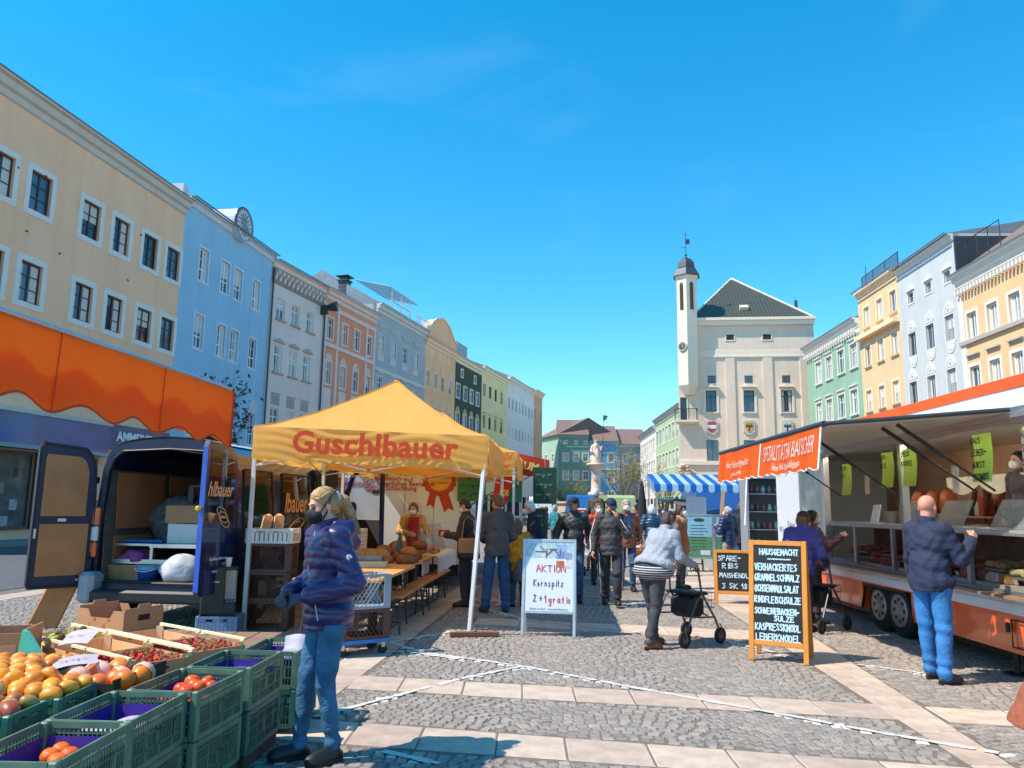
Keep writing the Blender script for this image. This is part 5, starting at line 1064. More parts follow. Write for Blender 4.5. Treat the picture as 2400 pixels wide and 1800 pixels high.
van_item('cardboard_box', MB().bbox((0, 0, .12), (.52, .36, .24), .006).box((0, -.1, .245), (.5, .16, .006), (R(6), 0, 0)), CB, 'brown cardboard box on the white box inside the van', 'box', .02, .60, 1.335)
van_item('white_box', MB().bbox((0, 0, .13), (.5, .36, .27), .006), M('white_card', (226, 222, 216), .7, var=.05), 'white box on the upper van shelf under the cardboard box', 'box', .05, .62, 1.058)
van_item('serving_tray', MB().bbox((0, 0, .02), (.6, .36, .035), .015), BLP, 'blue plastic tray lying on the van shelf', 'tray', -.55, .58, 1.055)
crate_o = crate('grey_crate', 'grey mesh crate on its side high in the van', Vector((-4.62, 10.45, 0))+Matrix.Rotation(-.10, 3, 'Z') @ Vector((-.05, 1.35, 1.5)), -.1, (.55, .4, .38), M('dark_grey_plastic', (98, 104, 112), .5), 'diag', 'dg38')
bk = thing('bucket', 'blue and white plastic bucket on the van floor', 'bucket', Vector((-4.62, 10.45, 0))+Matrix.Rotation(-.10, 3, 'Z') @ Vector((-.32, .25, .575)))
part(bk, 'pail', MB().lathe([(.001, 0), (.12, 0), (.145, .14)], n=20), M('bucket_blue', (40, 80, 160), .35), True); part(bk, 'rim', MB().lathe([(.145, .14), (.152, .2), (.158, .2), (.15, .19), (.14, .15)], n=20), M('bucket_cyan', (110, 190, 220), .35), True); part(bk, 'handle', MB().tube([(-.155*math.cos(a), -.06-.1*math.sin(a), .18-.06*math.sin(a)) for a in [i*math.pi/8 for i in range(9)]], .005, 5), WFR)
def lump(rx, ry, rz_, seed, n=18, m=12, amp=.13):
    b = MB(); qq = random.Random(seed); ph = [qq.uniform(0, 6) for _ in range(6)]; vs = []
    for i in range(m+1):
        a = math.pi*i/m
        for j in range(n):
            t = 2*math.pi*j/n; r = 1+amp*(math.sin(3*t+ph[0]+2*a)+.7*math.sin(5*t+ph[1]-3*a)+.5*math.sin(7*a+ph[2]+2*t)); z = -math.cos(a); z = max(z, -.6)
            vs.append((rx*math.sin(a)*math.cos(t)*r, ry*math.sin(a)*math.sin(t)*r, rz_*(z+.6)*(1+.06*math.sin(9*t+ph[3]))))
    return b.add(vs, [(i*n+j, i*n+(j+1) % n, (i+1)*n+(j+1) % n, (i+1)*n+j) for i in range(m) for j in range(n)])
van_item('plastic_bag', lump(.27, .2, .22, 3), M('white_poly', (226, 228, 232), .3, var=.06, trans=.25), 'crumpled white plastic bag on the van floor', 'bag', .18, .2, .575, smooth=True)
van_item('purple_cloth', lump(.24, .2, .12, 8, amp=.22), M('magenta_cloth', (150, 70, 128), .85, var=.2), 'magenta cloth bundle on the wooden tray in the van', 'cloth', -.62, .45, .80-.02, smooth=True)
for k in range(6): van_item('wooden_tray', MB().bx(-.26, .26, -.2, .2, 0, .012).bx(-.26, .26, -.2, -.19, .012, .03), M('tray_wood', (170, 124, 84), .8, var=.2), 'slatted wooden tray in the stack inside the van', 'tray', -.62, .38, .575+k*.033, rz=(k % 3-1)*.05)['group'] = 'wooden trays stacked on the van floor'
van_item('red_bag', lump(.3, .2, .16, 15, amp=.15), M('red_cloth', (190, 50, 46), .8, var=.15), 'red cloth bag behind the bucket in the van', 'bag', -.1, .75, .575, smooth=True)
van_item('blue_box', MB().bbox((0, 0, .14), (.5, .4, .28), .02), M('dark_blue_plastic', (32, 48, 110), .4), 'dark blue box on the van floor by the right wall', 'box', .55, .8, .575)
van_item('wrapped_machine', lump(.42, .35, .42, 22, amp=.1), M('plastic_wrap', (112, 116, 120), .15, var=.4, scale=12, coat=.6), 'dark machine wrapped in clear plastic inside the van', 'machine', -.5, 1.3, 1.06, smooth=True)
# board leaning on the van
ln = Vector((-5.75, 10.05, 1.02))-Vector((-6.2, 10.35, 0))
solo('wooden_board', MB().bbox((0, 0, .58), (.34, .04, 1.16), .02), M('board_wood', (176, 118, 66), .7, var=.2, scale=4), 'brown wooden board leaning against the open van door', 'board', (-5.98, 10.22, .02), .3, rot=(R(-14), R(20), .45))
# ============================================================ white butcher trailer behind the tent
BT = thing('white_sales_trailer', 'white butcher sales trailer with printed rear wall behind the tent', 'trailer', (-2.2, 16.0, 0))
TW = M('trailer_white', (222, 228, 234), .3, var=.03, coat=.3)
part(BT, 'body', MB().bx(-1.25, 1.2, 0, 6.5, .45, 2.95), TW); part(BT, 'corner_post', MB().bx(1.2, 1.26, -.03, .06, .42, 2.97).bx(-1.3, -1.25, -.03, .06, .42, 2.97), ALU); part(BT, 'skirt', MB().bx(-1.2, 1.15, .1, 6.4, .2, .45), BLK)
part(BT, 'seam', MB().bx(.02, .03, -.006, 0, .45, 2.95).bx(.62, .63, -.006, 0, .45, 2.95), M('seam_grey', (150, 156, 160), .6))
for s in (-1, 1): part(BT, 'wheel', MB().cyl((s*1.0, 3, .3), (s*1.2, 3, .3), .3, n=18), M('tyre_rubber', (34, 34, 36)))
def on_bt(px, py): p = onY(px, py, 15.98); return (p.x+2.2, -.012, p.z)
GRN = M('dark_teal_ink', (40, 92, 96), .7); MAG = M('crimson_ink', (190, 40, 70), .7)
for tx, px, py, s_, mt, bo in (('Feinkost-Metzgerei', 895, 1088, .25, GRN, .004), ('aus Lochen', 906, 1104, .25, GRN, .006), ('Qualit\u00e4tsfleisch von', 907, 1121, .135, MAG, .001), ('traditionellen b\u00e4uerlichen Betrieben', 907, 1133.5, .135, MAG, .001), ('eigener Schlachtung', 915, 1144, .135, MAG, .001)):
    link('lettering', text_mesh(tx, s_, mt, bold=bo, extrude=.002), BT, on_bt(px, py), (R(90), 0, 0))
c = on_bt(1030, 1122); sl_ = part(BT, 'seal_emblem', MB().lathe([(.001, .0), (.27, 0), (.27, .01)], (c[0], -.008, c[2]), 32, Matrix.Rotation(R(90), 3, 'X')), M('emblem_gold', (238, 180, 70), .6))
em = MB()
for i in range(18): a = 2*math.pi*i/18; em.ball((c[0]+.30*math.cos(a), -.014, c[2]+.30*math.sin(a)), (.062, .012, .062), 8, 5)
em.prism([(c[0]-.2, -.01, c[2]-.32), (c[0]-.06, -.01, c[2]-.32), (c[0]-.10, -.01, c[2]-.62), (c[0]-.17, -.01, c[2]-.52), (c[0]-.26, -.01, c[2]-.58)], (0, .008, 0)).prism([(c[0]-.02, -.01, c[2]-.32), (c[0]+.2, -.01, c[2]-.32), (c[0]+.32, -.01, c[2]-.64), (c[0]+.2, -.01, c[2]-.6), (c[0]+.12, -.01, c[2]-.68)], (0, .008, 0)); part(sl_, 'ribbon', em, M('emblem_red', (196, 70, 30), .6))
for tx, dz, s_ in (('Metzgerei', .14, .10), ('Kriechbaum', .05, .12), ('5221 LOCHEN', -.08, .055)): link('lettering', text_mesh(tx, s_, M('emblem_ink', (120, 60, 30), .7), shear=.2, extrude=.001), sl_, (c[0], -.026, c[2]+dz), (R(90), 0, 0))
part(BT, 'sticker', MB().bx(*[v for v in (on_bt(873, 1150)[0], on_bt(890, 1150)[0])], -.01, 0, on_bt(880, 1157)[2], on_bt(880, 1149)[2]), BLK)
# serving side with the red awning
RAW = M('red_awning_cloth', (214, 74, 34), .7, var=.06, trans=.3, scale=4)
aw = part(BT, 'awning', MB().add([(1.26, .15, 2.95), (3.0, .15, 2.60), (3.0, 4.8, 2.60), (1.26, 4.8, 2.95)], [(0, 1, 2, 3)]), RAW)
def sc1(u, v): x = 1.26+1.74*u; return (x, .14, 2.95-.35*u-(.38+.05*abs(math.sin(u*11)))*v+.0)
part(aw, 'valance', MB().grid(sc1, 40, 4), RAW, True)
def sc2(u, v): return (3.01+.02*math.sin(u*30)*v, .15+4.65*u, 2.60-(.36+.05*abs(math.sin(u*24)))*v)
part(aw, 'valance', MB().grid(sc2, 60, 4), RAW, True)
link('lettering', text_mesh('KRIECHBAUM', .22, M('yellow_print', (244, 214, 110), .6), bold=.008, extrude=.002), aw, (2.12, .118, 2.55), (R(90), R(11), 0))
for y_ in (.2, 4.7): part(aw, 'strut', MB().cyl((2.95, y_, 2.58), (1.3, y_, 1.6), .02, n=6), ALU)
part(BT, 'counter', MB().bx(1.22, 1.62, .4, 5.6, .95, 1.05).bx(1.22, 1.3, .4, 5.6, .5, .95), M('counter_steel', (190, 192, 190), .4, metal=.4))
part(BT, 'display_case', MB().box((1.45, 3, 1.3), (.02, 5.0, .5), (0, R(-12), 0)), GLS)
q = random.Random(31)
GBD = M('green_board', (56, 130, 92), .6, var=.08); CH = M('dark_marker', (30, 52, 44), .7)
for i, (x, y, w, h, z, lab, dk) in enumerate(((-1.05+.0, 15.9, .58, .62, 2.03, 'wide green price board hanging left beside the white trailer', 0), (-.27, 15.6, .5, .62, 2.02, 'green price board hanging behind the red pennant', 0), (.45, 15.8, .48, .74, 2.06, 'dark green price board hanging under the red awning', 1), (.33, 15.9, .3, .7, 1.25, 'narrow dark green board below the red awning', 1))):
    t = thing('price_board', lab, 'board', (x+.25, y, z-h/2)); part(t, 'panel', MB().bx(-w/2, w/2, 0, .02, 0, h), M('dark_green_board', (36, 74, 52), .6) if dk else GBD); part(t, 'hook', MB().cyl((0, .01, h), (0, .01, h+.25), .006, n=5), ALU)
    m = MB()
    for k, tx in enumerate(('WURST', 'SPECK', 'HEUTE') if i % 2 else ('KASE', 'BROT', 'SALAMI')):
        if not False: hand_text(m, ('~v~', '~~z~', '~,~')[k], -w*.38, h*(.72-.27*k), h*.14, -.002, w=w*.72, r=.009)
    part(t, 'lettering', m, CH if not dk else M('chalk_green', (120, 160, 130), .8))
pn = thing('red_pennant', 'small red pennant hanging under the second yellow tent', 'pennant', (-.16, 15.3, 1.72)); part(pn, 'cloth', MB().prism([(-.2, 0, 0), (.08, 0, -.06), (.22, 0, .5), (-.12, 0, .54)], (0, .006, 0)), M('red_cloth_b', (206, 62, 34), .7)); m = MB(); hand_text(m, 'JKR', -.08, .12, .1, -.002, w=.22, r=.012); part(pn, 'lettering', m, M('yellow_print', (244, 214, 110))); part(pn, 'cord', MB().cyl((0, 0, .5), (0, 0, .72), .004, n=4), ALU)

# ============================================================ orange food trailer on the right
ORG = M('orange_paint', (232, 92, 28), .25, var=.05, scale=2, coat=.7); TR = thing('food_trailer', 'orange food trailer with raised flap and glass counter on the right', 'trailer', (4.97, 7.0, 0), -.03)
# local: x to the right (into trailer), y forward; side plane x=0, y from -2 to 8
Y0, Y1 = -2.6, 8.2
part(TR, 'lower_body', MB().bx(.02, 2.2, Y0, 3.0, .26, .62).bx(.02, 2.2, 4.45, Y1, .26, .62).bx(.0, 2.2, Y0, Y1, .62, .66).bx(.35, 2.2, 3.0, 4.45, .5, .62), ORG)
part(TR, 'stripe', MB().bx(-.012, .0, Y0, Y1, .64, .74).bx(.0, .05, Y0, Y1, .66, .78), TW)
part(TR, 'wheel_arch', MB().bx(.33, .36, 3.0, 4.45, .2, .62).tube([(.01, 2.98, .26), (.01, 3.12, .60), (.01, 4.32, .60), (.01, 4.47, .26)], .02, 6), BLK)
for y in (3.42, 4.02):
    w = part(TR, 'wheel', MB().lathe([(.001, .0), (.2, 0), (.31, .0), (.345, .04), (.345, .16), (.31, .2), (.2, .2)], (.06, y, .345), 28, Matrix.Rotation(R(90), 3, 'Y')), M('tyre_rubber', (34, 34, 36)), True)
    rm = MB().lathe([(.001, -.02), (.06, -.03), (.1, -.005), (.17, -.005), (.21, -.02), (.215, .02)], (.06, y, .345), 24, Matrix.Rotation(R(90), 3, 'Y')); part(w, 'rim', rm, M('steel_rim', (150, 152, 156)), True)
    hm = MB()
    for k in range(8): a = math.pi*k/4; hm.cyl((.045, y+.14*math.cos(a), .345+.14*math.sin(a)), (.056, y+.14*math.cos(a), .345+.14*math.sin(a)), .025, n=8)
    part(w, 'rim_holes', hm, BLK)
part(TR, 'underframe', MB().bx(.3, 2.0, Y0, Y1, .12, .26).cyl((.2, 1.2, .0), (.2, 1.2, .3), .03, n=8).bx(.1, .3, 1.1, 1.3, .0, .015), BLK)
part(TR, 'hatch', MB().tube([(-.004, -.6, .32), (-.004, -.6, .58), (-.004, .9, .58), (-.004, .9, .32)], .008, 4, closed=True), BLK); part(TR, 'hatch_handle', MB().bbox((-.012, .95, .5), (.03, .05, .1), .01), BLK)
part(TR, 'reflector', MB().bbox((-.006, .2, .45), (.012, .09, .09), .004), M('reflector_orange', (255, 120, 30), .15, coat=1))
part(TR, 'ledge', MB().bx(-.14, .3, Y0, 5.7, .80, .825), M('counter_brown', (150, 120, 100), .4, var=.12))
part(TR, 'inner_floor', MB().bx(.05, 2.2, Y0, Y1, .66, .70), BLK)
WIN = M('trailer_inside', (206, 166, 136), .7, var=.25, scale=1.5); part(TR, 'back_wall', MB().bx(2.1, 2.2, Y0, Y1, .7, 2.6), WIN); part(TR, 'end_wall', MB().bx(.0, 2.2, Y1-.05, Y1, .66, 2.6), TW)
part(TR, 'roof', MB().bx(-.02, 2.2, Y0, Y1, 2.60, 2.66), TW); part(TR, 'fascia', MB().bx(-.05, .0, Y0, Y1-.2, 2.66, 2.84), TW); part(TR, 'fascia_stripe', MB().bx(-.06, .0, Y0, Y1-.2, 2.842, 2.96), ORG)
part(TR, 'header', MB().bx(-.06, .06, Y0, 5.75, 2.50, 2.59).bx(-.10, -.06, Y0, 5.75, 2.55, 2.60), ALU)
for y in (.55, 1.05): pass
for y in (-.0+.42, 3.0, 5.68): part(TR, 'post', MB().bx(-.02, .07, y-.04, y+.04, .83, 2.5), ALU)
part(TR, 'side_panel', MB().bx(-.005, .04, 6.9, 8.15, .78, 2.58), TW); dp = part(TR, 'glass_door', MB().bx(-.005, .04, 5.72, 5.8, .78, 2.58).bx(-.005, .04, 6.82, 6.9, .78, 2.58), ALU); part(dp, 'pane', MB().bx(.01, .02, 5.8, 6.82, .8, 2.5), M('fridge_glass', (110, 124, 130), .08, var=.3, scale=2))
m = MB(); hand_text(m, 'Milch', 0, 0, .1, 0, w=.5, r=.006); hand_text(m, 'Kase', .5, .12, .09, 0, w=.4, r=.006); part(TR, 'lettering', m, M('dark_marker'), loc=(-.01, 8.05, 1.22), rot=(0, 0, R(-90)))
# ceiling spots
sp = [part(TR, 'spot_light', MB().cyl((.18, -.3+i*.75, 2.585), (.18, -.3+i*.75, 2.6), .035, n=10), M('spot_glow', (255, 244, 220), .4, emit=30.)) for i in range(7)]
part(TR, 'added_fill_strip', MB().cyl((.30, -.8, 2.57), (.30, 5.4, 2.57), .022, n=8), M('fill_strip_glow', (255, 236, 206), .4, emit=6.))  # glowing strip added under the roof to brighten the trailer inside
# open flap with gas struts, skirt banner
fl = part(TR, 'flap', MB().add([(-.1, .5, 2.60), (-.1, 5.4, 2.60), (-1.72, 5.35, 2.49), (-1.72, .93, 2.49), (-.1, .5, 2.64), (-.1, 5.4, 2.64), (-1.72, 5.35, 2.53), (-1.72, .93, 2.53)], [(0, 3, 2, 1), (4, 5, 6, 7), (3, 7, 6, 2), (0, 4, 7, 3), (1, 2, 6, 5)]), M('flap_inside', (206, 202, 196), .3, var=.12, scale=1.2))
part(fl, 'edge_rail', MB().tube([(-1.74, .9, 2.52), (-1.74, 5.4, 2.52)], .035, 8).tube([(-1.74, .9, 2.52), (-.1, .47, 2.63)], .025, 6), ZINC)
for y in (1.0, 1.35, 3.2, 5.0): part(fl, 'gas_strut', MB().cyl((-.95, y, 2.53), (-.02, y-.05, 1.85), .012, n=6).cyl((-.95, y, 2.53), (-.5, y-.025, 2.2), .022, n=8), BLK)
BAN = M('orange_banner', (246, 100, 22), .65, var=.05, trans=.3, bump=.1, bscale=10)
for y0, y1, lines in ((.95, 3.05, (('SPEZIALIT\u00c4TEN BAISCHER', .27, .04), ('feine Hof- & K\u00e4sespezialit\u00e4ten', .12, -.13))), (3.1, 5.35, (('feines Fleisch vom Bergweider', .15, .02), ('ger\u00e4uchert - vom Waldviertel', .09, -.12)))):
    def bn(u, v, y0=y0, y1=y1): return (-1.76-.035*math.sin(u*19)*v-.05*v, y0+(y1-y0)*u, 2.49-(.44+.012*math.sin(u*60))*v+.01*math.sin(u*9))
    b_ = part(fl, 'banner', MB().grid(bn, 70, 8), BAN, True); part(b_, 'fringe', MB().tube([bn(0, v/8) for v in range(9)], .012, 5).tube([bn(u/80, 1) for u in range(81)], .007, 4), WFR)
    for tx, s_, dz in lines:
        me = text_mesh(tx, s_, M('banner_white', (244, 236, 226), .6), extrude=.002, bold=.002, sx=.60)
        for v in me.vertices:   # follow the hanging cloth
            uu = ((y0+y1)/2-v.co.x-y0)/(y1-y0); vv = (2.49-(2.27+dz+v.co.y))/.44; p_ = bn(min(1, max(0, uu)), min(1, max(0, vv))); v.co = Vector((p_[0]-.008-abs(v.co.z), p_[1], p_[2]))
        link('lettering', me, b_)
# glazed counter and goods
GL2 = clear('counter_glass', (120, 130, 132), .10, dim=.05); part(TR, 'counter_glass', MB().box((.02, 1.6, 1.12), (.01, 7.8, .56), (0, R(4), 0)), GL2); part(TR, 'counter_frame', MB().bx(.0, .05, Y0, 5.6, 1.40, 1.43).bx(.0, .05, Y0, 5.6, .83, .86), ALU)
for y in (-.35, .25, 1.6, 2.4, 3.4, 4.6): part(TR, 'counter_frame', MB().bx(.0, .05, y-.03, y+.03, .86, 1.40), ALU)
part(TR, 'counter_top', MB().bx(.05, .7, Y0, 5.6, 1.43, 1.46), M('counter_steel', (190, 192, 190))); part(TR, 'case_floor', MB().bx(.05, .75, Y0, 5.6, .86, .9), M('case_white', (214, 208, 200), .5)); part(TR, 'case_back', MB().bx(.72, .75, Y0, 5.6, .9, 1.43), M('case_dark', (150, 104, 86), .6, var=.3))
W2 = lambda lx, ly, lz: Vector((4.97, 7.0, 0))+Matrix.Rotation(-.03, 3, 'Z') @ Vector((lx, ly, lz))
q = random.Random(17); fc = [(224, 176, 96), (236, 214, 160), (190, 96, 70), (206, 150, 90), (150, 60, 50), (226, 220, 208)]
for i in range(80):
    y = q.uniform(-1.3, 4.3); s = q.uniform(.07, .15); cidx = q.randrange(6) if y < 1.5 else q.choice((2, 4, 4, 3)); k = q.randrange(3)
    m = MB().bbox((0, 0, s*.5), (s*1.4, s*2, s), .012) if k else MB().lathe([(.001, 0), (s, .0), (s*1.05, s*.4), (s*.9, s*.85), (.001, s*.9)], n=14)
    solo('delicatessen_piece', m, M('deli_%d' % cidx, fc[cidx], .5, var=.2, scale=14), ('wedge or block of cheese in the trailer counter', 'cut of meat in the trailer counter')[cidx in (2, 4)], ('cheese', 'meat')[cidx in (2, 4)], W2(q.uniform(.14, .6), y, .905+.12*(i % 2)*(k > 0)*0), q.uniform(0, 3), ('cheeses in the glass counter', 'meats in the glass counter')[cidx in (2, 4)], smooth=(k == 0))
for i in range(16): solo('price_tag', MB().box((0, 0, .035), (.004, .07, .05), (0, R(-15), 0)), M('paper_white', (222, 214, 208), .8), 'small white price tag in the glass counter', 'price tag', W2(.11, -1.2+i*.36, .905), -.03, 'price tags in the glass counter')
TUB = clear('frosted_tub', (226, 222, 214), .55, rough=.4)
for i, (y, h) in enumerate(((3.9, .16), (3.7, .16), (3.45, .26), (3.25, .16), (2.9, .12), (-.6, .18))):
    solo('plastic_tub', MB().lathe([(.001, 0), (.085, 0), (.1, h), (.104, h), (.104, h+.01), (.001, h+.012)], n=18), TUB, 'frosted plastic tub on the trailer counter', 'tub', W2(.25+.1*(i % 2), y, 1.462), 0, 'frosted tubs on the counter top', smooth=False)
for i, (y, w, lab) in enumerate(((1.0, .62, 'tilted clear cover on the counter before the bald man'), (2.15, .6, 'tilted clear cover on the counter left of the bald man'), (3.05, .5, 'tilted clear cover next to the frosted tubs'))):
    cv = solo('counter_cover', MB().box((0, 0, .15), (.01, w, .34), (0, R(28), 0)).box((.12, 0, .02), (.2, w, .02)), clear('acrylic_cover', (226, 226, 224), .4, rough=.15), lab, 'cover', W2(.18, y, 1.465), -.03)
solo('tablet_display', MB().bbox((0, 0, .13), (.02, .24, .26), .008, (0, R(14), 0)), M('display_white', (222, 222, 220), .4), 'white price display on the counter before the woman in maroon', 'display', W2(.1, 4.05, 1.462), -.03)
solo('scale', MB().bbox((0, 0, .05), (.28, .34, .1), .02).bbox((.12, 0, .3), (.06, .3, .36), .02).cyl((.1, 0, .1), (.1, 0, .2), .03, n=8), M('scale_dark', (36, 42, 58), .4), 'dark shop scale behind the counter of the orange trailer', 'scale', W2(.45, -.15, 1.462), -.03)
GRP = M('lime_paper', (176, 214, 96), .8, var=.04, trans=.3); INK = M('black_marker', (34, 44, 34), .7)
for i, (y, w, h, z, tx, lab) in enumerate(((.12, .36, .52, 2.44, ('ALLES', 'SALAMI', 'SANDW.', 'KASELEBER'), 'large lime green price sheet nearest the camera on the trailer'), (.98, .34, .50, 2.44, ('HAUS', 'LEBER~', 'WURST', 'PRESSWURST'), 'lime green price sheet second from the right on the trailer'), (2.55, .34, .46, 2.4, ('SPECK', 'KARREE'), 'lime green sheet left of the middle post'), (3.15, .34, .46, 2.4, ('SURA', 'KASE'), 'lime green sheet behind the flap strut'), (4.5, .34, .46, 2.32, ('SPECK', 'BROT'), 'lime green sheet half hidden by the orange banner'))):
    t = thing('price_sheet', lab, 'price sheet', W2(-.10, y, z), R(-90-2)); part(t, 'paper', MB().grid(lambda u, v: (-w/2+w*u, .02*math.sin(v*3)-.03*v, -h*v), 4, 8), GRP, True); m = MB()
    for k, s_ in enumerate(tx): hand_text(m, s_, -w*.42, -h*(.2+.25*k), h*.12, -.035, w=w*min(.84, .14*len(s_)), r=.006)
    part(t, 'lettering', m, INK)
for i, (y, h, lab) in enumerate(((-.42, .36, 'white paper strip by the near post of the orange trailer'), (1.72, .3, 'white paper strip left of the bald man'), (4.05, .28, 'white paper strip above the woman in maroon'))): solo('paper_strip', MB().bx(-.002, .002, -.07, .07, -h, 0), M('paper_white', (222, 214, 208), .8), lab, 'paper', W2(-.0, y, 2.15), -.03)
# sausages hanging inside
for i in range(34):
    y = -1.2+i*.17; L = q.uniform(.3, .55); x = 1.6+.25*(i % 2); m = MB().tube([(0, 0, 0), (.02, .01, -L*.3), (.0, .02, -L*.7), (-.02, 0, -L)], [.018, .035, .035, .015], 7)
    solo('sausage', m, M('sausage_%d' % (i % 3), ((130, 60, 40), (170, 96, 60), (110, 44, 40))[i % 3], .5, var=.2, scale=14), 'cured sausage hanging at the back of the orange trailer', 'sausage', W2(x, y, 2.02), 0, 'sausages hanging in the trailer', smooth=True)
part(TR, 'hanging_rail', MB().cyl((1.6, Y0, 2.03), (1.6, 4.6, 2.03), .012, n=6).cyl((1.85, Y0, 2.03), (1.85, 4.6, 2.03), .012, n=6), ALU)
def scal(u, v): return (1.2, -1.4+5.6*u, 2.12-v*(.12+.13*abs(math.sin(u*math.pi*7))))
part(TR, 'scalloped_trim', MB().grid(scal, 84, 3), M('cream_trim_cloth', (222, 214, 200), .8))
# ============================================================ boards and signs
OAK = M('orange_oak_frame', (214, 138, 52), .55, var=.1, scale=5, bump=.06); SLATE = M('chalkboard', (30, 36, 38), .75, var=.25, scale=4); CHALK = M('chalk_blue_white', (186, 214, 226), .9, var=.15, scale=40)
def aboard(name, label, pL, pR, H, lean, lines, fw=.055, hinge=.0):
    pL, pR = Vector(pL), Vector(pR); d = pR-pL; w = d.length; t = thing(name, label, 'chalkboard', (pL+pR)/2, math.atan2(d.y, d.x)); a = math.atan(lean/H)
    fr = part(t, 'front_frame', MB().bbox((-w/2+fw/2, 0, H/2), (fw, .028, H), .005).bbox((w/2-fw/2, 0, H/2), (fw, .028, H), .005).bbox((0, 0, H-fw/2), (w-2*fw, .027, fw), .005).bbox((0, 0, .19), (w-2*fw, .027, fw), .005), OAK, rot=(-a, 0, 0))
    bd = part(fr, 'slate_panel', MB().bx(-w/2+fw-.004, w/2-fw+.004, -.004, .006, .21, H-fw+.004), SLATE)
    bk_ = part(t, 'rear_frame', MB().bbox((-w/2+fw/2, 0, H/2), (fw, .024, H), .005).bbox((w/2-fw/2, 0, H/2), (fw, .024, H), .005).bbox((0, 0, .19), (w-2*fw, .023, fw), .005).bx(-w/2+fw, w/2-fw, -.004, .004, .21, H-.01), OAK, loc=(0, lean*2+.03, 0), rot=(a, 0, 0))
    m = MB(); rs2 = random.Random(len(lines))
    for tx, u, v, hh, ww in lines: hand_text(m, tx, -w/2+fw+(w-2*fw)*u, .21+(H-fw-.21)*v, hh, -.006, w=(w-2*fw)*ww, r=.0068 if H > 1.1 else .0075, rs=rs2, jit=.05)
    part(fr, 'lettering', m, CHALK); return t
L1 = G(1756, 1546); R1 = G(1897, 1560)
aboard('chalkboard_stand', 'tall chalkboard stand with eight lines of chalk lettering in front', L1, R1, 1.30, .22, [('HAUSGEMACHT', .13, .90, .062, .82), ('~~~~~~', .3, .845, .02, .5), ('VERHACKERTES', .02, .735, .07, .9), ('GRAMMELSCHMALZ', .02, .625, .068, .94), ('OCHSENMAULSALAT', .02, .51, .07, .92), ('RINDFLEISCHSULZE', .02, .395, .066, .96), ('SCHWEINEBACKEN~', .02, .28, .06, .93), ('SULZE', .42, .21, .052, .42), ('KASPRESSKNODL', .03, .115, .068, .94), ('LEBERKNODEL', .04, .01, .066, .93)])
L2_ = Vector((3.62, 13.9, 0)); R2_ = Vector((4.28, 13.75, 0))
aboard('chalkboard_stand', 'smaller chalkboard stand behind the tall one offering spare ribs', L2_, R2_, .93, .18, [('SPARE~', .03, .80, .085, .72), ('RIBS', .16, .60, .085, .5), ('MAISHENDL', .06, .36, .075, .9), ('3 SK 18', .12, .08, .085, .8)])
# white poster stand
PST = thing('poster_stand', 'white and silver poster stand with handwritten offer', 'sign', (G(1220, 1490)+G(1350, 1496))/2, math.atan2(-.10, .70)); w = .70
fr = part(PST, 'frame', MB().bbox((-w/2+.02, 0, .61), (.04, .03, 1.22), .006).bbox((w/2-.02, 0, .61), (.04, .03, 1.22), .006).bbox((0, 0, 1.20), (w-.08, .029, .04), .006).bbox((0, 0, .30), (w-.08, .029, .04), .006), M('silver_frame', (190, 198, 206), .35, metal=.4), rot=(-.14, 0, 0))
part(PST, 'rear_leg', MB().bbox((-w/2+.02, 0, .6), (.03, .025, 1.2), .006).bbox((w/2-.02, 0, .6), (.03, .025, 1.2), .006), M('silver_frame', (190, 198, 206)), loc=(0, .36, 0), rot=(.15, 0, 0))
ps = part(fr, 'poster', MB().bx(-w/2+.04, w/2-.04, -.006, .006, .32, 1.18), M('poster_white', (226, 230, 236), .4, var=.02))
def box_on(x0, x1, z0, z1, col, nm, par, y=-.010): part(par, 'picture', MB().bx(x0, x1, y, -.0065, z0, z1), M(nm, col, .5, var=.3, scale=18))
box_on(-.31, .31, .98, 1.17, (176, 200, 210), 'poster_top', ps, -.0075); box_on(.10, .22, 1.07, 1.15, (150, 176, 220), 'pic_blue', ps); box_on(.09, .2, .975, 1.06, (120, 150, 200), 'pic_blue2', ps); box_on(.09, .19, .865, .945, (196, 110, 50), 'pic_orange', ps); box_on(.21, .29, .86, .955, (222, 214, 210), 'pic_pale', ps); box_on(.21, .29, .965, 1.05, (150, 156, 170), 'pic_grey', ps)
fl_ = MB()
for i in range(7): fl_.box((-.13+i*.045, -.010, 1.06+.03*math.sin(i*2)), (.11, .004, .014), (0, i*.8, 0))
part(ps, 'pretzel_print', fl_, M('brown_print', (120, 100, 70), .7)); rs3 = random.Random(2)
for tx, x_, z_, w_, r_, c_ in (('AKTION', -.17, .80, .40, .0052, 1), ('1 gratis', -.06, .42, .36, .0058, 1), ('Kornspitz', -.20, .62, .40, .0042, 0), ('2 +', -.20, .43, .13, .0045, 0)): part(ps, 'lettering', hand_text(MB(), tx, x_, z_, .085, -.008, w=w_, r=r_, rs=rs3), M('red_marker', (206, 60, 84), .7) if c_ else M('black_marker2', (52, 56, 66), .7))
link('lettering', text_mesh('B\u00e4cker im Dorf   www.guschlbauer.at', .032, M('green_print', (80, 120, 90), .7), extrude=.0005), ps, (0, -.009, .34), (R(90), 0, 0))
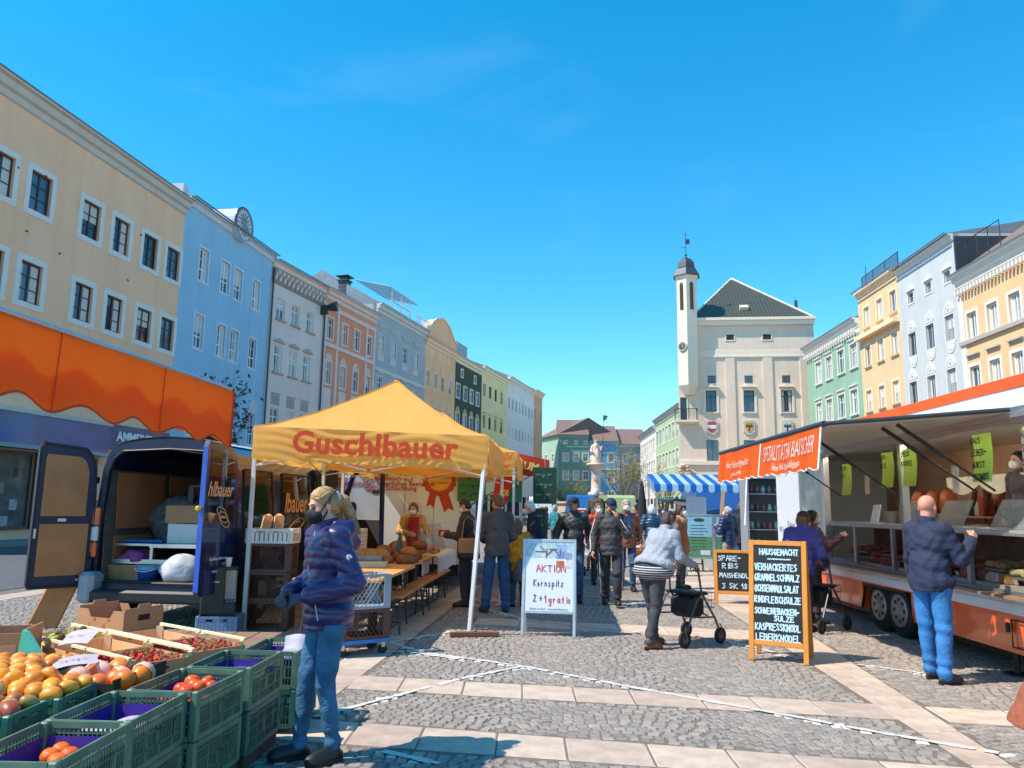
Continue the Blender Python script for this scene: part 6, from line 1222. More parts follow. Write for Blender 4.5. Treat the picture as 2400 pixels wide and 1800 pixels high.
for i, (x, lab) in enumerate(((4.75, 'left poster stand with green hills before the flower stall'), (5.45, 'right poster stand with green hills before the flower stall'))):
    t = thing('info_stand', lab, 'sign', (x, 19.6-.1*i, 0), -.1); f_ = part(t, 'frame', MB().bbox((-.33, 0, .75), (.04, .03, 1.5), .006).bbox((.33, 0, .75), (.04, .03, 1.5), .006).bbox((0, 0, 1.48), (.62, .029, .04), .006).bbox((0, 0, .42), (.62, .029, .04), .006), ALU); p_ = part(f_, 'poster', MB().bx(-.31, .31, -.005, .005, .44, .95), M('poster_green', (96, 150, 110), .5, var=.2)); part(f_, 'poster_sky', MB().bx(-.31, .31, -.005, .005, .95, 1.46), M('poster_sky', (150, 200, 220), .5, var=.1))
    m = MB()
    for k in range(9): m.bx(-.22, .22-.05*(k % 3), -.008, -.0055, .62+k*.075, .632+k*.075)
    m.ball((0, -.006, 1.36), (.14, .004, .05), 10, 5); part(f_, 'print', m, M('dark_green_print', (40, 84, 60), .7)); part(f_, 'print_house', MB().bx(.02, .26, -.008, -.0055, .5, .62), TW)
# ============================================================ implicit-surface modeller (continuous bodies and clothes)
class SDF:
    def __init__(s, k=.02): s.p = []; s.cuts = []; s.k = k; s.disp = None
    def cone(s, a, b, r0, r1, k=None, op='u'): s.p.append(('c', np.array(a, float), np.array(b, float), r0, r1, s.k if k is None else k, op)); return s
    def ell(s, c, r, rot=None, k=None, op='u'): s.p.append(('e', np.array(c, float), np.array(r, float), np.eye(3) if rot is None else np.array(rot), 0, s.k if k is None else k, op)); return s
    def cut(s, pt, n): n = np.array(n, float); s.cuts.append((np.array(pt, float), n/np.linalg.norm(n))); return s
    def mesh(s, name, mat, res):
        lo = np.full(3, 1e9); hi = -lo; bb = []
        for t, a, b, c, d, k, op in s.p:
            if t == 'c': r = max(c, d); l = np.minimum(a, b)-r; h = np.maximum(a, b)+r
            else: r = b.max(); l = a-r; h = a+r
            m = k+2.5*res+.012; bb.append((l-m, h+m))
            if op == 'u': lo = np.minimum(lo, l-m*.6-res); hi = np.maximum(hi, h+m*.6+res)
        n = np.ceil((hi-lo)/res).astype(int)+1; g = np.full(n, 1., np.float32)
        ax = [lo[i]+res*np.arange(n[i]) for i in range(3)]
        for (t, a, b, c, d, k, op), (l, h) in zip(s.p, bb):
            i0 = np.maximum(0, np.floor((l-lo)/res).astype(int)); i1 = np.minimum(n, np.ceil((h-lo)/res).astype(int)+1)
            if (i1 <= i0).any(): continue
            sl_ = tuple(slice(x, y) for x, y in zip(i0, i1)); X = ax[0][sl_[0]][:, None, None]; Y = ax[1][sl_[1]][None, :, None]; Z = ax[2][sl_[2]][None, None, :]
            if t == 'c':
                e = b-a; L2 = max(e@e, 1e-12); tt = np.clip(((X-a[0])*e[0]+(Y-a[1])*e[1]+(Z-a[2])*e[2])/L2, 0, 1)
                dd = np.sqrt((X-a[0]-tt*e[0])**2+(Y-a[1]-tt*e[1])**2+(Z-a[2]-tt*e[2])**2)-(c+(d-c)*tt)
            else:
                q = c.T; P = [(X-a[0])*q[i, 0]+(Y-a[1])*q[i, 1]+(Z-a[2])*q[i, 2] for i in range(3)]
                k0 = np.sqrt((P[0]/b[0])**2+(P[1]/b[1])**2+(P[2]/b[2])**2); k1 = np.sqrt((P[0]/b[0]**2)**2+(P[1]/b[1]**2)**2+(P[2]/b[2]**2)**2)+1e-9; dd = k0*(k0-1)/k1
            w = g[sl_]
            if op == 'u':
                hh = np.maximum(k-np.abs(w-dd), 0)/k if k > 0 else 0; g[sl_] = np.minimum(w, dd)-hh*hh*k*.25
            else:
                dd = -dd; hh = np.maximum(k-np.abs(w-dd), 0)/k; g[sl_] = np.maximum(w, dd)+hh*hh*k*.25
        X = ax[0][:, None, None]; Y = ax[1][None, :, None]; Z = ax[2][None, None, :]
        if s.disp is not None: g += s.disp(X, Y, Z).astype(np.float32)
        for p, nn in s.cuts: g = np.maximum(g, ((X-p[0])*nn[0]+(Y-p[1])*nn[1]+(Z-p[2])*nn[2]).astype(np.float32))
        neg = g < 0; N = n-1
        cnt = np.zeros(tuple(N), np.int8)
        for dx in (0, 1):
            for dy in (0, 1):
                for dz in (0, 1): cnt += neg[dx:dx+N[0], dy:dy+N[1], dz:dz+N[2]]
        act = (cnt > 0) & (cnt < 8); I = np.argwhere(act)
        if len(I) == 0: return None
        off = np.array([(a_, b_, c_) for a_ in (0, 1) for b_ in (0, 1) for c_ in (0, 1)])
        vals = np.stack([g[I[:, 0]+o[0], I[:, 1]+o[1], I[:, 2]+o[2]] for o in off], 1)
        acc = np.zeros((len(I), 3)); wt = np.zeros(len(I))
        for i in range(8):
            for j in range(i+1, 8):
                if np.abs(off[i]-off[j]).sum() != 1: continue
                va, vb = vals[:, i], vals[:, j]; m = (va < 0) != (vb < 0); tt = np.where(m, va/(va-vb+1e-12), 0); acc += np.where(m[:, None], off[i]+(off[j]-off[i])*tt[:, None], 0); wt += m
        V = lo+res*(I+acc/wt[:, None]); idx = -np.ones(tuple(N), np.int64); idx[act] = np.arange(len(I)); F = []
        for d in range(3):
            u, v = (d+1) % 3, (d+2) % 3; sa = [slice(None)]*3; sb = [slice(None)]*3; sa[d] = slice(0, n[d]-1); sb[d] = slice(1, n[d])
            A, B = neg[tuple(sa)], neg[tuple(sb)]; E_ = np.argwhere(A != B); ok = (E_[:, u] > 0) & (E_[:, v] > 0) & (E_[:, u] < N[u]) & (E_[:, v] < N[v]); E_ = E_[ok]
            def at(du, dv): q = E_.copy(); q[:, u] -= du; q[:, v] -= dv; return idx[q[:, 0], q[:, 1], q[:, 2]]
            f = np.stack([at(1, 1), at(0, 1), at(0, 0), at(1, 0)], 1); fl = ~A[E_[:, 0], E_[:, 1], E_[:, 2]]; f[fl] = f[fl][:, ::-1]; F.append(f)
        F = np.concatenate(F); F = F[(F >= 0).all(1)]
        me = bpy.data.meshes.new(name); me.vertices.add(len(V)); me.vertices.foreach_set('co', V.astype(np.float32).ravel()); me.loops.add(len(F)*4); me.loops.foreach_set('vertex_index', F.ravel().astype(np.int32)); me.polygons.add(len(F)); me.polygons.foreach_set('loop_start', np.arange(0, len(F)*4, 4, dtype=np.int32)); me.polygons.foreach_set('loop_total', np.full(len(F), 4, np.int32))
        me.polygons.foreach_set('use_smooth', np.ones(len(F), bool)); me.materials.append(mat); me.update(calc_edges=True); me.validate(); return me
SKIN = M('skin', (226, 172, 146), .5, var=.08, scale=18, spec=.4); SKIN2 = M('skin_tanned', (206, 150, 122), .5, var=.1, scale=18, spec=.4); SKIND = M('skin_ruddy', (216, 150, 128), .5, var=.1, scale=18)
EYEM = M('eye_dark', (40, 32, 30), .2); BROWM = M('brow_hair', (96, 76, 60), .8); LIPM = M('lip', (190, 110, 100), .5)
def cloth(name, col, rough=.75, bump=.25, bs=35, sheen=.0, coat=0, var=.12):
    if name in MATS: return MATS[name]
    m = M(name, col, rough, var=var+.06, scale=5, bump=min(1, bump*1.9), bscale=bs*.35, sheen=sheen, coat=coat); nt = m.node_tree; n = nt.nodes; l = nt.links
    b1 = [x for x in n if x.type == 'BUMP'][0]; b1.inputs['Distance'].default_value = .03
    nz = b1.inputs['Height'].links[0].from_node; nz.inputs['Distortion'].default_value = 1.6; nz.inputs['Detail'].default_value = 3
    w = n.new('ShaderNodeTexNoise'); w.inputs['Scale'].default_value = 260; b2 = n.new('ShaderNodeBump'); b2.inputs['Strength'].default_value = .18; b2.inputs['Distance'].default_value = .004
    l.new(nz.inputs['Vector'].links[0].from_socket, w.inputs['Vector']); l.new(w.outputs['Fac'], b2.inputs['Height']); l.new(b1.outputs['Normal'], b2.inputs['Normal']); l.new(b2.outputs['Normal'], n['Principled BSDF'].inputs['Normal'])
    return m
def hair_mat(name, col): return M(name, col, .5, var=.35, scale=22, bump=.5, bscale=70)
V3 = lambda *a: np.array(a, float)
def rotx(a): c, s = math.cos(a), math.sin(a); return np.array([[1, 0, 0], [0, c, -s], [0, s, c]])
def rotz(a): c, s = math.cos(a), math.sin(a); return np.array([[c, -s, 0], [s, c, 0], [0, 0, 1]])
def hand(sd, w, d, n, sgn, curl=.6, k=.008, r=.0088, spread=1.):
    """palm, four fingers and a thumb; d along the hand, n palm normal, thumb on side -s"""
    d = d/np.linalg.norm(d); n = n-d*(n@d); n = n/np.linalg.norm(n); s_ = np.cross(d, n)*sgn
    for o in (-.026, 0, .026): sd.cone(w+s_*o*.6, w+d*.082+s_*o, .019, .0155, .018)
    for o, L in ((-.031, .068), (-.0105, .078), (.0105, .072), (.031, .056)):
        p = w+d*.085+s_*o*spread; a1 = curl*.75; e1 = d*math.cos(a1)+n*math.sin(a1); q = p+e1*L*.55; a2 = curl*1.9; e2 = d*math.cos(a2)+n*math.sin(a2); sd.cone(p, q, r*1.08, r, k); sd.cone(q, q+e2*L*.5, r, r*.85, k)
    p = w+d*.022-s_*.024; e = d*.62-s_*.62+n*.48; e /= np.linalg.norm(e); q = p+e*.045; e2 = d*.85-s_*.1+n*.5; e2 /= np.linalg.norm(e2); sd.cone(p, q, .0135, .0105, .012); sd.cone(q, q+e2*.034, .0105, .009, k)
def person(label, pos, face, H=1.74, top=None, trousers=None, shoe=None, skin=SKIN, hair=None, mask=None, cap=None, res=.011, lean=0., look=(0., 0.), arms={}, legs={}, hem=.86, fat=1.0, puff=.012, quilt=None, loose=.012, collar=True, gloves=None, curl=.6, extra=None, skirt=None, cuff=0., hips=1.0, hunch=0.):
    k = H/1.75; t = thing('person', label, 'person', (pos[0], pos[1], pos[2] if len(pos) > 2 else 0.), 0.); t.rotation_euler = (0, 0, face); t.scale = (k, k, k)
    LA = rotx(-R(lean)); piv = V3(0, 0, .95)
    up = lambda p: piv+LA@(np.array(p, float)-piv)
    pel, wai, che, nek = V3(0, 0, .95), up((0, .0, 1.09)), up((0, .005, 1.29)), up((0, -.005+hunch*.5, 1.47)); hc = up((0, .025+hunch, 1.635))
    HR = rotz(R(look[0]))@rotx(R(look[1])); hp = lambda x, y, z: hc+HR@V3(x, y, z)
    sh = {'L': up((-.175, 0, 1.42)), 'R': up((.175, 0, 1.42))}; J = {}
    for s, g in (('L', -1), ('R', 1)):
        e, w = arms.get(s, (None, None, None))[:2] if s in arms else (None, None)
        if e is None: e = up((g*.245, -.03, 1.14)); w = up((g*.26, .06, .90))
        J[s] = (sh[s], V3(*e), V3(*w))
    LG = {}
    for s, g in (('L', -1), ('R', 1)): LG[s] = tuple(V3(*p) for p in legs[s]) if s in legs else (V3(g*.095, 0, .90), V3(g*.10, .015, .50), V3(g*.105, -.02, .085))
    LGt = {s: (legs[s][3] if s in legs and len(legs[s]) > 3 else 0.) for s in LG}
    LG = {s: v[:3] for s, v in LG.items()}
    # ---- body, one continuous skin
    B = SDF(.02)
    B.ell(hp(0, -.012, .028), (.076, .094, .090), HR).ell(hp(0, .022, -.042), (.059, .068, .078), HR).cone(hp(0, .060, -.098), hp(0, .05, -.09), .020, .02)
    B.cone(hp(0, .088, .004), hp(0, .107, -.030), .009, .0135, .012).cone(hp(-.028, .080, .024), hp(.028, .080, .024), .011, .011, .014)
    for g in (-1, 1): B.ell(hp(g*.035, .064, -.032), (.022, .024, .024), HR, .02).ell(hp(g*.079, -.004, -.012), (.010, .020, .031), HR, .008).ell(hp(g*.030, .100, .004), (.014, .013, .011), HR, .012, 's')
    B.cone(hp(-.017, .088, -.064), hp(.017, .088, -.064), .0065, .0065, .01)
    B.cone(nek, hp(0, -.018, -.07), .060, .052).ell(che, (.145*fat, .09*fat, .17), LA).ell(wai, (.13*fat, .09*fat, .14), LA).ell(pel, (.145, .095, .11)).cone(sh['L'], sh['R'], .05, .05)
    hb = SDF(.01) if gloves is not None else B
    for s, g in (('L', -1), ('R', 1)):
        a, e, w = J[s]; B.cone(a, e, .046, .038).cone(e, w, .037, .027); d = w-e
        pn = arms[s][2] if s in arms and len(arms[s]) > 2 else (-g*1., .15, 0.)
        cu = arms[s][3] if s in arms and len(arms[s]) > 3 else curl
        hand(hb, w+d/np.linalg.norm(d)*.012, (V3(*arms[s][4]) if s in arms and len(arms[s]) > 4 else d), V3(*pn), -g, cu, r=.0088 if gloves is None else .0105)
        if gloves is not None: hb.cone(w-d/np.linalg.norm(d)*.03, w, .032, .03)
        hpj, kn, an = LG[s]; B.cone(hpj, kn, .075, .05).cone(kn, an, .048, .034).cone(an, an+V3(0, .06, -.045), .034, .03)
    bo = link('body', B.mesh('body', skin, res), t)
    if gloves is not None: link('gloves', hb.mesh('gloves', gloves, min(res, .007)), t)
    # ---- eyes, brows
    for g in (-1, 1):
        m = MB().ball(tuple(hp(g*.030, .0795, .0035)), (.0115, .009, .0075), 8, 6); part(t, 'eye', m, EYEM, True)
        m = MB().tube([tuple(hp(g*.016, .0925, .026)), tuple(hp(g*.032, .090, .031)), tuple(hp(g*.046, .080, .026))], .0035, 5); part(t, 'eyebrow', m, BROWM, True)
    # ---- trousers
    if trousers is not None:
        T = SDF(.03); T.ell(pel, (.160*hips*max(1, fat*.96), .112*hips*fat, .115)).ell(pel+V3(0, -.045, -.03), (.135*hips, .085*hips, .10)); 
        for s, g in (('L', -1), ('R', 1)):
            hpj, kn, an = LG[s]; dn = (an-kn); an2 = an-V3(0, 0, .005)
            T.cone(hpj, kn, .083*hips+loose*.6, .060+loose, .02).cone(kn, an2, .056+loose, .040+loose*1.35, .02)
        T.cut((0, 0, 1.06), (0, 0, 1))
        lo_ = loose
        ph = hash(label) % 7
        T.disp = lambda X, Y, Z: (.0045*np.sin(46*Z+9*X+ph)*np.exp(-((Z-.50)/.10)**2)+.006*np.sin(62*Z+13*Y+ph)*np.exp(-((Z-.13)/.09)**2)+.004*np.sin(34*Z-28*X+ph)*np.exp(-((Z-.86)/.10)**2)+.0022*np.sin(27*Z+31*X+22*Y))*(1+lo_*18)
        link('trousers', T.mesh('trousers', trousers, res*.85), t)
    # ---- shoes
    sm_ = shoe or M('black_shoe', (38, 36, 38), .45, var=.15)
    for s, g in (('L', -1), ('R', 1)):
        an = LG[s][2]; ya = LGt[s]; RR = rotz(R(ya)-g*.14); S = SDF(.02); c = an+RR@V3(0, .06, -.045); tilt = RR
        S.ell(c+RR@V3(0, .0, -.0), (.046, .135, .05), RR).ell(c+RR@V3(0, .075, -.012), (.046, .065, .034), RR).cone(an+V3(0, 0, .02), an+RR@V3(0, .0, -.03), .043, .045).cut((0, 0, an[2]-.083), (0, 0, -1))
        so_ = link('shoe', S.mesh('shoe', sm_, res*.8), t)
        part(so_, 'sole', MB().lathe([(.001, 0), (.05, 0), (.05, .02), (.001, .02)], n=16, mtx=Matrix(((.95, 0, 0), (0, 2.75, 0), (0, 0, 1))).to_3x3()).mesh('sole', M('shoe_sole', (190, 186, 180) if 'sneak' in sm_.name else (34, 32, 32), .7)), None, loc=tuple(c+V3(0, 0, -.041+ (an[2]-.083) - (c[2]-.041-.0) + .0)) if False else (c[0], c[1], an[2]-.0838), rot=(0, 0, R(ya)-g*.14))
    # ---- upper garment
    if top is not None:
        U = SDF(.035); f = puff
        U.ell(che, (.165*fat+f, .108*fat+f, .19), LA).ell(wai, (.150*fat+f, .108*fat+f, .16), LA).cone(sh['L'], sh['R'], .066+f*.7, .066+f*.7).cone(che+LA@V3(0, -.02, .1), nek, .10+f*.4, .066+f*.3)
        hemp = up((0, 0, hem)); U.cone(wai, hemp-LA@V3(0, 0, .02) if hem < .95 else hemp, .13*fat+f, .135*fat+f).ell(up((0, 0, max(hem+.04, .93))), (.166*fat*hips+f, .118*fat*hips+f, .12), LA)
        if skirt: U.cone(V3(0, 0, .95), V3(0, .0, hem), .17*fat+f, skirt)
        for s, g in (('L', -1), ('R', 1)):
            a, e, w = J[s]; dw = (w-e)/np.linalg.norm(w-e); U.cone(a, e, .060+f, .050+f, .03).cone(e, w-dw*(.012+cuff), .049+f, .040+f*.8, .03); U.p[-1] = U.p[-1]
        if collar: U.cone(nek, nek+(hc-nek)*.32, .070+f*.4, .072+f*.4, .012)
        U.cut(tuple(hemp), tuple(LA@V3(0, 0, -1)))
        if quilt:
            per, amp = quilt; U.disp = lambda X, Y, Z: amp*.6-amp*np.abs(np.sin(math.pi*(Z+.10*np.abs(X)+.012*np.sin(9*X+5*Y))/per))**.6+.0013*np.sin(60*X+47*Z+30*Y)
        else:
            ph2 = (hash(label) % 11)*.5
            U.disp = lambda X, Y, Z: .0032*np.sin(17*Z+23*X+14*Y+ph2+1.7*np.sin(9*X+7*Z))+.0024*np.sin(51*X-29*Z+37*Y+2*np.sin(13*Z))+.0016*np.sin(72*Z-41*Y+33*X)
        U.cut(tuple(hc-HR@V3(0, .0, .095)+V3(0, 0, 0)), tuple((hc-nek)/np.linalg.norm(hc-nek)))
        link('jacket', U.mesh('jacket', top, res*.85), t)
    # ---- hair
    if hair:
        kind, hm_ = hair; Hh = SDF(.02)
        Hh.ell(hp(0, -.014, .031), (.082, .100, .0945), HR)
        if kind == 'short': Hh.ell(hp(0, -.055, -.02), (.074, .06, .07), HR)
        if kind in ('bob', 'long'):
            Hh.ell(hp(0, -.05, -.03), (.092, .075, .11), HR)
            for g in (-1, 1): Hh.cone(hp(g*.075, .0, .03), hp(g*.082, .01, -.09), .030, .026)
            if kind == 'long': Hh.cone(hp(0, -.07, -.05), hp(0, -.08, -.16), .075, .06)
        if kind == 'pony':
            Hh.ell(hp(0, -.05, -.015), (.078, .065, .08), HR).cone(hp(0, -.10, .02), hp(0, -.145, -.01), .030, .042).cone(hp(0, -.145, -.01), hp(.0, -.175, -.11), .042, .036).cone(hp(0, -.175, -.11), hp(.01, -.195, -.24), .036, .014)
            for g in (-1, 1): Hh.cone(hp(g*.062, .075, .05), hp(g*.078, .05, -.05), .012, .008, .01).cone(hp(g*.055, .082, .06), hp(g*.07, .066, -.01), .014, .009, .012)
        if kind == 'bun': Hh.ell(hp(0, -.05, -.01), (.08, .065, .075), HR).ell(hp(0, -.115, .03), (.045, .04, .045), HR, .01)
        nf = HR@V3(0, .86, -.52)
        Hh.cut(hp(0, .068, .072) if kind != 'pony' else hp(0, .078, .072), nf if kind != 'pony' else HR@V3(0, .80, -.60))
        Hh.ell(hp(0, .06, -.05), (.066, .075, .092), HR, .01, 's')
        c0 = hc; Hh.disp = lambda X, Y, Z: .0016*np.sin(190*(X-c0[0])+60*(Z-c0[2])+2*np.sin(30*(Y-c0[1])))+.0012*np.sin(170*(Z-c0[2])+60*(Y-c0[1]))
        link('hair', Hh.mesh('hair', hm_, min(res*.7, .007)), t)
    if mask is not None:
        mk = SDF(.012); mk.ell(hp(0, .062, -.052), (.066, .060, .056), HR).cone(hp(0, .105, -.028), hp(0, .098, -.075), .022, .018, .03).cut(hp(0, .045, 0), HR@V3(0, -1, 0)).cut(hp(0, 0, -.004), HR@V3(0, -.15, 1))
        mo = link('face_mask', mk.mesh('face_mask', mask, min(res, .006)), t)
        st_ = MB()
        for g in (-1, 1): st_.tube([tuple(hp(g*.060, .055, -.035)), tuple(hp(g*.078, .02, .0)), tuple(hp(g*.085, -.005, .03))], .003, 4).tube([tuple(hp(g*.060, .045, -.075)), tuple(hp(g*.075, .02, -.045)), tuple(hp(g*.083, -.01, -.02))], .003, 4)
        part(mo, 'straps', st_, mask)
    if cap is not None:
        Cc = SDF(.015); Cc.ell(hp(0, -.008, .045), (.092, .108, .085), HR).cut(hp(0, 0, .035), HR@V3(0, 0, -1)); co = link('cap', Cc.mesh('cap', cap, .008), t)
        br_ = MB(); nn = 10; a_ = []
        for i in range(nn+1): th = math.pi*i/nn; a_.append(tuple(hp(.078*math.cos(th), .075+.095*math.sin(th), .044-.03*math.sin(th))))
        br_.prism(a_, tuple(HR@V3(0, 0, .008))); part(co, 'brim', br_, cap)
    if extra: extra(t, dict(hp=hp, up=up, J=J, LG=LG, hc=hc, HR=HR))
    return t
def face_to(dx, dy): return math.atan2(-dx, dy)
# ============================================================ fruit stand
PURP = M('purple_liner', (74, 50, 148), .7, var=.25, scale=5); GREENC = M('sage_green_plastic', (88, 120, 98), .55, var=.26, scale=5); TEALC = M('teal_green_plastic', (52, 112, 98), .45, var=.12, scale=5); TEAL2 = M('dark_teal_plastic', (44, 96, 88), .5, var=.12)
tb = thing('stall_table', 'low boarded table carrying the fruit crates', 'table', (-3.05, 5.6, 0))
for i in range(9): part(tb, 'board', MB().bbox((-.84+i*.21-.0, 0, .42), (.20, 3.7, .03), .004), M('old_board', (140, 110, 84), .8, var=.2))
for x in (-.8, .8):
    for y in (-1.7, 0, 1.7): part(tb, 'leg', MB().bbox((x, y, .2), (.07, .07, .405), .006), M('old_board'))
def liner(t, d, z0, z1):
    x, y = d[0]-.05, d[1]-.05; m = MB(); m.bx(-x/2, x/2, -y/2, y/2, z0, z0+.006)
    for s in (-1, 1): m.quad((s*x/2, -y/2, z0), (s*x/2, y/2, z0), (s*x/2, y/2, z1), (s*x/2, -y/2, z1)).quad((-x/2, s*y/2, z0), (x/2, s*y/2, z0), (x/2, s*y/2, z1), (-x/2, s*y/2, z1))
    part(t, 'liner', m, PURP)
SK = [(-1.965, 3.505, 0.015, 'nearest green crate, holding three oranges, at the bottom edge'), (-1.955, 4.095, .04, 'green crate with crumpled white paper behind the nearest one'), (-1.855, 4.69, .10, 'green crate filled with orange persimmons'), (-1.795, 5.32, .05, 'green crate lined with loose purple paper'), (-1.72, 6.08, .02, 'low green crate with apples and white paper at the far end')]
for i, (x, y, rz, lab) in enumerate(SK):
    rz2 = -rz; d = (.415, .585, .26)
    if i < 4: solo('pallet_block', MB().bbox((0, 0, .04), (.40, .56, .08), .008), M('dark_wood_block', (70, 58, 48), .9), 'dark wooden block under the stack of the '+lab.split(',')[0].split(' with')[0].split(' filled')[0].split(' lined')[0]+' '+str(('one', 'two', 'three', 'four')[i])*0+('with oranges', 'with white paper', 'with persimmons', 'with purple paper')[i], 'block', (x, y, 0), rz2)
    lo_t = crate('fruit_crate', ('lower crate of the stack holding ', 'bottom crate under ')[i == 4]+('the three oranges', 'the white paper', 'the persimmons', 'the purple paper', 'the apples')[i], (x, y, .081 if i < 4 else .04), rz2, d, GREENC if i < 3 else TEAL2, 'rib', 'fg'+('a' if i < 3 else 'b'))
    t = crate('fruit_crate', lab, (x, y, .345 if i < 4 else .305), rz2, d, GREENC, 'rib', 'fga'); liner(t, d, .10, .20)
def paper(name, label, loc, rz, w, h, seed, mat, tilt=0.):
    def f(u, v): return (-w/2+w*u, -h/2+h*v, .03*math.sin(5*u+seed)*math.sin(4*v+seed)+.02*math.sin(9*v+2*u+seed))
    return solo(name, MB().grid(f, 10, 10), mat, label, 'paper', loc, rot=(tilt, 0, rz), smooth=True)
LAV = M('tissue_paper', (204, 200, 216), .7, var=.05, trans=.3)
paper('tissue_paper', 'crumpled white paper inside the second green crate', (-1.93, 3.98, .50), .3, .3, .26, 1, LAV, .3); paper('tissue_paper', 'violet paper sheet poking up in the fourth green crate', (-1.75, 5.35, .50), .6, .34, .3, 3, M('violet_tissue', (84, 70, 170), .7, trans=.3), -.5); paper('tissue_paper', 'white and pink bag in the far apple crate', (-1.58, 6.0, .56), .2, .2, .25, 5, LAV, .5)
def fruit_mesh(kind):
    m = MB(); n, k = 14, 10; vs = []
    for i in range(k+1):
        a = math.pi*i/k
        for j in range(n):
            b = 2*math.pi*j/n; x, y, z = math.sin(a)*math.cos(b), math.sin(a)*math.sin(b), -math.cos(a)
            if kind == 'mango': x *= .056*(1+.10*y); y = y*.044; z *= .042; x += .010*(y/.044)**2
            elif kind == 'papaya': z *= .062; x = x*.082+.0; y *= .062*(1-.12*x/.08); 
            elif kind == 'orange': d_ = 1-.06*max(0, z)**6*3; x *= .042; y *= .042; z *= .039*d_
            elif kind == 'berry': r = (.5+.5*z)**.55; x *= .019*(.35+.75*r)*1.0; y *= .019*(.35+.75*r); z *= .024
            vs.append((x, y, z))
    m.add(vs, [(i*n+j, i*n+(j+1) % n, (i+1)*n+(j+1) % n, (i+1)*n+j) for i in range(k) for j in range(n)])
    if kind == 'berry':
        m.mat(1)
        for j in range(6): a = j*math.pi/3; m.add([(0, 0, .025), (.016*math.cos(a-.3), .016*math.sin(a-.3), .024), (.018*math.cos(a), .018*math.sin(a), .021), (.016*math.cos(a+.3), .016*math.sin(a+.3), .024)], [(0, 1, 2, 3)])
        m.cyl((0, 0, .024), (.004, .002, .036), .0015, n=4)
    if kind == 'mango': m.mat(1); m.cyl((.060, .0, .002), (.066, .001, .004), .004, .003, 6)
    return m
MY = [M('mango_yellow', (240, 160, 44), .40, var=.26, scale=16, rnd=.12, coat=.15), M('mango_amber', (228, 140, 40), .40, var=.3, scale=16, rnd=.12, coat=.15)]; MR = [M('mango_red', (176, 92, 56), .4, var=.4, scale=6, rnd=.2, coat=.15), M('mango_green', (176, 150, 80), .4, var=.3, scale=6, rnd=.15, coat=.15)]
STEM = M('fruit_stem', (70, 52, 36), .8); mm = {}
for k_, mt in (('y0', MY[0]), ('y1', MY[1]), ('r0', MR[0]), ('g0', MR[1])): mm[k_] = fruit_mesh('mango').mesh('mango', [mt, STEM], True)
q = random.Random(77)
def fill(poly, zf, sp, pick, name, label, cat, grp, tumble=1., jit=.3, layers=1, sc=(.9, 1.1)):
    xs = [p[0] for p in poly]; ys = [p[1] for p in poly]; n = 0
    def inside(x, y):
        c = False; j = len(poly)-1
        for i in range(len(poly)):
            if (poly[i][1] > y) != (poly[j][1] > y) and x < (poly[j][0]-poly[i][0])*(y-poly[i][1])/(poly[j][1]-poly[i][1])+poly[i][0]: c = not c
            j = i
        return c
    for L in range(layers):
        y = min(ys)+L*sp*.5; r_ = 0
        while y < max(ys):
            x = min(xs)+(sp/2 if r_ % 2 else 0)+L*sp*.4
            while x < max(xs):
                px, py = x+q.uniform(-jit, jit)*sp, y+q.uniform(-jit, jit)*sp
                if inside(px, py):
                    o = link(name, pick(), None, (px, py, zf(px, py)+L*sp*.62+q.uniform(-.008, .008)), (q.uniform(-.5, .5)*tumble, q.uniform(-.5, .5)*tumble, q.uniform(0, 6.28))); s_ = q.uniform(*sc); o.scale = (s_*q.uniform(.92, 1.1), s_*q.uniform(.92, 1.06), s_); tag(o, label, cat, grp); n += 1
                x += sp
            y += sp*.87; r_ += 1
    return n
# mango crates (two teal crates by the stacks, one behind)
MC = [(-2.62, 4.02, .50, .33, 'teal crate of red mangoes at the left edge'), (-2.60, 4.40, .54, .40, 'teal crate of yellow mangoes next to the red ones'), (-3.2, 4.42, .54, .40, 'teal mango crate cut by the left frame edge'), (-3.0, 4.9, .60, .46, 'teal mango crate behind, heaped with yellow mangoes')]
for x, y, w, l, lab in MC: crate('mango_crate', lab, (x, y, .437), 0.02, (w, l, .165), TEALC, 'solid', 'mc%d' % int(w*100))
c4 = lambda x, y, h: tuple(G(x/3.16, 1300+y/3.16, h)[:2])
yp = [(-3.4, 4.24), (-2.36, 4.24), (-2.36, 4.57), (-2.75, 4.60), (-2.75, 5.08), (-3.3, 5.1), (-3.5, 4.7)]
fill(yp, lambda x, y: .60+.03*math.sin((x+3.4)*2.6), .092, lambda: mm[q.choice(('y0', 'y0', 'y1'))], 'mango', 'ripe yellow mango heaped in the teal crates', 'mango', 'yellow mangoes in the teal crates', layers=1, jit=.12)
fill([(-3.2, 4.3), (-2.5, 4.3), (-2.55, 4.5), (-2.9, 4.9), (-3.2, 4.9)], lambda x, y: .665, .094, lambda: mm[q.choice(('y0', 'y0', 'y1'))], 'mango', 'yellow mango lying on top of the heap', 'mango', 'yellow mangoes on top of the heap', jit=.12)
fill([(-2.84, 3.89), (-2.40, 3.89), (-2.40, 4.15), (-2.84, 4.15)], lambda x, y: .60, .090, lambda: mm[q.choice(('r0', 'r0', 'g0'))], 'mango', 'red brown mango in the near teal crate', 'mango', 'red mangoes in the near teal crate', jit=.12)
fill([(-2.84, 4.05), (-2.5, 4.05), (-2.5, 4.2), (-2.84, 4.2)], lambda x, y: .665, .1, lambda: mm[q.choice(('r0', 'g0'))], 'mango', 'greenish mango on top of the red ones', 'mango', 'greenish mangoes on top')
crate('tomato_crate', 'black crate with red fruit at the lower left corner', (-2.62, 3.62, .437), 0.0, (.5, .34, .15), M('black_crate', (28, 28, 30), .5), 'solid', 'bk50')
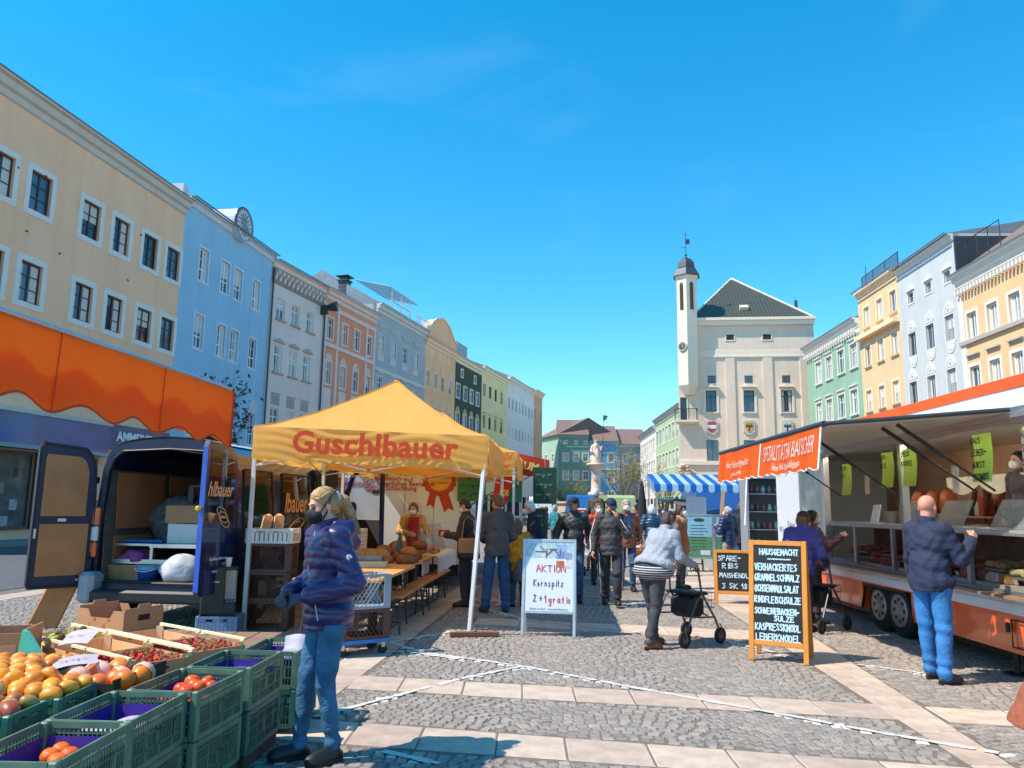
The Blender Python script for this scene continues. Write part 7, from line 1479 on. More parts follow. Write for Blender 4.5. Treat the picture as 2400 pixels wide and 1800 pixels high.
# oranges, persimmons, apples in the green crates
ORM = fruit_mesh('orange').mesh('orange', M('orange_peel', (232, 110, 30), .4, var=.1, scale=60, bump=.25, bscale=160, rnd=.1), True); PEM = fruit_mesh('orange').mesh('persimmon', M('persimmon_skin', (226, 84, 32), .28, var=.15, scale=10, rnd=.1), True); APM = fruit_mesh('orange').mesh('apple', M('apple_skin', (206, 90, 56), .3, var=.35, scale=7, rnd=.15), True)
for x, y in ((-2.04, 3.655), (-1.965, 3.68), (-2.04, 3.74), (-1.97, 3.59)): tag(link('orange', ORM, None, (x, y, .49), (.2, .1, x*9)), 'orange lying in the nearest green crate', 'orange', 'oranges in the nearest green crate')
fill([(-1.98, 4.5), (-1.70, 4.47), (-1.70, 4.86), (-1.95, 4.88)], lambda x, y: .497, .082, lambda: PEM, 'persimmon', 'orange red persimmon in the third green crate', 'persimmon', 'persimmons in the green crate', layers=1, jit=.1)
fill([(-1.92, 4.58), (-1.74, 4.58), (-1.74, 4.84), (-1.92, 4.84)], lambda x, y: .56, .088, lambda: PEM, 'persimmon', 'persimmon on top of the others', 'persimmon', 'persimmons on the top layer', jit=.1)
for x, y in ((-1.8, 5.98), (-1.72, 5.92), (-1.86, 5.90), (-1.76, 6.08)): tag(link('apple', APM, None, (x, y, .46), (.2, .1, x*9)), 'reddish apple in the far green crate', 'apple', 'apples in the far green crate')
for x, y in ((-2.7, 3.58), (-2.6, 3.63), (-2.5, 3.58), (-2.78, 3.66), (-2.52, 3.69)): tag(link('tomato', PEM, None, (x, y, .50), (.2, .1, x*9)), 'red fruit in the black corner crate', 'tomato', 'red fruit in the black crate')
# papaya box
pb = thing('papaya_box', 'black printed cardboard box of papayas', 'box', (-2.50, 4.93, .437), -.06); BKB = M('black_cardboard', (44, 40, 40), .6, var=.25, scale=5)
part(pb, 'side', MB().bx(.255, .265, -.30, .30, 0, .17), BKB); part(pb, 'side', MB().bx(-.265, -.255, -.30, .30, 0, .17), BKB); part(pb, 'end', MB().bx(-.255, .255, -.30, -.29, 0, .15), BKB); part(pb, 'end', MB().bx(-.255, .255, .29, .30, 0, .15), BKB); part(pb, 'base', MB().bx(-.255, .255, -.29, .29, 0, .01), BKB)
pr_ = MB()
for k in range(4): pr_.box((.267, -.24+.0*k, .05+k*.02), (.002, .1, .007))
pr_.ball((.266, .02, .07), (.003, .1, .04), 8, 5); part(pb, 'print', pr_, M('box_print', (176, 120, 96), .7))
PAP = fruit_mesh('papaya').mesh('papaya', M('papaya_skin', (238, 128, 30), .35, var=.15, scale=6, rnd=.08, coat=.2), True)
wr_ = MB(); n, k = 14, 8; vs = []
for i in range(k+1):
    a = math.pi*.5*i/k*1.15
    for j in range(n): b = 2*math.pi*j/n; r = .070*(1+.06*math.sin(4*b+2*i)); vs.append((-.03-.062*math.cos(a)*1.05+.02, r*math.sin(a)*math.cos(b), r*math.sin(a)*math.sin(b)))
WRAP = wr_.add(vs, [(i*n+j, i*n+(j+1) % n, (i+1)*n+(j+1) % n, (i+1)*n+j) for i in range(k) for j in range(n)]).mesh('wrapper', M('pink_tissue', (244, 200, 188), .75, var=.15, scale=12, trans=.2), True)
for i, (ax_, ay_, w_) in enumerate(((900, 720, 0), (990, 760, 1), (1440, 790, 0), (1280, 850, 0), (1530, 840, 1), (790, 870, 1), (1270, 960, 1), (1430, 1000, 1), (1660, 980, 1), (1790, 930, 0))):
    p = G(ax_/5.267, 1360+ay_/5.267, .665); x_ = min(max(p.x, -2.70), -2.32); y_ = min(max(p.y, 4.70), 5.15)
    x_ = -2.66+.12*(i % 4)+.01*i; y_ = 4.72+.16*(i//4)+.03*(i % 2)
    o = tag(link('papaya', PAP, None, (x_, y_, .56+.02*(i % 2)), (.1*i, .3, 1.1+.5*i)), ('orange papaya in the black box, unwrapped', 'papaya half wrapped in pink tissue')[w_], 'papaya', ('bare papayas in the black box', 'wrapped papayas in the black box')[w_])
    if w_: link('wrapper', WRAP, o)
for i, (x, y, z, rz, lab) in enumerate(((-2.62, 4.86, .655, .35, 'lilac price sheet lying over the papayas'), (-3.05, 5.68, .66, -.2, 'lilac price sheet leaning on the wooden crate'))):
    t = thing('price_sheet', lab, 'price sheet', (x, y, z), rz); t.rotation_euler = (R((12, 30)[i]), R(-6), rz); part(t, 'paper', MB().grid(lambda u, v: (-.12+.24*u, -.075+.15*v, .015*math.sin(3*u)), 6, 4), LAV, True); m = MB(); hand_text(m, ('~v~s~', '~~')[i], -.085, .0, .035, 0, w=.16, r=.0022); me = m.mesh('lettering', M('violet_ink', (90, 80, 120), .7))
    for v in me.vertices: v.co = Vector((v.co.x, v.co.z-.02, .02))
    link('lettering', me, t)
# wooden crates, laid in two rows
PINE = M('pine_slats', (222, 172, 124), .75, var=.12, scale=5, bump=.1); PINEL = M('pine_rail', (242, 216, 172), .7, var=.08, scale=5)
th_ = R(-36); U_ = Vector((math.cos(th_), math.sin(th_), 0)); V_ = Vector((-math.sin(th_), math.cos(th_), 0)); O_ = Vector((-3.86, 6.20, .437))
def wood_crate(s, v, w, l, label, print_=None):
    t = thing('wooden_crate', label, 'crate', O_+U_*(s+w/2)+V_*(v+l/2), th_); h = .13
    for i in range(4): part(t, 'slat', MB().bx(-w/2, w/2, -l/2+.01+i*l/4, -l/2+(i+1)*l/4-.01, 0, .006), PINE)
    for sy in (-1, 1):
        part(t, 'side_board', MB().bx(-w/2, w/2, sy*(l/2-.003)-.003, sy*(l/2-.003)+.003, .006, h), PINE); part(t, 'rail', MB().bbox((0, sy*(l/2-.006), h+.048), (w, .024, .022), .003), PINEL)
    for sx in (-1, 1):
        part(t, 'end_board', MB().bx(sx*(w/2-.004)-.004, sx*(w/2-.004)+.004, -l/2+.01, l/2-.01, .006, h+.01), PINE)
        part(t, 'handle_hole', MB().bbox((sx*(w/2-.004), 0, h*.7), (.0105, .1, .022), .004), M('hole_dark', (90, 58, 40), .9))
        for sy in (-1, 1): part(t, 'corner_post', MB().prism([(sx*(w/2-.012), sy*(l/2-.012), .006), (sx*(w/2-.05), sy*(l/2-.012), .006), (sx*(w/2-.012), sy*(l/2-.05), .006)], (0, 0, h+.03)), PINEL)
    if print_: link('lettering', text_mesh(print_, .05, M('red_stencil', (200, 60, 40), .7), extrude=.0005, bold=.001), t, (0, l/2-.0075, h*.75), (R(90), 0, 0))
    return t
wood_crate(0, 0, .58, .46, 'wooden crate with green bananas'); wood_crate(.60, 0, .58, .46, 'wooden crate in the middle of the near row, half empty'); wood_crate(1.20, 0, .56, .46, 'wooden crate of strawberries next to the persimmons'); wood_crate(.50, .48, .58, .46, 'wooden crate in the far row with a few strawberries'); wood_crate(1.10, .48, .56, .46, 'wooden crate of strawberries in the far row at the right')
SBM = fruit_mesh('berry').mesh('strawberry', [M('strawberry_red', (200, 36, 14), .3, var=.2, scale=60, bump=.4, bscale=220, rnd=.15), M('calyx_green', (92, 120, 50), .7)], True)
def crate_poly(s, v, w, l, m=.03): return [tuple((O_+U_*(s+a)+V_*(v+b))[:2]) for a, b in ((m, m), (w-m, m), (w-m, l-m), (m, l-m))]
for s, v, w, l, L, lab, g in ((1.20, 0, .56, .46, 2, 'ripe strawberry in the near strawberry crate', 'strawberries in the near crate'), (1.10, .48, .56, .46, 2, 'ripe strawberry in the far strawberry crate', 'strawberries in the far crate'), (.84, .48, .22, .46, 1, 'strawberry in the thinly filled far crate', 'strawberries in the thinly filled crate')):
    fill(crate_poly(s, v, w, l), lambda x, y: .525, .052, lambda: SBM, 'strawberry', lab, 'strawberry', g, tumble=2.6, layers=L, jit=.25, sc=(.95, 1.3))
BAN = M('banana_green_yellow', (176, 186, 84), .45, var=.2, scale=8)
def banana_bunch(loc, rz, n, label):
    t = thing('banana_bunch', label, 'bananas', loc, rz); part(t, 'crown', MB().bbox((0, 0, .10), (.05, .04, .05), .01), M('banana_tip', (96, 78, 48), .8))
    for i in range(n):
        a = -.7+1.4*i/(n-1); dx, dy = math.sin(a), math.cos(a); r0 = [(0, 0, .10), (.035*dx, .035*dy, .10), (.09*dx, .09*dy, .075), (.14*dx, .14*dy, .03), (.165*dx, .165*dy, -.01), (.172*dx, .172*dy, -.022)]
        part(t, 'banana', MB().tube(r0, [.008, .012, .019, .019, .012, .005], 7), BAN, True)
cb = O_+U_*.30+V_*.25
for i, (du, dv, rz, lab) in enumerate(((-.12, .02, .4, 'bunch of green bananas at the left of the wooden crate'), (.02, -.02, 1.6, 'bunch of green bananas in the middle of the wooden crate'), (.10, .10, -.6, 'bunch of green bananas on top at the crate rail'), (.0, .08, 2.8, 'bunch of yellowish bananas lying low in the crate'))): banana_bunch(cb+U_*du+V_*dv+Vector((0, 0, .04+.05*(i == 2))), rz, 7, lab)
# cardboard boxes
bx_ = thing('cardboard_box', 'open brown cardboard fruit box on the far crates', 'box', (-3.50, 7.18, .437), -.42); w, l, h = .58, .42, .24
for s in (-1, 1):
    part(bx_, 'side', MB().prism([(-w/2, s*l/2, 0), (w/2, s*l/2, 0), (w/2, s*l/2, h), (w*.28, s*l/2, h), (w*.2, s*l/2, h*.72), (-w*.2, s*l/2, h*.72), (-w*.28, s*l/2, h), (-w/2, s*l/2, h)], (0, -s*.008, 0)), CB)
    part(bx_, 'end', MB().prism([(s*w/2, -l/2+.01, 0), (s*w/2, l/2-.01, 0), (s*w/2, l/2-.01, h+.02), (s*w/2, .07, h+.02), (s*w/2, .06, h+.05), (s*w/2, -.06, h+.05), (s*w/2, -.07, h+.02), (s*w/2, -l/2+.01, h+.02)], (-s*.008, 0, 0)), CB); part(bx_, 'handle_hole', MB().bx(s*w/2-.0095-(.0 if s < 0 else 0), s*w/2+.0015, -.06, .06, h*.62, h*.62+.05), M('hole_black', (40, 30, 26), .9))
part(bx_, 'base', MB().bx(-w/2+.01, w/2-.01, -l/2+.01, l/2-.01, .002, .012), CB); pq = MB()
for i in range(7): pq.ball((-w*.33+.06*i, -l/2-.001, .06+.05*(i % 3)), (.02, .002, .018), 8, 5)
part(bx_, 'print', pq, M('fruit_print', (196, 96, 52), .7))
cb2 = thing('cardboard_box', 'dark brown cardboard box flap at the left frame edge', 'box', (-3.62, 5.62, .437), .25); part(cb2, 'side', MB().bx(-.25, .25, -.2, -.19, 0, .28), CB); part(cb2, 'side', MB().bx(.24, .25, -.19, .2, 0, .30), CB); part(cb2, 'side', MB().bx(-.25, -.24, -.19, .2, 0, .30), CB); part(cb2, 'side', MB().bx(-.24, .24, .19, .2, 0, .28), CB); part(cb2, 'print', MB().bx(.10, .21, -.203, -.2005, .04, .2), M('label_pale', (214, 160, 120), .7))
solo('teal_sheet', MB().prism([(-.02, 0, 0), (.36, .0, .03), (.06, .0, .30), (.02, .0, .31)], (.01, .02, 0)), M('teal_foil', (70, 170, 150), .5, var=.08), 'teal plastic divider standing behind the mangoes', 'divider', (-3.28, 5.36, .45), -.35)
# orange awning over the stand (edge strip with scallops)
OAW = M('orange_awning_cloth', (252, 122, 18), .7, var=.05, trans=.55, scale=3)
an = thing('market_awning', 'orange scalloped awning at the left edge over the fruit stand', 'awning', (-1.80, 4.92, 0), math.atan2(-.13, 1)*-1*-1)
an.rotation_euler = (0, 0, -math.atan(.13))
def av(u, v, dx=0., z0=2.33, hgt=.30, amp=.055, ph=.0, sag=.0):
    y = -2.9*u; zt = z0+.025*u*2; b = .5+.5*math.cos(2*math.pi*(y+ph)/.40); return (dx+.012*math.sin(9*y)*v, y, zt-(hgt+amp*b)*v)
part(an, 'valance', MB().grid(lambda u, v: av(u, v), 140, 8), OAW, True)
part(an, 'valance_shade_layer', MB().grid(lambda u, v: (-.02+.012*math.sin(9*-2.9*u)*v, -2.9*u, 2.33+.05*u-(.17+.035*math.cos(2*math.pi*(-2.9*u+.05)/.40))-((.13-.01+.055*(.5+.5*math.cos(2*math.pi*(-2.9*u)/.40)))-.035*math.cos(2*math.pi*(-2.9*u+.05)/.40))*v), 140, 4), OAW, True)  # extra cloth layer added behind to shade the lower valance in scallops
part(an, 'roof', MB().grid(lambda u, v: (-.75*v, -2.9*u, 2.33+.05*u+.10*v+.01*math.sin(7*u+3*v)), 20, 6), OAW, True)
part(an, 'hem', MB().tube([av(u/140, 1) for u in range(141)], .006, 4).tube([av(0, v/8) for v in range(9)], .007, 4), M('awning_hem', (206, 70, 10), .7))
for u_ in (.0, .27, .55, .83): part(an, 'seam', MB().tube([(p_[0]+.006, p_[1], p_[2]) for p_ in [av(u_, v/8) for v in range(9)]], .004, 4), M('awning_hem', (206, 70, 10)))
part(an, 'end_flap', MB().grid(lambda u, v: (-.75*u, .0, 2.33+.10*u-(.30+.05*abs(math.cos(u*6)))*v*(1-.3*u)), 12, 4), OAW, True)
part(an, 'frame', MB().cyl((-.02, 0, 2.345), (-.02, -2.9, 2.395), .014, n=8).cyl((-.75, 0, 2.44), (-.75, -2.9, 2.49), .018, n=8).cyl((-.02, -2.85, 2.39), (-1.5, -2.85, 2.5), .018, n=8), ALU); part(an, 'post', MB().cyl((-1.5, -2.85, 0), (-1.5, -2.85, 2.5), .03, n=10), ALU)
# ============================================================ people
JEANS = cloth('blue_denim', (52, 104, 140), .85, .35, 40, var=.3); JEANSD = cloth('dark_denim', (50, 82, 122), .85, .2, 60, var=.2); BLACKT = cloth('black_trousers', (56, 58, 64), .85); NAVYC = cloth('navy_cloth', (36, 46, 74), .8); GREYP = cloth('charcoal_trousers', (62, 66, 72), .85)
WMASK = M('white_mask', (234, 236, 236), .8, var=.03); BMASK = M('black_mask', (34, 36, 38), .8, var=.1)
SNEAK = M('sneaker_navy', (52, 56, 70), .7, var=.2); BROWNSH = M('brown_shoe', (140, 78, 48), .5, var=.15); BLKSH = M('black_shoe', (34, 32, 34), .5, var=.15)
BLOND = hair_mat('blond_hair', (172, 132, 84)); WHITEH = hair_mat('white_hair', (226, 222, 212)); GREYH = hair_mat('grey_hair', (168, 166, 164)); DARKH = hair_mat('dark_brown_hair', (62, 46, 40)); BRNH = hair_mat('brown_hair', (112, 78, 56)); REDH = hair_mat('reddish_hair', (124, 60, 44)); BLKH = hair_mat('black_hair', (34, 30, 32))
# woman with blond ponytail in front
def ex_w(t, k):
    hp, up = k['hp'], k['up']
    # shoulder badge, zip, mask straps, hair tie, hood
    J = k['J']; a, e, w = J['L']; d = (e-a)/np.linalg.norm(e-a); c = a+d*.13+V3(-.079, .0, 0)
    part(t, 'badge', MB().cyl(tuple(c), tuple(c+V3(-.008, 0, 0)), .019, n=14), M('badge_white', (220, 222, 226), .5))
    zp = [up((-.005, .125+.02*math.sin(i*.6), 1.47-.075*i)) for i in range(9)]; zp = [(p[0], .142+.012*math.sin(i*.5)+(.0 if i > 1 else -.02), p[2]) for i, p in enumerate(zp)]
    part(t, 'zip', MB().tube(zp, .0045, 5), M('zip_white', (206, 202, 200), .5))
    st = MB()
    st.tube([tuple(hp(-.064, .06, -.045)), tuple(hp(-.083, .02, .01)), tuple(hp(-.09, -.03, .055)), tuple(hp(-.07, -.09, .085)), tuple(hp(0, -.118, .09))], .0042, 5).tube([tuple(hp(-.06, .05, -.09)), tuple(hp(-.075, .015, -.05)), tuple(hp(-.088, -.02, .03)), tuple(hp(-.085, -.04, .05))], .0035, 5)
    part(t, 'mask_straps', st, BMASK)
    part(t, 'hair_tie', MB().lathe([(.03, -.018), (.044, -.012), (.046, .012), (.03, .018)], tuple(hp(0, -.108, .025)), 12, Matrix.Rotation(R(80), 3, 'X')), M('silver_tie', (190, 190, 196), .3, metal=.4), True)
    Hd = SDF(.03); Hd.cone(up((-.10, -.10, 1.47)), up((.10, -.10, 1.47)), .055, .055).cone(up((-.10, -.10, 1.47)), up((0, -.17, 1.36)), .05, .06).cone(up((.10, -.10, 1.47)), up((0, -.17, 1.36)), .05, .06).cone(up((-.09, -.03, 1.50)), up((-.10, -.10, 1.47)), .036, .05).cone(up((.09, -.03, 1.50)), up((.10, -.10, 1.47)), .036, .05)
    Hd.disp = lambda X, Y, Z: .005*np.sin(50*X+40*Z); link('hood', Hd.mesh('hood', MATS['navy_puffer'], .01), t)
    sr = random.Random(4); smb = MB()
    for i in range(70):     # loose strands combed back to the tie
        a0 = sr.uniform(-1.25, 1.25); y0 = sr.uniform(.02, .066); z0 = .072+(y0-.05)*.3
        p0 = V3(math.sin(a0)*.083, .074*math.cos(a0), .035+.062*math.cos(a0*.9)); pts = []
        for j in range(6):
            u = j/5; x = p0[0]*(1-u*.85); y = p0[1]*(1-u)+(-.112)*u; z = p0[2]*(1-u)+.028*u+.055*math.sin(math.pi*u)*(1-abs(a0)/1.7); r = math.sqrt((x/.0835)**2+((y+.014)/.1015)**2+((z-.031)/.096)**2); s_ = 1.0/max(r, .3) if u < .85 else 1
            pts.append(tuple(hp(x*s_, (y+.014)*s_-.014, (z-.031)*s_+.031)))
        smb.tube(pts, .0016, 3)
    for i in range(50):
        a = sr.uniform(0, 6.28); r_ = sr.uniform(.02, .04); o = (r_*math.cos(a), 0, r_*math.sin(a)); smb.tube([tuple(hp(o[0]*.5, -.115, .02+o[2]*.5)), tuple(hp(o[0]*1.05, -.15+o[2]*.5, .0+o[2]*.6)), tuple(hp(o[0]*1.0, -.178+o[2]*.9, -.11)), tuple(hp(o[0]*.7+sr.uniform(-.015, .015), -.195+o[2]*.6, -.21-sr.uniform(0, .06)))], .0018, 3)
    part(t, 'hair_strands', smb, hair_mat('blond_strand', (206, 168, 112)))
    for g_ in (-1, 1): part(t, 'pocket_zip', MB().tube([tuple(up((g_*.115, .135, 1.0))), tuple(up((g_*.135, .125, .90)))], .004, 5), M('zip_white', (206, 202, 200)))
    part(t, 'earring', MB().ball(tuple(hp(-.088, .0, -.042)), .005, 6, 5), WFR)
NPUF = M('navy_puffer', (50, 48, 98), .32, var=.08, scale=6, bump=.10, bscale=30, spec=.5)
person('woman with blond ponytail, black mask, navy puffer jacket and ripped blue jeans', (-1.20, 5.28), face_to(-.82, -.57), 1.73, NPUF, JEANS, BLKSH, SKIN, ('pony', BLOND), BMASK, res=.0085, lean=4, look=(0, -16), arms={'L': ((-.27, -.06, 1.13), (-.13, .20, 1.05), (.6, -.2, -.7), .75), 'R': ((.25, .02, 1.12), (.03, .27, 1.06), (-.5, -.2, -.8), .8)}, legs={'L': ((-.09, 0, .90), (-.085, .03, .50), (-.10, -.04, .085)), 'R': ((.09, 0, .90), (.075, .09, .50), (.085, .12, .085))}, hem=.83, puff=.022, quilt=(.072, .010), loose=.006, fat=1.05, gloves=cloth('grey_gloves', (66, 72, 84), .9), extra=ex_w, hips=1.10)
# bald man at the trailer
person('bald man in navy jacket and blue jeans at the orange trailer', (4.20, 7.86), face_to(.92, .40), 1.79, NAVYC, cloth('bright_denim', (52, 122, 186), .8, .2, 60, var=.2), SNEAK, SKIND, None, None, res=.0085, look=(12, -10), arms={'R': ((.27, .10, 1.14), (.20, .36, 1.33), (-.9, 0, -.2), 1.5), 'L': ((-.25, .06, 1.13), (-.16, .30, 1.12), (.9, 0, 0), 1.2)}, legs={'L': ((-.095, 0, .90), (-.10, .02, .50), (-.11, .06, .085)), 'R': ((.095, 0, .90), (.11, .0, .50), (.13, -.06, .085))}, hem=.84, fat=1.22, puff=.016, loose=.018, hips=1.05)
# woman pushing the rollator
STRIPE = M('striped_shirt', (60, 60, 72), .8)
def ex_r(t, k):
    s = SDF(.03); s.ell((0, .0, .93), (.288, .238, .13)).cut((0, 0, .80), (0, 0, -1)).cut((0, 0, 1.0), (0, 0, 1)); link('shirt', s.mesh('shirt', stripe_mat(), .01), t)
def stripe_mat():
    m = M('striped_shirt'); 
    if 'w' in m: return m
    m['w'] = 1; nt = m.node_tree; n = nt.nodes; l = nt.links; w = n.new('ShaderNodeTexWave'); w.bands_direction = 'Z'; w.inputs['Scale'].default_value = 11; tc = n.new('ShaderNodeTexCoord'); l.new(tc.outputs['Object'], w.inputs['Vector']); cr = n.new('ShaderNodeValToRGB'); cr.color_ramp.elements[0].position = .62; cr.color_ramp.elements[1].position = .68; cr.color_ramp.elements[0].color = (.012, .012, .02, 1); cr.color_ramp.elements[1].color = (.55, .53, .55, 1); l.new(w.outputs['Fac'], cr.inputs['Fac']); l.new(cr.outputs['Color'], n['Principled BSDF'].inputs['Base Color']); return m
person('woman in light grey fleece bending over her walking frame', (1.74, 9.52), face_to(.82, .57), 1.66, cloth('light_grey_fleece', (158, 164, 176), .95, .35, 50), GREYP, BROWNSH, SKIN, ('bob', DARKH), WMASK, res=.0095, lean=25, look=(-22, -18), arms={'L': ((-.25, .22, 1.11), (-.22, .50, 1.0), (.4, .0, -1), 1.0), 'R': ((.25, .22, 1.11), (.22, .50, 1.0), (-.4, 0, -1), 1.0)}, legs={'L': ((-.10, -.02, .90), (-.10, .06, .50), (-.10, .10, .085)), 'R': ((.10, -.02, .90), (.10, -.06, .50), (.11, -.20, .085))}, hem=.96, fat=1.34, puff=.016, loose=.012, hips=1.30, extra=ex_r)
def rollator(label, loc, rz, basket=True, tint=(96, 92, 92)):
    t = thing('walking_frame', label, 'walking frame', loc, rz); fm = M('frame_grey_%d' % tint[0], tint, .35, metal=.5, var=.1); RUB = M('black_rubber', (32, 32, 34), .7)
    for s in (-1, 1):
        part(t, 'side_tube', MB().tube([(s*.27, -.33, .10), (s*.26, -.10, .52), (s*.26, .0, .60), (s*.24, -.04, .93)], .014, 7), fm); part(t, 'side_tube', MB().tube([(s*.26, .02, .58), (s*.27, .22, .30), (s*.28, .30, .12)], .014, 7), fm); part(t, 'side_tube', MB().tube([(s*.265, -.20, .34), (s*.27, .20, .32)], .011, 6), fm)
        hd = part(t, 'handle', MB().tube([(s*.24, -.04, .93), (s*.24, -.08, .96), (s*.24, -.20, .97)], .018, 8), RUB); part(hd, 'brake_lever', MB().tube([(s*.24, -.05, .94), (s*.25, -.10, .90), (s*.25, -.16, .88), (s*.24, -.17, .92)], .008, 5), RUB)
        for y in (-.33, .30):
            w = part(t, 'wheel', MB().lathe([(.05, -.016), (.085, -.018), (.098, -.01), (.098, .01), (.085, .018), (.05, .016)], (s*.275, y, .098), 22, Matrix.Rotation(R(90), 3, 'Y')), RUB, True); part(w, 'hub', MB().cyl((s*.275-.014, y, .098), (s*.275+.014, y, .098), .05, n=14), fm); part(w, 'fork', MB().tube([(s*.30, y, .098), (s*.30, y-.0, .20), (s*.275, y, .24)], .009, 5), fm)
    part(t, 'seat', MB().bbox((0, .02, .60), (.50, .24, .035), .012), RUB); part(t, 'cross_brace', MB().tube([(-.26, .1, .34), (.26, -.1, .56)], .010, 6).tube([(.26, .1, .34), (-.26, -.1, .56)], .010, 6), fm)
    bk_ = MB(); bk_.bbox((0, .02, .44), (.38, .28, .26), .05); part(t, 'bag', bk_, M('black_nylon', (30, 32, 36), .7, bump=.3, bscale=20))
    if basket:
        b = MB()
        for i in range(9): b.cyl((-.2+i*.05, .30, .42), (-.2+i*.05, .30, .60), .003, n=4); b.cyl((-.2+i*.05, .17, .42), (-.2+i*.05, .30, .42), .003, n=4)
        for z in (.42, .51, .60): b.tube([(-.2, .17, z), (-.2, .30, z), (.2, .30, z), (.2, .17, z)], .004, 4)
        part(t, 'wire_basket', b, fm)
    return t
rollator('walking frame with grey wheels pushed by the bent woman', (2.20, 9.86, 0), face_to(.82, .57)); 
# man in grey jacket at the tent pole
person('man in grey brown jacket and jeans standing with his back at the tent pole', (-.20, 12.36), face_to(-.30, .95), 1.80, cloth('grey_brown_jacket', (86, 82, 84), .85), JEANSD, SNEAK, SKIN2, ('short', BRNH), res=.011, look=(25, -14), arms={'L': ((-.24, .10, 1.14), (-.12, .28, 1.05)), 'R': ((.26, .02, 1.13), (.17, .22, 1.0))}, legs={'L': ((-.095, 0, .9), (-.13, .02, .5), (-.17, 0, .085)), 'R': ((.095, 0, .9), (.12, .02, .5), (.15, -.02, .085))}, fat=1.12, hem=.84, loose=.022, puff=.02)
def ex_bag(t, k):
    pass
person('customer in dark coat with beige hood holding a red wallet', (-.72, 13.0), face_to(-.93, .20), 1.74, cloth('dark_olive_coat', (64, 60, 58), .85), BLACKT, BLKSH, SKIN, ('short', DARKH), WMASK, res=.012, look=(0, -24), arms={'L': ((-.25, .06, 1.13), (-.14, .32, 1.16), (.8, 0, -.3), .9), 'R': ((.25, .04, 1.12), (.12, .34, 1.15), (-.8, 0, -.3), .9)}, hem=.80, puff=.018, hunch=.02)
solo('wallet', MB().bbox((0, 0, 0), (.19, .03, .11), .008), M('red_leather', (150, 36, 34), .5), 'red wallet in the hands of the customer in the dark coat', 'wallet', (-1.10, 13.06, 1.17), .2)
sb = thing('shoulder_bag', 'tan and black shoulder bag of the customer at the counter', 'bag', (-.66, 12.66, .78), .2); part(sb, 'body', MB().bbox((0, 0, .20), (.34, .13, .26), .03), M('tan_leather', (176, 128, 84), .6)); part(sb, 'base', MB().bbox((0, 0, .05), (.36, .15, .12), .03), M('black_leather', (32, 30, 32), .5)); part(sb, 'strap', MB().tube([(-.12, 0, .32), (-.08, .06, .60), (.0, .09, .68), (.08, .06, .60), (.12, 0, .32)], .01, 5), M('tan_leather'))
# child in yellow coat
YCO = cloth('mustard_coat', (226, 158, 40), .85, .4, 30)
person('child in mustard coat with grey rucksack behind the man in the grey jacket', (.14, 13.1), face_to(-.2, .98), 1.40, YCO, JEANSD, BLKSH, SKIN, ('long', BRNH), res=.012, hem=.72, puff=.03)
solo('rucksack', lump(.13, .10, .22, 41, amp=.05), cloth('grey_rucksack', (128, 120, 116), .9), 'small grey rucksack hanging low on the child in mustard', 'rucksack', (.20, 12.9, .42), 0, smooth=True)
person('white haired man in navy jumper leaning to the stall behind the poster stand', (.50, 13.9), face_to(-.96, -.1), 1.74, cloth('navy_jumper', (30, 40, 66), .9), BLACKT, BLKSH, SKIND, ('short', WHITEH), WMASK, res=.012, lean=12, look=(0, -10), fat=1.1, arms={'L': ((-.25, .12, 1.10), (-.20, .34, 1.05)), 'R': ((.25, .12, 1.10), (.2, .34, 1.05))})
LEATH = cloth('black_leather_jacket', (54, 56, 58), .45, .3, 25)
def ex_mo(t, k): part(t, 'moustache', MB().tube([tuple(k['hp'](-.03, .085, -.052)), tuple(k['hp'](0, .098, -.046)), tuple(k['hp'](.03, .085, -.052))], .008, 5), DARKH, True)
person('man with black cap and moustache in black leather jacket and jeans', (1.12, 13.75), face_to(-.12, -1), 1.80, LEATH, JEANSD, BLKSH, SKIN2, ('short', BLKH), cap=M('black_cap', (34, 36, 42), .8), res=.0115, look=(-42, -14), legs={'L': ((-.095, 0, .9), (-.10, .14, .52), (-.10, .10, .10)), 'R': ((.095, 0, .9), (.10, -.02, .5), (.10, -.22, .10))}, arms={'L': ((-.29, -.06, 1.15), (-.31, .08, .90)), 'R': ((.29, -.04, 1.15), (.31, .12, .92))}, fat=1.1, loose=.018, puff=.018, hem=.86, extra=ex_mo)
def ex_st(t, k):
    J = k['J']
    for s in ('L', 'R'):
        a, e, w = J[s]
        sl = SDF(.02); sl.cone(a, e, .086, .074).cone(e, w-(w-e)/np.linalg.norm(w-e)*.015, .073, .060); so_ = link('sleeve', sl.mesh('sleeve', NAVYC if False else MATS['black_trousers'], .010), t)
        g = -1 if s == 'L' else 1
        for o in (-.022, 0, .022): part(so_, 'stripe', MB().tube([tuple(a+V3(g*.084, o, 0)), tuple((a+e)/2+V3(g*.078, o+.01, 0)), tuple(e+V3(g*.070, o+.02, -.02)), tuple((e+w)/2+V3(g*.05, o+.045, -.03)), tuple(w+V3(g*.046, o+.03, -.02))], .008, 5), WFR)
    vq = SDF(.03); 
    for s, g in (('L', -1), ('R', 1)):
        h, kn, an = k['LG'][s]; part(t, 'trouser_stripe', MB().tube([tuple(h+V3(g*.098, 0, 0)), tuple(kn+V3(g*.082, 0, 0)), tuple(an+V3(g*.066, 0, .03))], .009, 5), WFR)
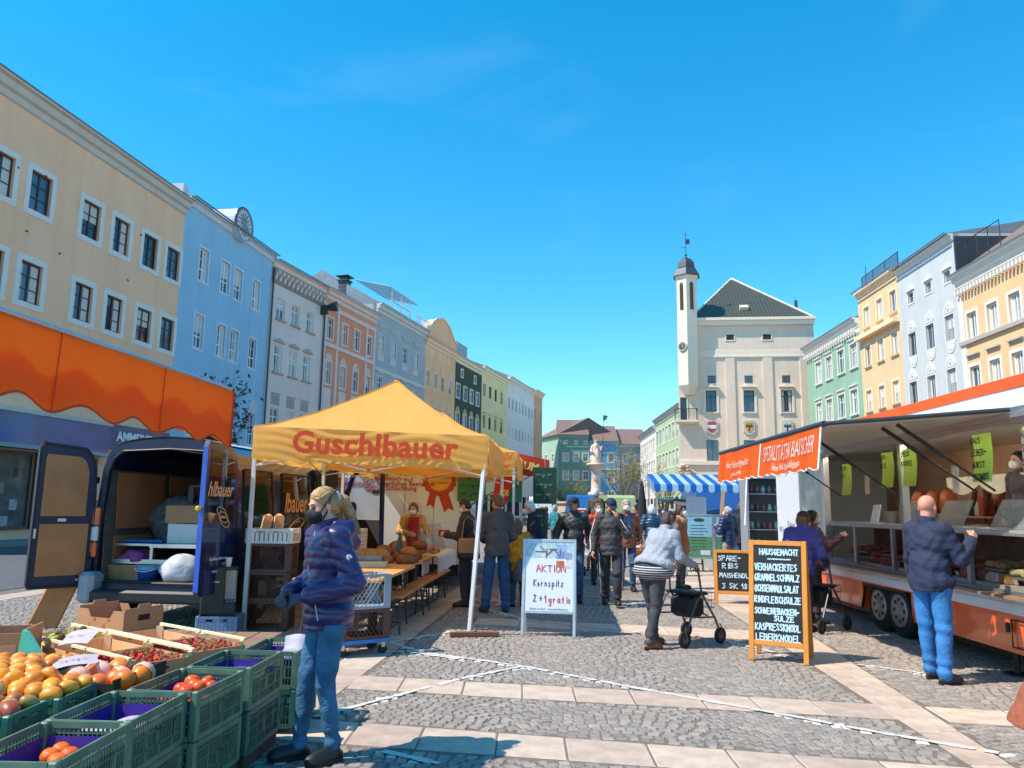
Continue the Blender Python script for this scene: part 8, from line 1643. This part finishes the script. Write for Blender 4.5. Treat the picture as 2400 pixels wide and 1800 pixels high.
person('man in navy cap, black vest with white striped sleeves, hand at his face', (1.72, 13.3), face_to(-.10, -1), 1.78, cloth('black_vest', (64, 66, 70), .7, .5, 20), BLACKT, BLKSH, SKIN2, ('short', GREYH), cap=M('navy_cap', (34, 42, 74), .8), res=.0115, look=(18, -26), arms={'L': ((-.27, .16, 1.17), (-.10, .17, 1.44), (.5, -.8, 0), .5, (.35, -.15, .9)), 'R': ((.28, -.02, 1.14), (.30, .10, .90))}, legs={'L': ((-.095, 0, .9), (-.10, .15, .53), (-.09, .12, .12)), 'R': ((.095, 0, .9), (.10, -.04, .5), (.09, -.26, .10))}, fat=1.12, loose=.022, puff=.022, hem=.82, quilt=(.09, .008), extra=ex_st)
# child on orange tricycle
person('small child in yellow jacket riding the orange tricycle', (2.02, 18.9), face_to(-.1, -1), 1.02, M('child_yellow', (232, 176, 40), .7, var=.1), cloth('grey_leggings', (120, 124, 134)), BLKSH, SKIN, None, res=.012, cap=M('blue_grey_hat', (120, 140, 160), .9), arms={'L': ((-.25, .18, 1.18), (-.2, .42, 1.18)), 'R': ((.25, .18, 1.18), (.2, .42, 1.18))}, legs={'L': ((-.12, .05, .88), (-.2, .38, .80), (-.22, .42, .42)), 'R': ((.12, .05, .88), (.2, .40, .74), (.22, .36, .36))})
tk = thing('tricycle', 'orange toy tricycle under the small child', 'tricycle', (2.02, 18.85, 0), math.pi); ORT = M('trike_orange', (236, 110, 30), .4)
part(tk, 'frame', MB().tube([(0, .42, .45), (0, .35, .34), (0, .0, .36), (0, -.22, .2)], .022, 7).tube([(-.2, -.25, .12), (.2, -.25, .12)], .016, 6), ORT)
for x, y, r_ in ((0, .42, .15), (-.2, -.25, .11), (.2, -.25, .11)): w = part(tk, 'wheel', MB().lathe([(.04, -.02), (r_*.9, -.022), (r_, -.01), (r_, .01), (r_*.9, .022), (.04, .02)], (x, y, r_), 20, Matrix.Rotation(R(90), 3, 'Y')), M('black_rubber', (32, 32, 34)), True); part(w, 'hub', MB().cyl((x-.018, y, r_), (x+.018, y, r_), r_*.6, n=14), ORT)
part(tk, 'seat', MB().bbox((0, -.02, .42), (.22, .22, .05), .02), ORT); part(tk, 'handlebar', MB().tube([(-.18, .36, .66), (0, .40, .64), (.18, .36, .66)], .012, 6).cyl((0, .42, .3), (0, .40, .64), .014, n=6).cyl((0, .42, .15), (0, .42, .35), .016, n=6), ORT)
person('person in bright orange jacket behind the man with the striped sleeves', (1.92, 17.0), face_to(.2, -1), 1.72, M('orange_jacket', (222, 80, 36), .6, var=.1), BLACKT, BLKSH, SKIN, ('short', BRNH), WMASK, res=.014, fat=1.1)
def ex_bs(t, k): part(t, 'shirt', MB().grid(lambda u, v: (-.075+.15*u, .150+.012*math.sin(math.pi*u), 1.44-.40*v), 6, 8), M('bright_blue_shirt', (44, 84, 168), .8), True)
person('man in open brown leather jacket and blue shirt with white mask', (2.36, 15.8), face_to(-.05, -1), 1.80, cloth('brown_leather', (132, 76, 52), .5, .3, 20), JEANSD, BLKSH, SKIND, ('short', GREYH), WMASK, res=.0125, legs={'L': ((-.095, 0, .9), (-.1, .12, .52), (-.1, .08, .09)), 'R': ((.095, 0, .9), (.1, 0, .5), (.1, -.2, .09))}, fat=1.16, extra=ex_bs, hem=.82)
TEALP = M('teal_quilted', (34, 74, 104), .4, var=.15, bump=.2, bscale=25)
person('white haired woman in teal quilted jacket carrying the wicker basket', (3.50, 19.2), face_to(.1, 1), 1.72, TEALP, JEANSD, BLKSH, SKIN, ('bob', WHITEH), res=.012, fat=1.12, quilt=(.07, .014), puff=.024, hem=.80, arms={'L': ((-.30, -.03, 1.14), (-.34, .0, .90)), 'R': ((.27, .02, 1.13), (.26, .10, .92))})
wb = thing('wicker_basket', 'brown wicker basket held by the white haired woman', 'basket', (3.14, 19.16, .47)); WK = M('wicker', (176, 104, 52), .7, var=.3, scale=20, bump=.6, bscale=60)
bm = MB()
for i in range(7): z = .0+i*.035; r_ = .17+.035*math.sin(i/6*math.pi*.9); bm.tube([(r_*1.25*math.cos(a), r_*.85*math.sin(a), z) for a in [2*math.pi*j/22 for j in range(22)]], .02, 6, closed=True)
part(wb, 'body', bm, WK); part(wb, 'base', MB().lathe([(.001, 0), (.17, 0)], n=16), WK); part(wb, 'handle', MB().tube([(.0+.2*math.cos(a), 0, .2+.22*math.sin(a)) for a in [math.pi*j/10 for j in range(11)]], .014, 6), WK); part(wb, 'cloth', lump(.15, .1, .06, 3), WFR, True, loc=(0, 0, .16))
FURB = cloth('fur_collar', (196, 160, 120), .95, .8, 60)
def ex_fur(t, k): f = SDF(.03); f.cone((-.12, .0, 1.45), (.12, .0, 1.45), .085, .085).cone((-.1, .08, 1.42), (.1, .08, 1.42), .06, .06); f.disp = lambda X, Y, Z: .010*np.sin(90*X+40*Z)*np.sin(80*Z+60*Y); link('fur_collar', f.mesh('fur_collar', FURB, .013), t)
person('woman in brown coat with pale fur collar and white mask', (3.55, 16.3), face_to(.75, -.5), 1.70, cloth('brown_suede', (150, 92, 56), .9), BLACKT, BLKSH, SKIN, ('bob', DARKH), WMASK, res=.013, fat=1.12, hem=.70, extra=ex_fur, puff=.02, look=(10, 0))
person('woman in rust brown coat further back among the crowd', (4.75, 24.5), face_to(.4, -.9), 1.68, cloth('rust_coat', (162, 92, 54), .9), BLACKT, BLKSH, SKIN, ('long', DARKH), WMASK, res=.015, hem=.75)
NQ = M('navy_quilted', (40, 56, 92), .4, var=.15, bump=.2, bscale=25)
person('woman with hair bun in navy quilted jacket by the poster stands', (5.15, 18.4), face_to(-.55, .85), 1.70, NQ, cloth('beige_trousers', (170, 150, 130)), BLKSH, SKIN, ('bun', GREYH), WMASK, res=.012, quilt=(.075, .014), puff=.022, hem=.78, arms={'L': ((-.27, .05, 1.14), (-.15, .25, 1.25)), 'R': ((.27, .0, 1.14), (.25, .12, .95))})
person('man in dark jacket with burgundy jumper right of the poster stands', (5.62, 18.9), face_to(.7, .7), 1.80, cloth('dark_jacket', (44, 42, 56), .85), JEANSD, BLKSH, SKIN2, ('short', BRNH), WMASK, res=.012, fat=1.08, hem=.80, look=(-25, 0))
person('woman with short cap in violet blue anorak behind the tall chalkboard', (4.02, 10.9), face_to(.7, .7), 1.64, M('violet_anorak', (70, 72, 150), .5, var=.15, bump=.25, bscale=18), NAVYC, BLKSH, SKIN, ('bob', BRNH), WMASK, cap=M('brown_cap', (72, 58, 54), .9), res=.0105, lean=16, fat=1.3, puff=.03, hem=.80, look=(-10, -5), arms={'L': ((-.28, .12, 1.10), (-.2, .36, .98)), 'R': ((.28, .12, 1.10), (.24, .36, .95))})
person('woman in maroon quilted jacket paying at the trailer counter', (4.52, 11.7), face_to(1, -.05), 1.63, M('maroon_quilted', (96, 58, 72), .5, var=.15, bump=.2, bscale=25), cloth('plum_trousers', (58, 48, 60)), BLKSH, SKIN, ('bob', BLKH), WMASK, res=.0105, quilt=(.07, .012), fat=1.15, puff=.024, hem=.80, arms={'R': ((.26, .14, 1.18), (.20, .38, 1.34), (-.8, 0, -.3), .9), 'L': ((-.25, .10, 1.15), (-.16, .32, 1.18))})
rollator('dark walking frame with basket beside the woman in maroon', (4.28, 11.05, 0), face_to(.8, .6), True, (70, 66, 70))
APR = cloth('red_apron', (170, 46, 56), .85)
def ex_v(t, k): part(t, 'apron', MB().grid(lambda u, v: (-.11+.22*u, .165+.015*math.sin(math.pi*u)+.05*(1-v), 1.40-.62*v), 8, 8), APR, True, rot=(R(-12), 0, 0), loc=(0, -.20, .11)); 
person('stall keeper in mustard cardigan and red apron packing bread', (-1.98, 15.75), face_to(.25, -.97), 1.70, cloth('mustard_cardigan', (206, 160, 92), .95, .4, 40), GREYP, BLKSH, SKIN, ('bob', REDH), WMASK, res=.0115, lean=14, look=(-20, -20), fat=1.1, arms={'L': ((-.28, .18, 1.16), (-.30, .42, 1.08)), 'R': ((.28, .18, 1.14), (.10, .36, 1.10))}, extra=ex_v)
person('person with brown hair standing by the open van behind the blond woman', (-2.78, 11.75), face_to(.2, 1), 1.84, cloth('olive_jumper', (92, 86, 66)), BLACKT, BLKSH, SKIN, ('short', BRNH), res=.013)
person('person in long brown coat cut off by the right frame edge', (3.52, 4.92), face_to(.5, 1), 1.66, cloth('long_brown_coat', (150, 84, 58), .85), BLACKT, BLKSH, SKIN, ('bob', BRNH), res=.012, hem=.35, skirt=.44, fat=.95, arms={'L': ((-.17, .14, 1.14), (.0, .26, 1.08)), 'R': ((.2, .12, 1.14), (.1, .28, 1.08))})
pal = thing('platform', 'low stone step under the white haired man beyond the crowd', 'step', (2.42, 22.0, 0)); part(pal, 'step', MB().bbox((0, 0, .18), (1.2, .8, .36), .02), M('fountain_stone'))
person('white haired man in dark olive jacket standing above the crowd', (2.42, 22.0, .36), face_to(.7, .7), 1.80, cloth('olive_jacket', (76, 74, 62)), JEANSD, BLKSH, SKIND, ('short', WHITEH), res=.014)
rp_ = random.Random(9); cols = [((40, 46, 74), 'navy coat'), ((44, 128, 132), 'turquoise jacket'), ((70, 60, 66), 'grey coat'), ((170, 60, 70), 'red jacket'), ((196, 170, 140), 'beige coat'), ((34, 36, 40), 'black coat'), ((120, 70, 54), 'brown jacket'), ((92, 100, 120), 'slate jacket')]
for i, (px, Y, ci, where) in enumerate(((1350, 30, 0, 'left of the statue column'), (1303, 27, 1, 'by the red awning'), (1283, 33, 2, 'under the red awning'), (1272, 29, 5, 'close to the red awning corner'), (1545, 33, 4, 'near the blue striped awning'), (1560, 29, 6, 'right of the closed parasol'), (1520, 36, 7, 'behind the closed parasol'), (1640, 27, 5, 'under the blue striped awning'), (1490, 31, 3, 'left of the closed parasol'))):
    x = (px-1200)/1800*Y; c_, nm = cols[ci]
    person('distant shopper in a '+nm+' '+where, (x, Y), rp_.uniform(-3, 3), rp_.uniform(1.62, 1.8), cloth('far_'+nm.replace(' ', '_'), c_), rp_.choice((JEANSD, BLACKT, GREYP)), BLKSH, SKIN, (rp_.choice(('short', 'bob')), rp_.choice((DARKH, GREYH, BRNH))), res=.018, hem=rp_.choice((.85, .7)))
# ============================================================ statue figure
S = SDF(.06)
for a, b, r0, r1 in (((0, 0, .05), (0, .02, .9), .40, .30), ((0, .02, .9), (0, 0, 1.45), .30, .25), ((-.26, 0, 1.42), (.26, 0, 1.42), .13, .13), ((-.28, 0, 1.40), (-.42, -.15, 1.05), .10, .09), ((-.42, -.15, 1.05), (-.3, -.35, .95), .09, .07), ((.28, 0, 1.40), (.45, -.1, 1.12), .10, .09), ((.45, -.1, 1.12), (.50, -.25, 1.40), .09, .07), ((0, 0, 1.5), (0, -.02, 1.68), .09, .08)): S.cone(a, b, r0, r1)
S.ell((0, -.02, 1.78), (.125, .15, .16)).ell((0, -.02, 1.90), (.17, .19, .05)).ell((-.38, .0, .35), (.14, .16, .30)).ell((.1, -.2, .7), (.2, .2, .5))
S.disp = lambda X, Y, Z: .025*np.sin(26*X+5*Z+8*Y)*np.exp(-((Z-.7)/.6)**2)
link('figure', S.mesh('figure', SM, .03), st, (0, 0, 5.27))
ln_ = part(st, 'lance', MB().cyl((.52, -.25, 5.6), (.62, -.3, 9.3), .03, .02, 6), ZINC); part(ln_, 'flag', MB().prism([(.60, -.3, 8.75), (.95, -.3, 9.0), (.9, -.3, 9.12), (1.1, -.3, 9.22), (.62, -.3, 9.3)], (0, .03, 0)), M('verdigris', (70, 110, 110), .6)); part(st, 'shield', MB().ball((0, -.42, 4.1), (.26, .08, .32), 12, 8), SM, True)
# ============================================================ vehicles in the background
def car(name, label, cat, loc, rz, col, prof, win, L, Wd, extra=None):
    """side profile (x along length, z) extruded across; win = list of window quads on the side"""
    t = thing(name, label, cat, loc, rz); pm = M('paint_%d_%d_%d' % col, col, .25, var=.05, coat=.7); n = len(prof); ins = .10
    def w_at(z, zs=max(p[1] for p in prof)): return Wd/2*(1-.16*max(0, (z-.95)/(zs-.95)))
    vs = [(x, -w_at(z), z) for x, z in prof]+[(x, w_at(z), z) for x, z in prof]
    part(t, 'body', MB().add(vs, [tuple(range(n)), tuple(range(2*n-1, n-1, -1))]+[(i, n+i, n+(i+1) % n, (i+1) % n) for i in range(n)]), pm)
    for q4 in win:
        for s in (-1, 1): part(t, 'side_window', MB().add([(x, s*(w_at(z)+.006), z) for x, z in q4], [(0, 1, 2, 3)]), TGL)
    for x in (L*.19, L*.80):
        for s in (-1, 1): w = part(t, 'wheel', MB().cyl((x, s*(Wd/2-.2), .32), (x, s*(Wd/2+.01), .32), .32, n=20), M('tyre_rubber', (34, 34, 36))); part(w, 'rim', MB().cyl((x, s*(Wd/2), .32), (x, s*(Wd/2+.02), .32), .2, n=14), M('steel_rim', (150, 152, 156)))
    for s in (-1, 1): part(t, 'headlight', MB().bbox((L-.06, s*(Wd/2-.25), .72), (.12, .3, .16), .04), M('clear_lens', (206, 206, 206))); part(t, 'tail_light', MB().bbox((.05, s*(Wd/2-.14), .85), (.1, .16, .26), .03), M('red_lens', (170, 24, 20), .15, coat=1))
    if extra: extra(t, w_at)
    return t
VANP = [(0, .35), (0, 1.2), (.08, 2.25), (.3, 2.4), (3.7, 2.4), (4.4, 1.45), (5.1, 1.15), (5.25, .8), (5.25, .35)]; VW_ = [[(3.0, 1.35), (4.1, 1.35), (3.72, 2.1), (3.0, 2.1)], [(.4, 1.35), (1.6, 1.35), (1.6, 2.05), (.45, 2.05)]]
CARP = [(0, .32), (.02, .95), (.12, 1.0), (.45, 1.55), (1.0, 1.64), (2.3, 1.62), (3.0, 1.08), (3.95, .95), (4.2, .75), (4.2, .32)]; CW_ = [[(.62, 1.04), (1.55, 1.04), (1.55, 1.52), (.82, 1.52)], [(1.63, 1.04), (2.85, 1.04), (2.28, 1.53), (1.63, 1.53)]]
def wscr(t, wa): part(t, 'windscreen', MB().add([(4.36, -wa(1.5)+.06, 1.52), (4.36, wa(1.5)-.06, 1.52), (3.80, wa(2.3)-.06, 2.28), (3.80, -wa(2.3)+.06, 2.28)], [(0, 1, 2, 3)]), TGL)
def wrear(t, wa): part(t, 'rear_window', MB().add([(.125, -.66, 1.06), (.125, .66, 1.06), (.41, .58, 1.5), (.41, -.58, 1.5)], [(0, 3, 2, 1)]), TGL)
def ex_suv(t, wa):
    wrear(t, wa); h = part(t, 'tailgate', MB().tube([(.5, -.75, 1.66), (.1, -.78, 1.86), (-.45, -.72, 1.92), (-.45, .72, 1.92), (.1, .78, 1.86), (.5, .75, 1.66)], .05, 6), M('paint_26_60_84', (26, 60, 84))); part(h, 'pane', MB().add([(.4, -.7, 1.70), (.4, .7, 1.70), (-.4, .68, 1.93), (-.4, -.68, 1.93)], [(0, 1, 2, 3)]), TGL)
car('parked_car', 'dark teal car with raised tailgate behind the flower stall', 'car', (5.6, 25.6, 0), .15, (26, 60, 84), CARP, CW_, 4.2, 1.78, ex_suv)
car('parked_car', 'silver grey car far back near the fountain', 'car', (11.6, 52, 0), 2.4, (150, 156, 160), CARP, CW_, 4.2, 1.76, wrear)
car('delivery_van', 'blue and white van far back left of the column', 'van', (4.2, 46.5, 0), R(82), (36, 96, 170), VANP, VW_, 5.25, 1.95, wscr)
car('delivery_van', 'lime green van far back right of the column', 'van', (6.6, 46.0, 0), R(95), (176, 190, 120), VANP, VW_, 5.25, 1.95, wscr)
car('delivery_van', 'blue box van behind the striped awning stall', 'van', (7.7, 28.5, 0), R(86), (34, 86, 160), VANP, VW_, 5.25, 1.95, wscr)
car('delivery_van', 'white van far back under the left house row', 'van', (2.2, 58.0, 0), R(82), (222, 224, 226), VANP, VW_, 5.25, 1.95, wscr)
#car('parked_car', 'bright blue car nosing in at the left frame edge', 'car', (-12.45, 14.3, 0), R(6), (28, 104, 176), CARP, CW_, 4.2, 1.78, wrear)
car('parked_car', 'dark grey car on the road before the cream house', 'car', (-13.6, 23.5, 0), R(81), (58, 62, 70), CARP, CW_, 4.2, 1.78, wrear)
# ============================================================ blue striped awning stall
SB, SWh = M('stripe_blue', (26, 104, 186), .7, trans=.3, var=.04), M('stripe_white', (176, 210, 232), .7, trans=.3, var=.03)
bs = thing('striped_stall', 'market stall with blue and white striped awning', 'stall', (5.55, 22.6, 0), -.08)
for i in range(18):
    x0, x1 = -1.45+i*.165, -1.45+(i+1)*.165; part(bs, 'awning_stripe', MB().quad((x0, -1.1, 2.30), (x1, -1.1, 2.30), (x1, 1.1, 2.68), (x0, 1.1, 2.68)), (SB, SWh)[i % 2])
    part(bs, 'valance_stripe', MB().add([(x0, -1.105, 2.30), (x1, -1.105, 2.30), (x1, -1.12, 2.13), ((x0+x1)/2, -1.12, 2.07), (x0, -1.12, 2.13)], [(0, 4, 3, 2, 1)]), (SB, SWh)[i % 2])
for i in range(12):
    y0, y1 = -1.1+i*.183, -1.1+(i+1)*.183; z0, z1 = 2.30+.38*(i/12), 2.30+.38*((i+1)/12); part(bs, 'valance_stripe', MB().add([(-1.455, y0, z0), (-1.455, y1, z1), (-1.46, y1, z1-.17), (-1.46, (y0+y1)/2, (z0+z1)/2-.22), (-1.46, y0, z0-.17)], [(0, 1, 2, 3, 4)]), (SB, SWh)[i % 2])
for x in (-1.4, 1.45):
    for y, z in ((-1.05, 2.3), (1.05, 2.66)): part(bs, 'post', MB().cyl((x, y, 0), (x, y, z), .022, n=8), ALU)
part(bs, 'leg_board', MB().box((.35, -1.2, 1.5), (.09, .03, 1.3), (0, R(6), 0)), M('pale_wood', (216, 160, 110), .7)); part(bs, 'counter', MB().bx(-1.3, 1.3, -1.0, -.3, .80, .84).bx(-1.28, 1.28, -.98, -.95, 0, .8), M('counter_white', (216, 216, 212), .6)); part(bs, 'back_panel', MB().bx(-.3, .3, .9, .92, 1.3, 2.0), TW)
q = random.Random(55); fcol = [(214, 60, 50), (240, 240, 232), (236, 170, 60), (120, 60, 140), (90, 130, 60), (206, 120, 70), (236, 120, 150)]
for i in range(22):
    s_ = q.uniform(.07, .15); b = MB()
    for j in range(7): b.ball((q.uniform(-s_, s_), q.uniform(-s_, s_), .12+q.uniform(0, s_)), q.uniform(.03, .05), 7, 5)
    b.mat(1); b.lathe([(.001, 0), (.06, 0), (.08, .11), (.001, .10)], n=10); cI = q.randrange(7)
    solo('flower_pot', b, [M('bloom_%d' % cI, fcol[cI], .8, var=.2), M('pot_clay', (150, 96, 64), .8)], 'potted blooms on the counter of the striped stall', 'flower pot', (5.55+q.uniform(-1.2, 1.0), 21.95+q.uniform(-.28, .28), .845), q.uniform(0, 3), 'potted blooms on the striped stall counter', smooth=True)
for i, (x, y) in enumerate(((4.55, 20.9), (4.95, 20.8), (5.9, 21.0))): solo('gift_basket', MB().lathe([(.001, 0), (.15, 0), (.2, .16), (.18, .16)], n=14).tube([(.18*math.cos(a), 0, .16+.26*math.sin(a)) for a in [math.pi*j/10 for j in range(11)]], .012, 5).ball((0, 0, .18), (.15, .15, .1), 10, 6), M('straw', (214, 170, 110), .8, var=.25, scale=14), ('straw gift basket left of the others before the striped stall', 'middle straw gift basket before the striped stall', 'right straw gift basket before the striped stall')[i], 'basket', (x, y, .66), 0)
for i, (x, w) in enumerate(((4.75, .9), (5.9, .5))): plank_table('small_table', ('wide', 'narrow')[i]+' low table with straw baskets before the striped stall', 'table', x-w/2, x+w/2, 20.6, 21.2, .655, .03, 2, WOOD)
# closed parasol, information box, stand beyond the trailer
pz = thing('closed_parasol', 'closed black parasol behind the crowd', 'parasol', (4.10, 24.2, 0)); part(pz, 'canopy', MB().lathe([(.02, 2.5), (.06, 2.35), (.12, 1.9), (.17, 1.3), (.20, 1.05), (.12, 1.0), (.03, 1.02)], n=9), M('black_canvas', (40, 42, 44), .8, var=.2)); part(pz, 'pole', MB().cyl((0, 0, .05), (0, 0, 2.55), .025, n=8), ALU); part(pz, 'base', MB().bbox((0, 0, .05), (.5, .5, .1), .02), BLK)
ib = thing('information_box', 'white box with a red panel and white bar before the fountain', 'box', (2.35, 25.5, 0)); part(ib, 'cabinet', MB().bbox((0, 0, .8), (.8, .4, 1.6), .02), TW); part(ib, 'red_panel', MB().bx(-.28, .28, -.215, -.202, 1.30, 1.56), M('info_red', (206, 50, 30), .6)); part(ib, 'white_bar', MB().bx(-.03, .03, -.22, -.2155, 1.35, 1.51), WFR)
sf = thing('cooled_shelf', 'grey sales shelf full of jars just beyond the orange trailer', 'shelf', (5.65, 17.0, 0), -.05); part(sf, 'cabinet', MB().bx(-.5, .6, .28, .32, .2, 2.45).bx(-.54, -.5, -.3, .32, .2, 2.45).bx(.6, .64, -.3, .32, .2, 2.45).bx(-.5, .6, -.3, .28, .2, .6).bx(-.5, .6, -.3, .28, 2.30, 2.34), M('shelf_grey', (150, 154, 158), .5))
for k in range(4):
    z = .82+k*.38; part(sf, 'shelf_board', MB().bx(-.5, .6, -.25, .28, z, z+.02), ALU)
    for j in range(8): solo('jar', MB().lathe([(.001, 0), (.045, 0), (.05, .1), (.035, .13), (.035, .16), (.001, .165)], n=10), M('jar_%d' % ((j+k) % 4), ((176, 90, 60), (206, 196, 176), (120, 130, 120), (150, 70, 70))[(j+k) % 4], .25, coat=.5), 'jar on the grey sales shelf beyond the trailer', 'jar', Vector((5.65, 17.0, 0))+Matrix.Rotation(-.05, 3, 'Z') @ Vector((-.4+j*.13, -.1, z+.021)), 0, 'jars on the grey sales shelf', smooth=True)
part(sf, 'awning_arm', MB().cyl((-.52, -.3, 2.4), (-.75, -.9, 1.3), .02, n=6), ALU)
# extra goods in the orange trailer
q = random.Random(91)
part(TR, 'back_shelf', MB().bx(1.75, 2.1, Y0, 5.6, 1.15, 1.18).bx(1.75, 2.1, Y0, 5.6, 1.55, 1.58), M('pale_wood', (216, 160, 110)))
for i in range(30):
    y = q.uniform(-1.6, 5.3); h = q.uniform(.12, .3); cI = q.randrange(6); solo('packed_goods', MB().bbox((0, 0, h/2), (.16, q.uniform(.12, .3), h), .02), M('goods_%d' % cI, ((196, 160, 130), (220, 214, 206), (60, 40, 60), (206, 90, 60), (70, 90, 110), (40, 36, 40))[cI], .6), 'packed goods on the back shelves of the orange trailer', 'goods', W2(1.93, y, 1.182 if i % 2 else 1.582), 0, 'packed goods on the trailer back shelves')
for i, y in enumerate((4.6, 4.2, 3.8)): solo('ham', lump(.13, .10, .20, 60+i, amp=.06), M('ham_rind', (150, 70, 40), .5, var=.3, scale=9), ('left', 'middle', 'right')[i]+' ham joint hanging by the far post inside the trailer', 'ham', W2(1.0, y, 1.62), 0, smooth=True)
for i, y in enumerate((4.6, 4.2, 3.8)): pass

for i in range(17):
    y = -1.5+i*.41; cI = q.choice((2, 4, 2, 3)) if y > 1.2 else q.choice((0, 1, 1, 5)); t = thing('food_tray', ('tray of meat', 'tray of cheese')[cI in (0, 1, 5)]+' in the glass counter of the orange trailer', 'tray', W2(.38, y, 1.02 if i % 2 else .96), -.03, ('meat trays in the glass counter', 'cheese trays in the glass counter')[cI in (0, 1, 5)])
    part(t, 'dish', MB().bbox((0, 0, .012), (.50, .36, .024), .008), ALU)
    for k in range(8): part(t, 'piece', MB().bbox((-.18+.12*(k % 4), -.09+.18*(k//4), .055+.01*(k % 3)), (.105, .15, .07), .02, (0, .1*(k % 3), .2*k)), M('deli_%d' % cI))
person('vendor in dark top behind the counter of the orange trailer', tuple(W2(1.25, 2.55, .70)), face_to(-1, -.1), 1.68, cloth('vendor_top', (70, 62, 74)), BLACKT, BLKSH, SKIN, ('long', BLKH), WMASK, res=.013)
